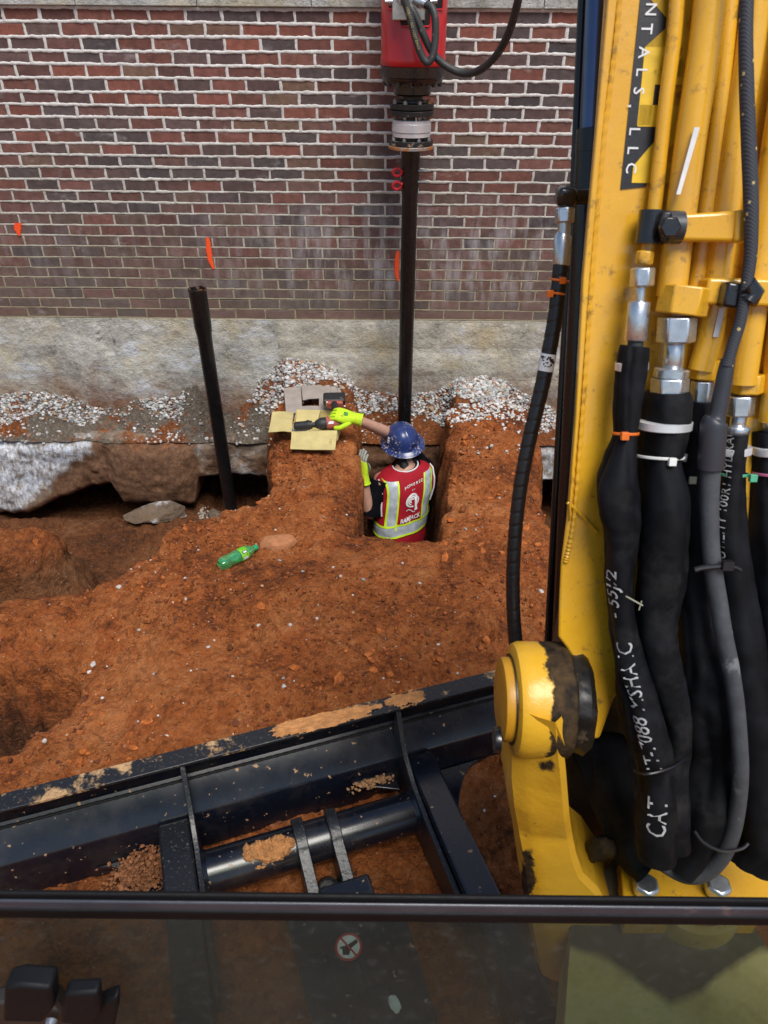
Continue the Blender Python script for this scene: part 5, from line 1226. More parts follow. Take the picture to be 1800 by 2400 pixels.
for i, (u, v, s, sq, lb_) in enumerate((
    (909, 1148, 0.019, (1.25, .9, .75), 'pale stone on the trench lip below the worker'),
    (202, 1437, 0.014, (1.3, .9, .6), 'white stone by the left hollow, lowest of the left edge stones'),
    (257, 1269, 0.013, (1, 1, .7), 'white stone on the rim left of the green bottle'),
    (1168, 1279, 0.013, (.9, 1.1, .7), 'ochre stone in the clay beside the wrapped hose'),
    (614, 1484, 0.013, (1, .8, .7), 'chipped white stone lying nearest above the black blade'),
    (400, 1251, 0.010, (1, .8, .7), 'small white stone near the base end of the bottle'),
    (559, 1352, 0.0095, (1, .9, .7), 'left one of two white pebbles below the bottle'),
    (627, 1351, 0.0095, (1, .9, .7), 'right one of two white pebbles below the bottle'),
    (463, 1384, 0.0090, (1, .9, .7), 'white pebble on the clay halfway between bottle and blade'),
    (685, 1338, 0.0100, (1, .8, .8), 'white pebble right of the pair below the bottle'),
    (97, 1601, 0.010, (1, .9, .8), 'white pebble at the lower rim of the left hollow'),
    (360, 1592, 0.0095, (1.2, .9, .8), 'white pebble close behind the blade on the left'))):
    p = on_ground(u, v, s * 0.35); rock('stone', p, s, sq, MAT['stone'], 40 + i, lb_, 'stone', 1, 0.25)
p = at_y(340, 1078, 4.55); rock('concrete_chunk', (p.x, 4.55, gz(p.x, 4.55) + 0.05), 0.20, (1.2, 0.50, 0.36), MAT['rubble'], 83, 'broken slab of muddy grey concrete below the footing', 'concrete chunk', 4, 1.0)
p = at_y(456, 1082, 4.58); rock('concrete_chunk', (p.x, 4.58, gz(p.x, 4.58) + 0.03), 0.07, (1.0, 0.7, 0.8), MAT['rubble'], 78, 'small crumbly grey concrete lump left of the lone pile', 'concrete chunk', 3, 0.9)
# rubble heap at the foot of the lone pile
nq = 700; qx = rng.normal(-1.12, 0.20, nq); qy = rng.normal(4.62, 0.10, nq); m_ = (qx > -1.40) & (qx < -0.74) & (qy < 5.1) & (qy > 4.3); qx, qy = qx[m_], qy[m_]
qz = np.array([gz(a, b) for a, b in zip(qx, qy)]); qs = rng.uniform(0.004, 0.014, len(qx)); qc = rng.uniform(0.10, 0.42, (len(qx), 1)) * np.array([[1, 0.86, 0.72]])
tag(scatter_mesh('rubble', np.stack([qx, qy, qz + qs * 0.4], 1), qs, qc, MAT['gravel']), 'grey stone rubble at the foot of the lone pile', 'rubble', kind='stuff')
# ------------------------------------------------------------------ excavator: boom, hoses, swing bracket, blade, cab window
exc = thing('excavator', (0.5, 0.6, 0.0), 'yellow excavator seen from its cab: boom, hose bundle, black dozer blade and window', 'excavator')
B_P0 = Vector((0, 0.9625, 1.4725)); B_D = Vector((0, 0.2886, 0.9575)).normalized(); B_N = Vector((0, -0.9575, 0.2886)).normalized()
def bp(u, v, off=0.0):
    """point on the plane of the boom's rear plate, off metres toward the cab"""
    d = ray(u, v); p0 = B_P0 + B_N * off
    return CAMP + d * ((p0 - CAMP).dot(B_N) / d.dot(B_N))
def bps(pts, off=0.0): return [bp(u, v, off) for u, v in pts]
def px2m(w, p): return w / KF * depth_of(p)
def tubepx(pts, off, m=8):
    """pts (u, v, half width px[, extra offset]) -> smooth centre line and radii in metres"""
    A = catmull([(p[0], p[1], p[2], p[3] if len(p) > 3 else 0.0) for p in pts], m)
    P_ = [bp(a[0], a[1], off + a[3]) for a in A]; R_ = [px2m(a[2], p) for a, p in zip(A, P_)]
    return P_, R_
# boom
outline = [(1330, -420), (1303, 0), (1282, 290), (1254, 600), (1239, 900), (1222, 1120), (1210, 1215), (1206, 1300), (1204, 1376), (1222, 1400), (1246, 1440), (1260, 1490), (1262, 1560), (1263, 1598), (1294, 1598), (1310, 1552), (1325, 1508), (1400, 1470), (1760, 1470), (1900, -420)]
boom = G().prism(bps(outline), B_N * -0.15 + Vector((0.065, 0, 0))).build('boom', MAT['yellow'], exc, smooth=True, bevel=0.006, bseg=3)
tag(boom, 'yellow boom rising on the right, with lettered decal and steel pipes')
# raised flame-cut edge bar with weld beads along the left side
eb_o = [(1318, -420), (1313, 0), (1288, 290), (1260, 600), (1244, 900), (1230, 1090), (1232, 1130), (1254, 880), (1274, 600), (1302, 290), (1334, 0), (1352, -420)]
G().prism(bps(eb_o, 0.010), B_N * -0.012).build('edge_bar', MAT['yellow'], boom, bevel=0.004)
wp = [bp(u, v, 0.002) for u, v, *_ in catmull([(1336, -300, 0), (1337, 0, 0), (1305, 290, 0), (1278, 600, 0), (1259, 880, 0), (1240, 1120, 0), (1222, 1215, 0)], 34)]
G().sweep(wp, [0.0040 * (1 + 0.22 * math.sin(i * 1.9)) for i in range(len(wp))], 8).build('weld_bead', MAT['yellow'], boom)
wp = [bp(u, v, 0.004) for u, v, *_ in catmull([(1226, 1085, 0), (1255, 1112, 0), (1290, 1150, 0)], 12)]
G().sweep(wp, [0.0028 * (1 + 0.2 * math.sin(i * 1.7)) for i in range(len(wp))], 8).build('weld_bead', MAT['yellow'], boom)
# decal
dec = G().prism(bps([(1405, -220), (1383, 0), (1340.5, 409), (1396, 403), (1462, 0), (1492, -220)], 0.0018), B_N * -0.0012).build('decal', MAT['black_vinyl'], boom, smooth=False)
def decal_fn(u0, v0, u1, v1, off):
    """text frame: baseline runs from (u0,v0) to (u1,v1) down the boom, letter tops toward the right"""
    a, b = bp(u0, v0, off), bp(u1, v1, off); t = (b - a).normalized(); up = B_N.cross(t).normalized()
    if up.x < 0: up = -up
    return a, t, up, (b - a).length
# white small letters, one by one, on the positions seen
let = G()
for ch, u, v in (('R', 1415, -78), ('E', 1409, -36), ('N', 1404, 20), ('T', 1395, 62), ('A', 1389, 113), ('L', 1384, 155), ('S', 1378, 196), (',', 1368, 229), ('L', 1369, 283), ('L', 1365, 324), ('C', 1362, 363)):
    a, t, up, L = decal_fn(u - 9, v, u - 9 - 4.2, v + 40, 0.0030)
    V, F = text_geo(ch, 0.0210, 0.0002)
    let.add([a + t * x + up * (y) for x, y in V], F)
let.build('white_lettering', MAT['white_ink'], dec, smooth=False)['kind'] = 'stuff'
let = G()
for ch, u, v, h in (('M', 1413, 50, .125), ('E', 1398, 196, .085), ('N', 1387, 312, .098)):
    a, t, up, L = decal_fn(u - 6, v, u - 6 - 4.2, v + 40, 0.0026)
    V, F = text_geo(ch, 0.11, 0.006); xs = [x for x, y in V]; w = max(xs) - min(xs); c0 = (max(xs) + min(xs)) / 2
    let.add([a + t * ((x - c0) / w * h) + up * (y * 0.85) for x, y in V], F)
let.build('yellow_lettering', MAT['yellow_vinyl'], dec, smooth=False)
# steel pipes
def pipe(name, pts, off, parent=boom, mat='yellow', seg=20, rad=None):
    P_, R_ = tubepx(pts, off, 6)
    if rad: R_ = [rad] * len(P_)
    return G().sweep(P_, R_, seg).build(name, MAT[mat], parent)
def hexnut(a, b, r, mat, parent, name='hex_nut', rot=0.0, bevel=0.0025):
    a, b = Vector(a), Vector(b); ax = (b - a).normalized(); n = Vector((1, 0, 0)); n = (n - ax * n.dot(ax)).normalized(); c = ax.cross(n)
    ring = lambda p: [p + n * (r * math.cos(k * math.pi / 3 + rot)) + c * (r * math.sin(k * math.pi / 3 + rot)) for k in range(6)]
    return G().loft([ring(a), ring(b)]).build(name, mat, parent, bevel=bevel)
O1, O2 = 0.030, 0.048
pipe('steel_pipe', [(1466, -380, 15), (1462, 0, 14.5), (1436, 240, 13.5), (1413, 460, 12), (1398, 545, 10)], 0.018, rad=0.0098)
pA = [(1580, -380, 42), (1560, 0, 40), (1518, 300, 38), (1496, 470, 36), (1476, 640, 34)]
pipe('steel_pipe', [(u - 26, v, w) for u, v, w in pA], 0.034, rad=0.0205)
pipe('steel_pipe', [(1650, -380, 30), (1632, 0, 28), (1590, 300, 27), (1566, 480, 26), (1538, 700, 25), (1514, 800, 24)], 0.026, rad=0.0185)
pipe('steel_pipe', [(1588, -380, 30), (1574, 0, 28), (1546, 300, 26), (1524, 480, 22), (1500, 640, 20)], 0.016, rad=0.0125)
pipe('steel_pipe', [(1735, -380, 30), (1722, 0, 30), (1680, 300, 30), (1650, 500, 29), (1622, 700, 28), (1604, 830, 27)], 0.026, rad=0.0195)
pipe('steel_pipe', [(1790, -380, 30), (1780, 0, 30), (1740, 300, 30), (1710, 500, 29), (1690, 700, 28), (1668, 910, 27)], 0.020, rad=0.0195)
# pale part-number strips stuck on the pipes
for q4, of in (((1500, 275, 1512, 275, 1470, 420, 1461, 420), 0.0605), ((1554, 665, 1566, 665, 1552, 728, 1540, 728), 0.0475)):
    u = q4; G().prism([bp(u[0], u[1], of), bp(u[2], u[3], of), bp(u[4], u[5], of), bp(u[6], u[7], of)], B_N * -0.001).build('part_number_strip', MAT['label_white'], boom, smooth=False)
# clamps
def clampbar(uv, off, th, name='pipe_clamp', mat='yellow'):
    return G().prism(bps(uv, off), B_N * -th).build(name, MAT[mat], boom, bevel=0.005, bseg=3)
clampbar([(1450, 463, ), (1448, 520), (1612, 523), (1618, 452), (1540, 458)], 0.072, 0.05)
clampbar([(1594, 452), (1586, 524), (1613, 524), (1620, 452)], 0.078, 0.03)
clampbar([(1532, 600), (1523, 658), (1800, 668), (1806, 604)], 0.062, 0.045)
c = bp(1410, 490, 0.03)
cl = G().sweep(bps([(1400, 527), (1406, 490), (1411, 455)], 0.030), 0.0185, 20).build('pipe_clip', MAT['black_paint'], boom)
G().prism(bps([(1436, 457), (1460, 455), (1462, 480), (1456, 505), (1447, 522), (1432, 522), (1424, 490)], 0.068), B_N * -0.008).build('clip_plate', MAT['shrink'], cl, bevel=0.003)
hexnut(bp(1443, 492, 0.068), bp(1443, 492, 0.068) + B_N * 0.012, 0.015, MAT['black_paint'], cl, 'clip_bolt')
G().lathe([(0.021, -0.014), (0.021, 0.006)], bp(1462, 491, 0.058), axis=(1, 0, 0), seg=20).build('rubber_bush', MAT['shrink'], cl)
clp = G().prism(bps([(1574, 608), (1562, 662), (1598, 668), (1608, 612)], 0.085), B_N * -0.03).build('cord_clip', MAT['black_paint'], boom, bevel=0.004)
G().sweep(bps([(1612, 616), (1628, 632), (1614, 652)], 0.088), 0.014, 12).build('clip_loop', MAT['black_paint'], clp)
# pipe-end nuts and hose ends
def hose_end(name, pts, off, specs):
    """pts (u,v): top, bottom of each piece; specs (kind, v0, v1, half px, mat)"""
    out = []
    for kind, u0, v0, u1, v1, w, mat in specs:
        a, b = bp(u0, v0, off), bp(u1, v1, off); r = px2m(w, a)
        if kind == 'hex': out.append(hexnut(a, b, r, MAT[mat], name, 'hex_nut', 0.26))
        elif kind == 'cyl': out.append(G().lathe([(r * .92, 0), (r, .002), (r, (b - a).length - .002), (r * .92, (b - a).length)], a, axis=(b - a), seg=24).build('ferrule' if w > 14 else 'fitting_stem', MAT[mat], name))
        elif kind == 'band': out.append(G().lathe([(r * 1.12, 0), (r * 1.16, .001), (r * 1.16, (b - a).length - .001), (r * 1.12, (b - a).length)], a, axis=(b - a), seg=24).build('band_clamp', MAT[mat], name))
    return out
# --- hose 1 (slender sleeve on the left)
def sleeve_mod(seed, amt=0.10):
    def f(a, s):
        q_ = float(vnoise(s * 5, seed, 0, 2)); q2 = float(vnoise(s * 3.3, seed + 5, 0, 4))
        crease_ = -0.9 * amt * math.exp(-((math.sin((a - 1.6 - 0.9 * q_) / 2) / 0.10) ** 2)) - 0.8 * amt * math.exp(-((math.sin((a + 0.4 - 1.2 * q2) / 2) / 0.09) ** 2))
        return 1 + crease_ + amt * 1.1 * math.cos(2 * a + 2.5 * q2) + amt * 0.55 * float(vnoise(math.cos(a) * 1.6 + seed, math.sin(a) * 1.6, s * 14, seed)) + amt * 0.8 * math.sin(3 * a + 4 * q_) * (0.5 + 0.5 * q_) + amt * 0.10 * math.sin(s * 150 + 3 * a + 6 * float(vnoise(s * 9, a, 0, 3)))
    return f
def hose(pts, off, mat, mod=None, seg=20, m=8, flat=1.0, name='hose'):
    P_, R_ = tubepx(pts, off, m)
    if mod: R_ = [r * 1.12 for r in R_]
    o = G().sweep(P_, R_, seg, mod=mod, flat=flat).build(name, MAT[mat], exc, angle=70); return o, P_, R_
H1p = [(1371, 748, 24), (1369, 760, 25), (1364, 800, 26), (1357, 860, 24), (1353, 900, 23), (1351, 936, 21), (1346, 960, 24), (1338, 1000, 34), (1331, 1045, 45), (1334, 1090, 46), (1341, 1130, 42), (1343, 1170, 37), (1340, 1215, 33), (1338, 1260, 31), (1342, 1310, 28), (1349, 1370, 30), (1360, 1430, 33), (1374, 1490, 38), (1386, 1550, 42), (1404, 1610, 42), (1420, 1665, 36), (1424, 1720, 44), (1424, 1780, 46), (1428, 1840, 44)]
h1, P1, R1 = hose(H1p, 0.055, 'sleeve', sleeve_mod(3, 0.16), 36, 8)
tag(h1, 'slender black sleeved hose with orange tie and white lettering')
hose_end(h1, None, 0.045, [('hex', 1395, 542, 1390, 572, 20, 'yellow'), ('hex', 1389, 578, 1386, 620, 27, 'zinc'), ('cyl', 1385, 618, 1382, 655, 11, 'zinc'), ('cyl', 1381, 652, 1372, 736, 24, 'zinc'), ('cyl', 1374, 730, 1371, 760, 17, 'rubber'), ('band', 1365, 782, 1364, 800, 30.5, 'alu')])
def zip_tie(parent, u, v, w, off, mat, tilt=0.0, head=0.0, hw=3.6, squash=1.0):
    c = bp(u, v, off); r = px2m(w, c); ax = B_D
    pts = [c + Vector((1, 0, 0)) * (r * math.cos(a)) + B_N * (r * squash * math.sin(a)) + ax * (tilt * r * math.cos(a) + 0.1 * r * math.sin(a)) for a in np.linspace(0, 2 * math.pi, 40)]
    P_, T, N, B = frames(pts); g = G(); hh = px2m(hw, c)
    rings = []
    for i in range(len(pts)):
        rad = (pts[i] - c).normalized(); rings.append([pts[i] + ax * hh, pts[i] + rad * 0.0014 + ax * hh * .8, pts[i] + rad * 0.0014 - ax * hh * .8, pts[i] - ax * hh])
    g.loft(rings, caps=False)
    hc = c + B_N * (r * squash + 0.003) + Vector((1, 0, 0)) * (r * head)
    g.box(hc, (0.011, 0.008, 0.0115), Matrix((Vector((1, 0, 0)), B_N, B_D)).transposed())
    return g.build('zip_tie', mat, parent, bevel=0.0008)
zip_tie(h1, 1351, 936, 27, 0.055, MAT['orange_tie'], head=-0.4)
def tie_path(path, frac): return path[int(frac * (len(path) - 1))]
S1 = 0.0; tot1 = sum((P1[i+1] - P1[i]).length for i in range(len(P1) - 1))
tube_text(list(reversed(P1)), list(reversed(R1)), 'CAT', 0.038, 0.110, 0.10, MAT['faded_ink'], h1, flip=False, lift=0.0012, modf=sleeve_mod(3, 0.16))
tube_text(list(reversed(P1)), list(reversed(R1)), '1T-7088 MSHA IC', 0.032, 0.320, 0.15, MAT['faded_ink'], h1, flip=False, lift=0.0012, modf=sleeve_mod(3, 0.16))
tube_text(list(reversed(P1)), list(reversed(R1)), '- 55J/2', 0.030, 0.520, 0.55, MAT['faded_ink'], h1, flip=False, lift=0.0012, modf=sleeve_mod(3, 0.16))
# --- hose 2 (thick)
H2p = [(1443, 846, 38), (1441, 870, 45), (1436, 920, 45), (1429, 970, 43), (1424, 990, 40), (1428, 1030, 46), (1433, 1080, 55), (1434, 1130, 57), (1431, 1180, 55), (1426, 1250, 53), (1418, 1320, 47), (1418, 1380, 43), (1428, 1440, 42), (1444, 1500, 38), (1456, 1560, 34), (1458, 1620, 30), (1448, 1670, 34), (1446, 1740, 40), (1446, 1820, 40)]
h2, P2, R2 = hose(H2p, 0.045, 'sleeve', sleeve_mod(5, 0.12), 36, 8)
tag(h2, 'thick black sleeved hose with white tie below the big steel nut')
hose_end(h2, None, 0.045, [('hex', 1484, 618, 1470, 680, 55, 'yellow'), ('hex', 1464, 684, 1459, 740, 42, 'zinc'), ('cyl', 1458, 738, 1452, 800, 22, 'zinc'), ('cyl', 1452, 796, 1448, 818, 37, 'zinc'), ('hex', 1448, 816, 1445, 852, 41, 'zinc'), ('band', 1435, 908, 1433, 926, 51, 'alu')])
zip_tie(h2, 1424, 985, 51, 0.045, MAT['white_tie'], head=0.15, tilt=-0.02)
# --- hose 3 and its neighbours
H3p = [(1515, 866, 30), (1510, 900, 33), (1503, 950, 33), (1498, 1000, 33), (1499, 1060, 36), (1504, 1120, 38), (1505, 1200, 38), (1502, 1300, 36), (1508, 1400, 40), (1524, 1480, 45), (1537, 1560, 44), (1544, 1640, 36), (1528, 1720, 46), (1518, 1780, 42), (1500, 1830, 38), (1470, 1870, 36)]
h3, P3, R3 = hose(H3p, 0.020, 'sleeve', sleeve_mod(8, 0.13), 36, 7)
tag(h3, 'black sleeved hose partly behind the grey hose')
hose_end(h3, None, 0.020, [('hex', 1526, 776, 1518, 820, 32, 'yellow'), ('hex', 1518, 822, 1512, 870, 25, 'zinc'), ('cyl', 1513, 866, 1510, 905, 15, 'zinc'), ('cyl', 1508, 900, 1504, 932, 24, 'zinc'), ('band', 1498, 972, 1497, 990, 34.5, 'alu')])
zip_tie(h3, 1497, 1027, 34.5, 0.020, MAT['cream_tie'], head=-0.5)
H5p = [(1588, 935, 27), (1586, 960, 27), (1583, 1000, 27), (1580, 1050, 28), (1574, 1110, 34), (1572, 1170, 38), (1580, 1250, 40), (1592, 1330, 42), (1604, 1410, 44), (1616, 1500, 46), (1630, 1600, 48), (1640, 1700, 50), (1640, 1800, 50), (1620, 1860, 48)]
h5, P5, R5 = hose(H5p, 0.015, 'sleeve', sleeve_mod(13, 0.12), 36, 7)
tag(h5, 'black sleeved hose with green tie right of the grey hose')
hose_end(h5, None, 0.015, [('hex', 1617, 808, 1612, 850, 36, 'yellow'), ('hex', 1600, 854, 1596, 898, 32, 'zinc'), ('cyl', 1596, 896, 1592, 922, 17, 'zinc'), ('cyl', 1592, 920, 1590, 938, 27, 'zinc'), ('band', 1589, 965, 1588, 981, 29, 'alu')])
zip_tie(h5, 1584, 1024, 29.5, 0.015, MAT['green_tie'], head=0.9)
tube_text(list(reversed(P5)), list(reversed(R5)), 'UTILITY 100R1 HYDRAULIC', 0.019, 0.74, 0.35, MAT['faded_ink'], h5, flip=False, lift=0.0012, modf=sleeve_mod(13, 0.12))
H6p = [(1668, 930, 32), (1666, 1000, 32), (1662, 1050, 33), (1658, 1120, 36), (1660, 1200, 40), (1672, 1350, 44), (1690, 1500, 46), (1700, 1700, 46), (1690, 1840, 46)]
h6, P6, R6 = hose(H6p, 0.008, 'sleeve', sleeve_mod(17, 0.12), 36, 7)
tag(h6, 'black sleeved hose with pink tie at the far right edge')
hose_end(h6, None, 0.008, [('hex', 1676, 850, 1674, 900, 32, 'zinc'), ('cyl', 1673, 898, 1670, 932, 24, 'zinc'), ('band', 1667, 962, 1666, 980, 34, 'alu')])
zip_tie(h6, 1663, 1023, 34.5, 0.008, MAT['pink_tie'], head=-0.2)
# --- cord running down into the grey hose
C4 = [(1634, -330, 15), (1613, 0, 15), (1612, 150, 15.5), (1617, 300, 16), (1622, 430, 16), (1622, 540, 14), (1612, 620, 13), (1600, 690, 12.5), (1585, 740, 12.5), (1570, 790, 13)]
h4, P4, R4 = hose(C4, 0.088, 'cord', None, 14, 7, name='braided_cord')
S4 = [(1573, 776, 15), (1566, 810, 17), (1557, 860, 18), (1548, 900, 19), (1543, 912, 27), (1540, 940, 28), (1537, 980, 28), (1534, 1012, 27)]
G().sweep(*tubepx(S4, 0.084, 6), 18).build('heat_shrink', MAT['shrink'], h4)
G4 = [(1536, 1000, 24), (1533, 1060, 22.5), (1533, 1120, 21.5), (1535, 1180, 21), (1542, 1240, 21), (1552, 1300, 21), (1563, 1370, 21), (1578, 1440, 20), (1590, 1520, 19.5), (1597, 1600, 19), (1600, 1670, 18.5), (1594, 1740, 18.5, -.01), (1582, 1800, 18.5, -.02), (1560, 1850, 19, -.03), (1525, 1885, 19, -.04), (1485, 1892, 19, -.05), (1445, 1875, 18, -.06), (1410, 1850, 17, -.07)]
G4 = [(p[0], p[1], p[2] * 0.9) + tuple(p[3:]) for p in G4]
h4b, P4b, R4b = hose(G4, 0.082, 'grey_hose', None, 18, 7)
tag(h4b, 'dusty grey hose in front of the black sleeves, looping at the bottom')
zt = G().sweep(bps([(1500, 1231), (1515, 1227), (1540, 1224), (1565, 1222), (1575, 1220)], 0.100), 0.0042, 8)
zt.box(bp(1571, 1221, 0.104), (0.016, 0.010, 0.014), Matrix((Vector((1, 0, 0)), B_N, B_D)).transposed())
zt.sweep(bps([(1565, 1222), (1590, 1226), (1600, 1232)], 0.090), 0.003, 8)
zt.build('zip_tie', MAT['black_tie'], h4b)
zt = G().sweep([Vector(x) for x in catmull([tuple(bp(u, v, o)) for u, v, o in ((1370, 1664, .075), (1390, 1672, .105), (1420, 1668, .108), (1455, 1656, .095), (1478, 1640, .07))], 6)], 0.0022, 6).build('zip_tie', MAT['black_tie'], h1)
zt = G().sweep([Vector(x) for x in catmull([tuple(bp(u, v, o)) for u, v, o in ((1500, 1795, .08), (1520, 1820, .085), (1560, 1838, .085), (1600, 1834, .085), (1616, 1822, .08))], 6)], 0.0030, 6).build('zip_tie', MAT['black_tie'], h4b)
# snipped tie tail on the thick hose
G().sweep(bps([(1352, 1288), (1370, 1298), (1388, 1308)], 0.115), 0.0014, 6).sweep(bps([(1386, 1298), (1380, 1318)], 0.116), 0.0010, 6).build('tie_tail', plain('grey_tail', (0.30, 0.30, 0.22), 0.6), h2)

# --- lift cylinder behind the boom and its spiral-wrapped hose
cyl_axis = [(1300, -380), (1288, 0), (1272, 300), (1240, 860), (1212, 1400), (1204, 1560)]
OC = -0.235
def cy(u, v, off=OC): return bp(u, v, off)
rc = px2m(31, cy(1260, 600))
barrel = G().sweep([cy(u + 6, v) for u, v in ((1272, 290), (1256, 580), (1240, 860), (1226, 1120), (1212, 1400), (1205, 1560))], rc, 28).build('lift_cylinder', MAT['black_cyl'], exc)
G().sweep([cy(1280, 280), cy(1277, 330)], rc * 1.07, 28).build('cylinder_gland', MAT['black_cyl'], barrel)
G().sweep([cy(1308, -420), cy(1292, 0), cy(1277, 300)], rc * 0.80, 28).build('piston_rod', MAT['rod'], barrel)
G().sweep([cy(1267, -380, OC - .02), cy(1258, 0, OC - .02), cy(1240, 420, OC - .02), cy(1210, 900, OC - .02), cy(1184, 1380, OC - .02), cy(1176, 1560, OC - .02)], rc * 0.30, 14).build('feed_pipe', MAT['black_cyl'], barrel)
port = G().sweep([cy(1272, 424, -.13), cy(1240, 424, -.125)], px2m(15, cy(1250, 424)), 16).build('hose_port', MAT['black_paint'], barrel)
G().box(cy(1222, 424, -.120), (px2m(38, cy(1222, 424)), 0.032, px2m(36, cy(1222, 424))), Matrix.Rotation(0.05, 3, 'Y')).build('port_elbow', MAT['black_paint'], port, bevel=0.007, bseg=3)
WO = -0.120
hexnut(bp(1220, 448, WO), bp(1219, 482, WO), px2m(22, bp(1220, 460, WO)), MAT['zinc'], port, 'hex_nut', 0.3)
G().sweep(bps([(1219, 480), (1218, 510)], WO), px2m(14, bp(1218, 500, WO)), 16).build('fitting_stem', MAT['zinc'], port)
G().sweep(bps([(1218, 506), (1216, 512), (1213, 565), (1212, 575)], WO), [px2m(k, bp(1216, 540, WO)) for k in (16, 19, 19, 17)], 18).build('ferrule', MAT['zinc'], port)
HW = [(1213, 560, 17.5), (1208, 610, 17), (1200, 680, 16.5), (1188, 750, 16.5), (1172, 830, 16.5), (1155, 900, 16.2), (1139, 970, 16), (1126, 1040, 15.6), (1117, 1110, 15.2), (1111, 1180, 15), (1108, 1250, 15), (1109, 1320, 15), (1114, 1390, 15), (1122, 1450, 15)]
PW_, RW_ = tubepx(HW, WO, 22)
pitch_w = 0.0235
def wrapmod(a, s):
    f = (s / pitch_w - a / (2 * math.pi)) % 1.0
    return 0.93 if f < 0.10 else 0.985 + 0.035 * f
hw = G().sweep(PW_, RW_, 30, mod=wrapmod).build('hose', MAT['wrap'], exc, angle=55)
tag(hw, 'black spiral wrapped hose curving down left of the boom')
def wrap_tie(u, v, w, mat, head):
    c = bp(u, v, WO); r = px2m(w, c)
    pts = [c + Vector((1, 0, 0)) * (r * math.cos(a)) + B_N * (r * math.sin(a)) + B_D * (-0.12 * r * math.cos(a)) for a in np.linspace(0, 2 * math.pi, 30)]
    g = G().sweep(pts, px2m(2.6, c), 6, caps=False); g.box(c + B_N * r + Vector((r * head, 0, 0)), (0.010, 0.007, 0.009)); g.build('zip_tie', mat, hw)
wrap_tie(1209, 606, 18.5, MAT['orange_tie'], 0.1); wrap_tie(1201, 634, 18.5, MAT['orange_tie'], -0.9)
# barcode label round the wrapped hose
i0 = min(range(len(PW_)), key=lambda i: abs(project(PW_[i])[1] - 764)); i1 = min(range(len(PW_)), key=lambda i: abs(project(PW_[i])[1] - 806))
lab_o = G().sweep(PW_[i0:i1], [r * 1.035 for r in RW_[i0:i1]], 24).build('hose_label', MAT['label_white'], hw)
lb_g = G()
rl = random.Random(4); Pm, Tm, Nm, Bm = frames(PW_[i0:i1])
for q in range(26):
    k = rl.randrange(2, len(Pm) - 3); p = Pm[k]; n = (CAMP - p); n = (n - Tm[k] * n.dot(Tm[k])).normalized(); b = Tm[k].cross(n); a = rl.uniform(-1.0, 1.0); r = RW_[i0 + k] * 1.04
    d_ = n * math.cos(a) + b * math.sin(a); t_ = -n * math.sin(a) + b * math.cos(a)
    lb_g.box(p + d_ * r, (rl.choice((.002, .003, .005)), 0.0008, rl.choice((.0015, .003))), Matrix((t_, d_, Tm[k])).transposed())
lb_g.build('printed_code', MAT['black_vinyl'], lab_o, smooth=False)

# --- swing bracket: pin boss, ear, base
def tint_obj(o, fn):
    me = o.data; at = me.color_attributes.new('tint', 'FLOAT_COLOR', 'POINT')
    for i, v in enumerate(me.vertices): c = fn(v.co); at.data[i].color = (c, c, c, 1)
PIN = Vector((0, 0.890, CAM_Z - 0.985))
XB0, XB1 = 0.222, 0.318
br = 0.099
boss = G().lathe([(br - .016, 0), (br - .004, .005), (br, .014), (br, .030), (br, .045), (br, .062), (br, .078), (br - .001, XB1 - XB0 - .004), (br - .006, XB1 - XB0)], Vector((XB0, PIN.y, PIN.z)), axis=(1, 0, 0), seg=64)
# ear: cross-sections down from the boss
secs = []
for v, uL, uR, Y, dep in ((0, 0, 0, 0.7908, .12), (1560, 1108, 1216, 0.7908, .12), (1610, 1102, 1219, 0.7912, .12), (1640, 1098, 1222, 0.792, .13), (1680, 1090, 1226, 0.793, .14), (1720, 1088, 1229, 0.795, .14), (1770, 1092, 1233, 0.797, .14), (1815, 1100, 1239, 0.808, .14), (1854, 1108, 1247, 0.802, .15), (1897, 1114, 1263, 0.796, .16), (1930, 1118, 1296, 0.790, .17), (2020, 1130, 1345, 0.77, .20), (2120, 1150, 1420, 0.75, .22)):
    if v == 0: v = project((XB0 + .05, Y, PIN.z))[1]; uL, uR = 1112, project((XB0 + .088, Y, PIN.z))[0]
    a, b = at_y(uL + 26, v, Y), at_y(uR, v, Y); z = (a.z + b.z) / 2
    e_l = a.x - 0.012; e_r = b.x
    rc_ = 0.030 * max(0.0, min(1.0, (1850 - v) / 150.0)) * max(0.0, min(1.0, (v - 1515) / 110.0))
    secs.append([Vector((e_l, Y + .045 + rc_, z)), Vector((e_l + .010, Y + .012 + rc_, z)), Vector((e_l + .034, Y + rc_ * 0.8, z)), Vector((e_r - .012, Y, z)), Vector((e_r, Y + .012, z)), Vector((e_r, Y + dep, z)), Vector((e_l, Y + dep, z))])
ear = G().loft(secs)
brk = boss.build('swing_bracket', MAT['grease_yellow'], exc, angle=40)
tag(brk, 'yellow cast bracket gripping the boom foot pin, smeared with black grease')
tint_obj(brk, lambda p: 0.05 + 0.95 * float(sstep(XB0 + .030, XB0 + .070, p.x)))
earo = ear.build('bracket_ear', MAT['grease_yellow'], brk, angle=50)
m_ = earo.modifiers.new('bevel', 'BEVEL'); m_.width = 0.004; m_.segments = 3; m_.limit_method = 'ANGLE'; m_.angle_limit = math.radians(30)
import bmesh as _bm
def densify(o, cuts):
    bm = _bm.new(); bm.from_mesh(o.data); _bm.ops.triangulate(bm, faces=bm.faces)
    for _ in range(cuts): _bm.ops.subdivide_edges(bm, edges=[e for e in bm.edges if e.calc_length() > 0.02], cuts=1, use_grid_fill=True)
    _bm.ops.triangulate(bm, faces=bm.faces); bm.to_mesh(o.data); bm.free()
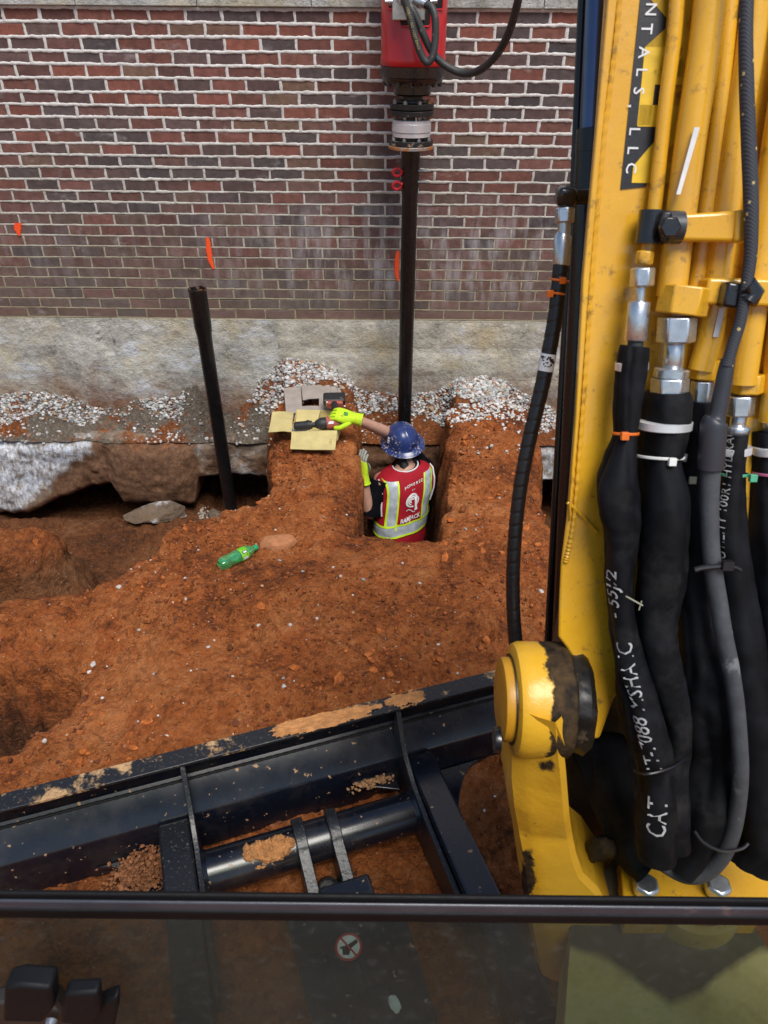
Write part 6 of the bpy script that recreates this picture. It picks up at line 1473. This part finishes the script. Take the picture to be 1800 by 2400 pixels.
def ear_stain(p):
    u, v = project(p); t = 0.12
    t += 0.55 * math.exp(-((u - 1178) / 26) ** 2 - ((v - 1655) / 24) ** 2)          # under the boss
    t += 0.75 * math.exp(-((u - 1140) / 20) ** 2 - ((v - 1890) / 70) ** 2)          # worn lower left edge
    t += 0.45 * float(sstep(1205, 1235, u)) * float(sstep(1640, 1540, v))
    return min(t, 1.0)
earo.modifiers.clear(); densify(earo, 4); earo.data.polygons.foreach_set('use_smooth', np.ones(len(earo.data.polygons), bool)); earo.data.set_sharp_from_angle(angle=math.radians(28))
tint_obj(earo, ear_stain)
cap = G().lathe([(0, -.020), (.060, -.020), (.070, -.017), (.072, -.012), (.072, .002)], Vector((XB0, PIN.y - 0.004, PIN.z + 0.004)), axis=(1, 0, 0), seg=48).build('pin_cap', worn('cap_yellow', (0.56, 0.27, 0.015), 0.4, dark=0.8, scale=20, dirt=(0.10, 0.05, 0.015), dirt_amt=0.66), brk)
G().lathe([(.0735, -.002), (.0775, -.002), (.0775, .001), (.0735, .001)], Vector((XB0, PIN.y - 0.004, PIN.z + 0.004)), axis=(1, 0, 0), seg=48, caps=False).build('grease_ring', MAT['grease'], cap)
cb = Vector((XB0 - .020, PIN.y - 0.052, PIN.z - 0.045))
G().lathe([(0, -.010), (.0215, -.010), (.0225, -.006), (.0225, 0)], cb, axis=(1, 0, 0), seg=28).build('washer', MAT['black_paint'], cap)
hexnut(cb + Vector((-.010, 0, 0)), cb + Vector((-.022, 0, 0)), 0.0125, MAT['steel'], cap, 'retaining_bolt')
# greased collar between ear and boom
gcol = G().lathe([(.084, 0), (.089, .006), (.088, .016), (.090, .026), (.084, .036), (.070, .040)], Vector((XB1 - .004, PIN.y, PIN.z)), axis=(1, 0, 0), seg=56)
gcol.v = [tuple(Vector(p) + Vector((0, p[1] - PIN.y, p[2] - PIN.z)).normalized() * (0.006 * float(vnoise(p[0]*70, p[1]*70, p[2]*70, 6)))) for p in gcol.v]
gcol.build('greased_collar', MAT['grease'], brk)
# boom foot and dark void behind the hoses
G().lathe([(.055, 0), (.055, .5)], Vector((XB1 + .03, PIN.y + .08, PIN.z)), axis=(1, 0, 0), seg=40).build('boom_foot', MAT['grease'], brk)
G().box((0.90, 1.06, 0.90), (1.12, 0.06, 0.86)).build('post_plate', worn('oily_brown_plate', (0.075, 0.055, 0.035), 0.5, scale=10, dark=0.4), brk)
bt_ = G().sweep([Vector(x) for x in catmull([tuple(at_y(u, v, y)) for u, v, y in ((1300, 1600, 1.02), (1310, 1660, .96), (1322, 1720, .92), (1345, 1780, .90), (1370, 1830, .88), (1400, 1860, .86))], 6)], [0.03, .045, .055, .058, .055, .05] + [0.05] * 25, 18, mod=sleeve_mod(21, 0.16)).build('rubber_boot', MAT['sleeve'], brk)
# swing base under the boom, its greasy pivot and bolts
def mat_dusty_base():
    m = M('dusty_yellow_plate'); d = m.n('VertexColor', layer_name='tint')
    c = m.ramp(m.noise(6, 7, rough=0.65), (0.36, (0.40, 0.29, 0.10)), (0.5, (0.64, 0.50, 0.20)), (0.66, (0.78, 0.64, 0.30)))
    c = m.mix(m.ramp(m.noise(24, 8, rough=0.72), (0.55, 0.0), (0.68, 0.6)), c, (0.20, 0.14, 0.06))
    k = m.ramp(m.math('ADD', d, m.math('MULTIPLY', m.math('SUBTRACT', m.noise(16, 8, rough=0.65), 0.5), 0.7)), (0.30, 0.0), (0.75, 0.92))
    c = m.mix(k, c, m.ramp(m.noise(40, 6), (0.3, (0.010, 0.010, 0.009)), (0.7, (0.035, 0.032, 0.027))))
    return m.fin(c, 0.7, 0, m.bump(m.noise(60, 5), 0.2, 0.004))
zb_ = 0.685
base_pts = [(1233, 1950), (1215, 2260), (1760, 2260), (1720, 2080), (1625, 1985), (1580, 1900)]
bo = G().prism([at_z(u, v, zb_) for u, v in ((1236, 1975), (1212, 2320), (1800, 2320), (1700, 2120), (1620, 1985), (1640, 1780), (1380, 1780))], (0, 0, -0.16)).build('swing_base', mat_dusty_base(), brk, bevel=0.008, bseg=3)
tri = bo.modifiers.new('tri', 'TRIANGULATE')
bo.modifiers.clear(); densify(bo, 5)
pc_ = at_z(1482, 1938, zb_)
def pivot_stain(p):
    u, v = project(p)
    lim = np.interp(u, [1225, 1300, 1380, 1450, 1500, 1560, 1640], [2050, 2075, 2130, 2175, 2160, 2110, 2060])
    return float(0.98 * sstep(lim + 30, lim - 40, v)) if p.z > zb_ - .01 else 0.2
tint_obj(bo, pivot_stain); bo.data.polygons.foreach_set('use_smooth', np.zeros(len(bo.data.polygons), bool))
rp = px2m(108, pc_)
pv = G().lathe([(0.0, .030), (rp * .74, .030), (rp * .78, .034), (rp * .82, .050), (rp * .98, .050), (rp, .042), (rp, -.01)], pc_, axis=(0, 0, 1), seg=64, caps=False).build('pivot_housing', worn('dusty_yellow_casting', (0.50, 0.36, 0.10), 0.6, dark=0.7, scale=12, dirt=(0.10, 0.085, 0.06), dirt_amt=0.60), brk)
ct = G()
for i, ch in enumerate('CAT 001 1925'):
    a = -2.30 + i * 0.125; V, F = text_geo(ch, 0.018); rr_ = rp * .99
    ct.add([pc_ + Vector(((rp * .90 - y * 0) * math.cos(a + x / rr_), (rp * .90) * math.sin(a + x / rr_), .0506)) + Vector((math.cos(a), math.sin(a), 0)) * (-y) for x, y in V], F)
ct.build('cast_lettering', worn('cast_yellow', (0.42, 0.24, 0.03), 0.5), pv, smooth=False)
for (u, v) in ((1392, 1918), (1546, 1918)):
    c = at_z(u, v + 6, zb_ + .06); r = px2m(29, c); 
    hexnut(c, c + Vector((0, 0, .028)), r, MAT['zinc'], brk, 'base_bolt', 0.4, 0.006)
G().prism([at_z(u, v, zb_ + .052) for u, v in ((1340, 1850), (1350, 1990), (1640, 1990), (1700, 1850), (1640, 1760), (1400, 1760))], (0, 0, -.05)).build('bolting_plate', MAT['yellow'], brk, bevel=0.004)
gl_ = rock("grease_lump", at_z(1300, 1835, 0.80), 0.034, (1.0, .8, 1.3), MAT["grease"], 91, None, None, 2, 0.5); gl_.parent = brk
# --- dozer blade, seen from behind
BA = math.radians(18.7); BU = Vector((math.cos(BA), math.sin(BA), 0)); BW = Vector((math.sin(BA), -math.cos(BA), 0)); BO = Vector((-0.624, 1.469, 0))
def bl(s, b, z): return BO + BU * s + BW * b + Vector((0, 0, z))
def extr(prof, s0, s1):
    return G().prism([bl(s0, b, z) for b, z in prof], BU * (s1 - s0))
SL, SR = -1.15, 1.22
blade = extr([(0.0, 0.322), (-0.030, 0.20), (-0.036, 0.08), (-0.02, -0.10), (-0.006, -0.10), (-0.022, 0.08), (-0.016, 0.20), (0.014, 0.322)], SL, SR).build('dozer_blade', MAT['blade'], exc, bevel=0.003)
tag(blade, 'black dozer blade with ochre mud dried along its top edge')
ns = 90; V = []
tp = extr([(-0.004, 0.334), (-0.004, 0.323), (0.055, 0.321), (0.055, 0.332)], SL, SR).build('top_plate', MAT['blade_mud'], blade, bevel=0.002)
extr([(0.002, 0.318), (-0.012, 0.205), (0.074, 0.124), (0.080, 0.112), (0.080, -0.06), (-0.008, -0.06), (-0.016, 0.08), (-0.010, 0.20)], SL + .01, SR - .01).build('box_section', MAT['blade'], blade, bevel=0.006, bseg=3)
wpt = [bl(s, 0.004, 0.196) for s in np.linspace(SL + .02, SR - .02, 240)]
G().sweep(wpt, [0.005 * (1 + .15 * math.sin(i * 2.2)) for i in range(240)], 6).build('weld_bead', MAT['frame_black'], blade)
def s_of(u, v, z):
    p = at_z(u, v, z); return (p - BO).dot(BU), (p - BO).dot(BW)
s1, _ = s_of(388, 1662, 0.32); s2, _ = s_of(857, 1536, 0.32)
def rib(s):
    prof = [(0.03, 0.318), (0.052, 0.300), (0.085, 0.235), (0.13, 0.175), (0.20, 0.135), (0.34, 0.115), (0.62, 0.110), (0.62, 0.02), (0.30, -0.05), (0.10, -0.06), (0.02, -0.05)]
    return G().prism([bl(s, b, z) for b, z in prof], BU * 0.016).build('rib', MAT['blade_mud_lite'], blade, bevel=0.002)
rib(s1); rib(s2)
def arm(s0, s1_, L, zt):
    g = G(); secs = []
    for b, z1, z0 in ((0.082, zt - .02, -.05), (0.105, zt, -.05), (0.5, zt + .015, -.02), (0.9, zt + .035, 0.02), (L, zt + .06, 0.06)):
        secs.append([bl(s0, b, z0), bl(s1_, b, z0), bl(s1_, b, z1), bl(s0, b, z1)])
    return g.loft(secs).build('push_arm', MAT['blade_mud_lite'] if s0 < 0 else MAT['blade'], blade, bevel=0.007, bseg=3)
arm(s1 - 0.096, s1 - 0.002, 1.2, 0.135); arm(s2 + 0.018, s2 + 0.112, 1.2, 0.135)
# cross tube with lugs
ct0, cb_, cz_, cr = None, 0.235, 0.035, 0.066
tube = G().sweep([bl(s1 + .016, cb_, cz_), bl((s1 + s2) / 2, cb_, cz_), bl(s2, cb_, cz_)], cr, 40).build('cross_tube', MAT['blade'], blade)
G().sweep([bl(s2 - .012, cb_, cz_), bl(s2, cb_, cz_)], [cr + .001, cr + .010], 40).build('weld_bead', MAT['blade'], tube)
G().sweep([bl(s1 + .028, cb_, cz_), bl(s1 + .016, cb_, cz_)], [cr + .001, cr + .010], 40).build('weld_bead', MAT['blade'], tube)
sa = s_of(648, 1800, 0.12)[0]; sb_ = s_of(722, 1782, 0.12)[0]
def lug(s):
    prof = [(cb_ + (cr + .001) * math.cos(a), cz_ + (cr + .001) * math.sin(a)) for a in np.linspace(2.2, -0.6, 14)] + [(0.36, -0.10), (0.47, -0.10), (0.48, 0.02), (0.40, 0.075)] + [(cb_ + (cr + .022) * math.cos(a), cz_ + (cr + .022) * math.sin(a)) for a in np.linspace(0.7, 2.2, 10)]
    return G().prism([bl(s - .018, b, z) for b, z in prof], BU * 0.036).build('cylinder_lug', MAT['blade_mud_lite'], blade, bevel=0.003)
lug(sa); lug(sb_)
mid = (sa + sb_) / 2
G().lathe([(.0, -.030), (.030, -.030), (.030, .010), (.036, .012), (.036, -.034), (.0, -.034)], bl(mid, 0.37, -0.02), axis=BW * 0.6 + Vector((0, 0, 0.8)), seg=24, caps=False).build('grease_cup', MAT['blade_mud_lite'], blade)
G().sweep([bl(sa - .06, 0.40, 0.0), bl(sb_ + .06, 0.40, 0.0)], 0.024, 16).build('lug_pin', MAT['steel'], blade)
G().box(bl(mid + .035, 0.47, 0.065), (0.155, 0.10, 0.07), Matrix.Rotation(BA, 3, 'Z')).build('clevis_block', MAT['blade'], blade, bevel=0.01, bseg=3)
# lift-cylinder guard seen through the lower pane, with the no-step sticker
zg = 0.20
gp = [at_z(u, v, zg) for u, v in ((612, 1960), (706, 2330), (985, 2330), (872, 1960))]
guard = G().prism(gp, (0, 0, -0.08)).build('cylinder_guard', MAT['blade'], blade, bevel=0.006)
c = at_z(753, 2048 - 0, zg + 0.004)
c = at_z(753, 2046, zg + .004)
ccx = G().lathe([(0, 0), (.0345, 0), (.0345, .0012), (0, .0012)], c, seg=36, caps=False).build('no_step_sticker', MAT['label_white'], guard)
G().lathe([(.029, 0), (.0345, 0), (.0345, .0022), (.029, .0022)], c, seg=36, caps=False).sweep([c + Vector((-.022, .022, .0022)), c + Vector((.022, -.022, .0022))], 0.0026, 6).build('red_ring', plain('sticker_red', (0.45, 0.03, 0.04), 0.5), ccx)
G().prism([c + Vector((x, y, .0014)) for x, y in ((.020, .020), (.024, .012), (.006, -.004), (.002, -.020), (-.014, -.020), (-.016, -.004), (-.022, -.006), (-.020, .000), (-.004, .004))], (0, 0, .0008)).build('boot_symbol', MAT['black_vinyl'], ccx, smooth=False)
ch = rock('paint_chip', at_z(852, 2166, zg + .003), 0.02, (1.1, .8, .12), MAT['label_white'], 55, None, None, 2, 0.5); ch.parent = guard
# gussets
def gusset(s, side, zz):
    pts = [bl(s, 0.085, zz)] + [bl(s + side * (0.02 + 0.19 * t), 0.085 + 0.22 * (1 - t) ** 2.2, zz) for t in np.linspace(0, 1, 10)]
    return G().prism(pts, (0, 0, -.014)).build('gusset', MAT['blade'], blade, bevel=0.003)
gusset(s2 + .112, 1, -0.005); gusset(s1 - .096, -1, -0.005)
for sA, sB in ((s2 - .17, s2 - .02),):
    G().prism([bl(sA, .082, .05), bl(sA + .02, .10, .05), bl(sB, .16, .05), bl(sB, .082, .05)], (0, 0, .012)).build('weld_plate', MAT['blade'], blade, bevel=0.003)
# mud dried on the tube and caught in the corners
def mud_patch(fn, nx, ny, name='mud_patch', seed=0, th=0.018, mat='mud'):
    keepV = {}; V = []; F = []
    xs, ys = np.linspace(-1, 1, nx), np.linspace(-1, 1, ny)
    h = lambda x, y: 0.95 - math.hypot(x, y) + 0.65 * float(fbm(np.array(x), np.array(y), np.array(0.0), 1.9, 5, 200 + seed, 0.6))
    idx = {}
    for j, y in enumerate(ys):
        for i, x in enumerate(xs):
            k = h(x, y)
            if k > 0: idx[(i, j)] = len(V); V.append(fn(x, y, th * min(1, k * 4) * (0.55 + 0.9 * abs(float(vnoise(x * 9, y * 9, 0, seed))))))
    for j in range(ny - 1):
        for i in range(nx - 1):
            q_ = [(i, j), (i+1, j), (i+1, j+1), (i, j+1)]
            if all(t in idx for t in q_): F.append(tuple(idx[t] for t in q_))
    return G().add(V, F).build(name, MAT[mat], blade, angle=80)
mc = s_of(585, 1830, cz_ + cr)[0]
mud_patch(lambda x, y, t: bl(mc + x * 0.085, cb_ + (cr + t - .002) * math.cos(1.25 - y * 0.75), cz_ + (cr + t - .002) * math.sin(1.25 - y * 0.75)), 60, 44, seed=1)
mm = s_of(700, 1565, .335)[0]
mud_patch(lambda x, y, t: bl(mm + x * 0.20, 0.026 + y * 0.034, 0.3335 + t * .5), 90, 26, seed=2, th=.014)
m2 = s_of(200, 1690, .335)[0]
0 and mud_patch(lambda x, y, t: bl(m2 + x * 0.34, 0.024 + y * 0.036, 0.3335 + t * .4), 120, 22, seed=5, th=.005)
m3 = s_of(880, 1520, .335)[0]
mud_patch(lambda x, y, t: bl(m3 + x * 0.07, 0.024 + y * 0.036, 0.3335 + t * .5), 50, 26, seed=9, th=.013)
n = 1500; a_ = rng.normal(0, 1, (n, 3)) * np.array([.05, .035, .0]) ; base_c = [bl(s1 - .155 + a, .15 + b, 0.004 + abs(float(rng.normal(0, .022))) * math.exp(-(a / .05) ** 2)) for a, b, _ in a_]
ms = .002 + .006 * rng.random(n) ** 2.5; mcx = np.array([[.26, .105, .045]]) * rng.uniform(.6, 1.4, (n, 1))
mo = scatter_mesh('mud_crumbs', np.array([tuple(p) for p in base_c]), ms, mcx, mat_tint('mud_crumb', 0.95, 0.4)); mo.parent = blade; tag(mo, kind='stuff')
n = 160; base_c = [bl(s2 - .10 + float(rng.normal(0, .03)), .10 + abs(float(rng.normal(0, .012))), 0.065 + abs(float(rng.normal(0, .008)))) for _ in range(n)]
mo = scatter_mesh('mud_crumbs', np.array([tuple(p) for p in base_c]), rng.uniform(.003, .007, n), np.array([[.32, .17, .08]]) * rng.uniform(.6, 1.4, (n, 1)), MAT['gravel']); mo.parent = blade; tag(mo, kind='stuff')

# --- cab front: sill bar of the open upper window, lower pane, latches inside
YW = 0.44
win = G()
def wbar(v0a, v0b, v1a, v1b, y0, y1, x=1.0):
    """bar between image rows (left, right ends)"""
    L0, R0 = at_y(-250, v0a, y0), at_y(1900, v0b, y0); L1, R1 = at_y(-250, v1a, y1), at_y(1900, v1b, y1)
    return L0, R0, R1, L1
def bar(name, va, vb, vc, vd, y, depth, mat, parent):
    k_ = (vb - va) / 2150.0; a, b = at_y(-1200, va - 950 * k_, y), at_y(2300, vb + 400 * k_, y); c, d = at_y(2300, vd + 400 * k_, y), at_y(-1200, vc - 950 * k_, y)
    return G().prism([a, b, c, d], (0, depth, 0)).build(name, mat, parent, bevel=0.0025)
cabw = bar('cab_window', 1928, 1950, 1982, 2004, YW, 0.006, MAT['frame_black'], exc)
tag(cabw, 'black cab window sill with dusty lower glass pane')
bar('seal_strip', 1944, 1967, 1962, 1985, YW - .004, 0.004, MAT['frame_grey'], cabw)
bar('seal_lip', 1962.5, 1985.5, 1972, 1995, YW - .006, 0.006, MAT['frame_black'], cabw)
def mat_pane():
    m = M('dusty_shade_tinted_glass'); x = m.noise(3.0, 6, rough=0.6)
    tr = m.n('BsdfTransparent', {0: (0.55, 0.60, 0.55, 1)})  # dark tint also paints in the shade under the machine
    gl = m.n('BsdfGlossy', {0: (0.9, 0.95, 1.0, 1), 'Roughness': 0.12})
    df = m.n('BsdfDiffuse', {0: (0.13, 0.135, 0.125, 1)})
    dust = m.math('ADD', m.math('ADD', m.math('MULTIPLY', m.rng(x, 0.3, 0.75), 0.14), 0.05), m.math('MULTIPLY', m.ramp(m.noise(60, 5), (0.56, 0.0), (0.70, 1.0)), 0.13))
    a = m.n('MixShader', {0: dust, 1: tr, 2: df})
    fr = m.n('LayerWeight', {0: 0.12}, out=0)
    b = m.n('MixShader', {0: m.math('MULTIPLY', fr, 0.12), 1: a, 2: gl})
    m.nt.links.new(b, m.out.inputs[0]); return m.m
a, b = at_y(-1200, 1970.3, YW + .001), at_y(2300, 2006.1, YW + .001)
pane = G().prism([a, b, Vector((b.x, YW - .03, 0.62)), Vector((a.x, YW - .03, 0.62))], (0, 0.005, 0)).build('lower_pane', mat_pane(), cabw, smooth=False)
# latch blocks on the inside, low on the left
YI = 0.36
def lat(pts, y, d, name, bev=.004):
    return G().prism([at_y(u, v, y) for u, v in pts], (0, -d, 0)).build(name, plain('latch_' + name, (0.004, 0.0045, 0.006), 0.6, Specular_IOR_Level=0.25), cabw, bevel=bev)
lat([(28, 2085), (60, 2078), (128, 2084), (132, 2130), (110, 2160), (24, 2158)], YI, .022, 'latch_block')
lat([(150, 2112), (222, 2108), (226, 2160), (200, 2178), (140, 2176), (146, 2140)], YI - .004, .016, 'latch_lever')
lat([(190, 2150), (262, 2120), (262, 2150), (252, 2200), (160, 2204), (166, 2180)], YI + .01, .016, 'latch_body')
G().prism([at_y(u, v, YI - .003) for u, v in ((166, 2125), (172, 2124), (160, 2172), (152, 2172))], (0, .002, 0)).build('bright_strip', plain('dusty_strip', (0.25, 0.24, 0.20), 0.5), cabw)
G().prism([at_y(u, v, YI + .02) for u, v in ((-40, 2170), (120, 2165), (190, 2260), (-40, 2300))], (0, .02, 0)).build('latch_bracket', worn('rusty_bracket', (0.03, 0.025, 0.022), 0.5, scale=20, dark=0.5), cabw, bevel=.004)
for u, v in ((82, 2184), (112, 2204)):
    cc_ = at_y(u, v, YI + .016); G().lathe([(0, -.006), (.006, -.006), (.007, 0)], cc_, axis=(0, 1, 0), seg=12).build('bracket_screw', MAT['zinc'], cabw)
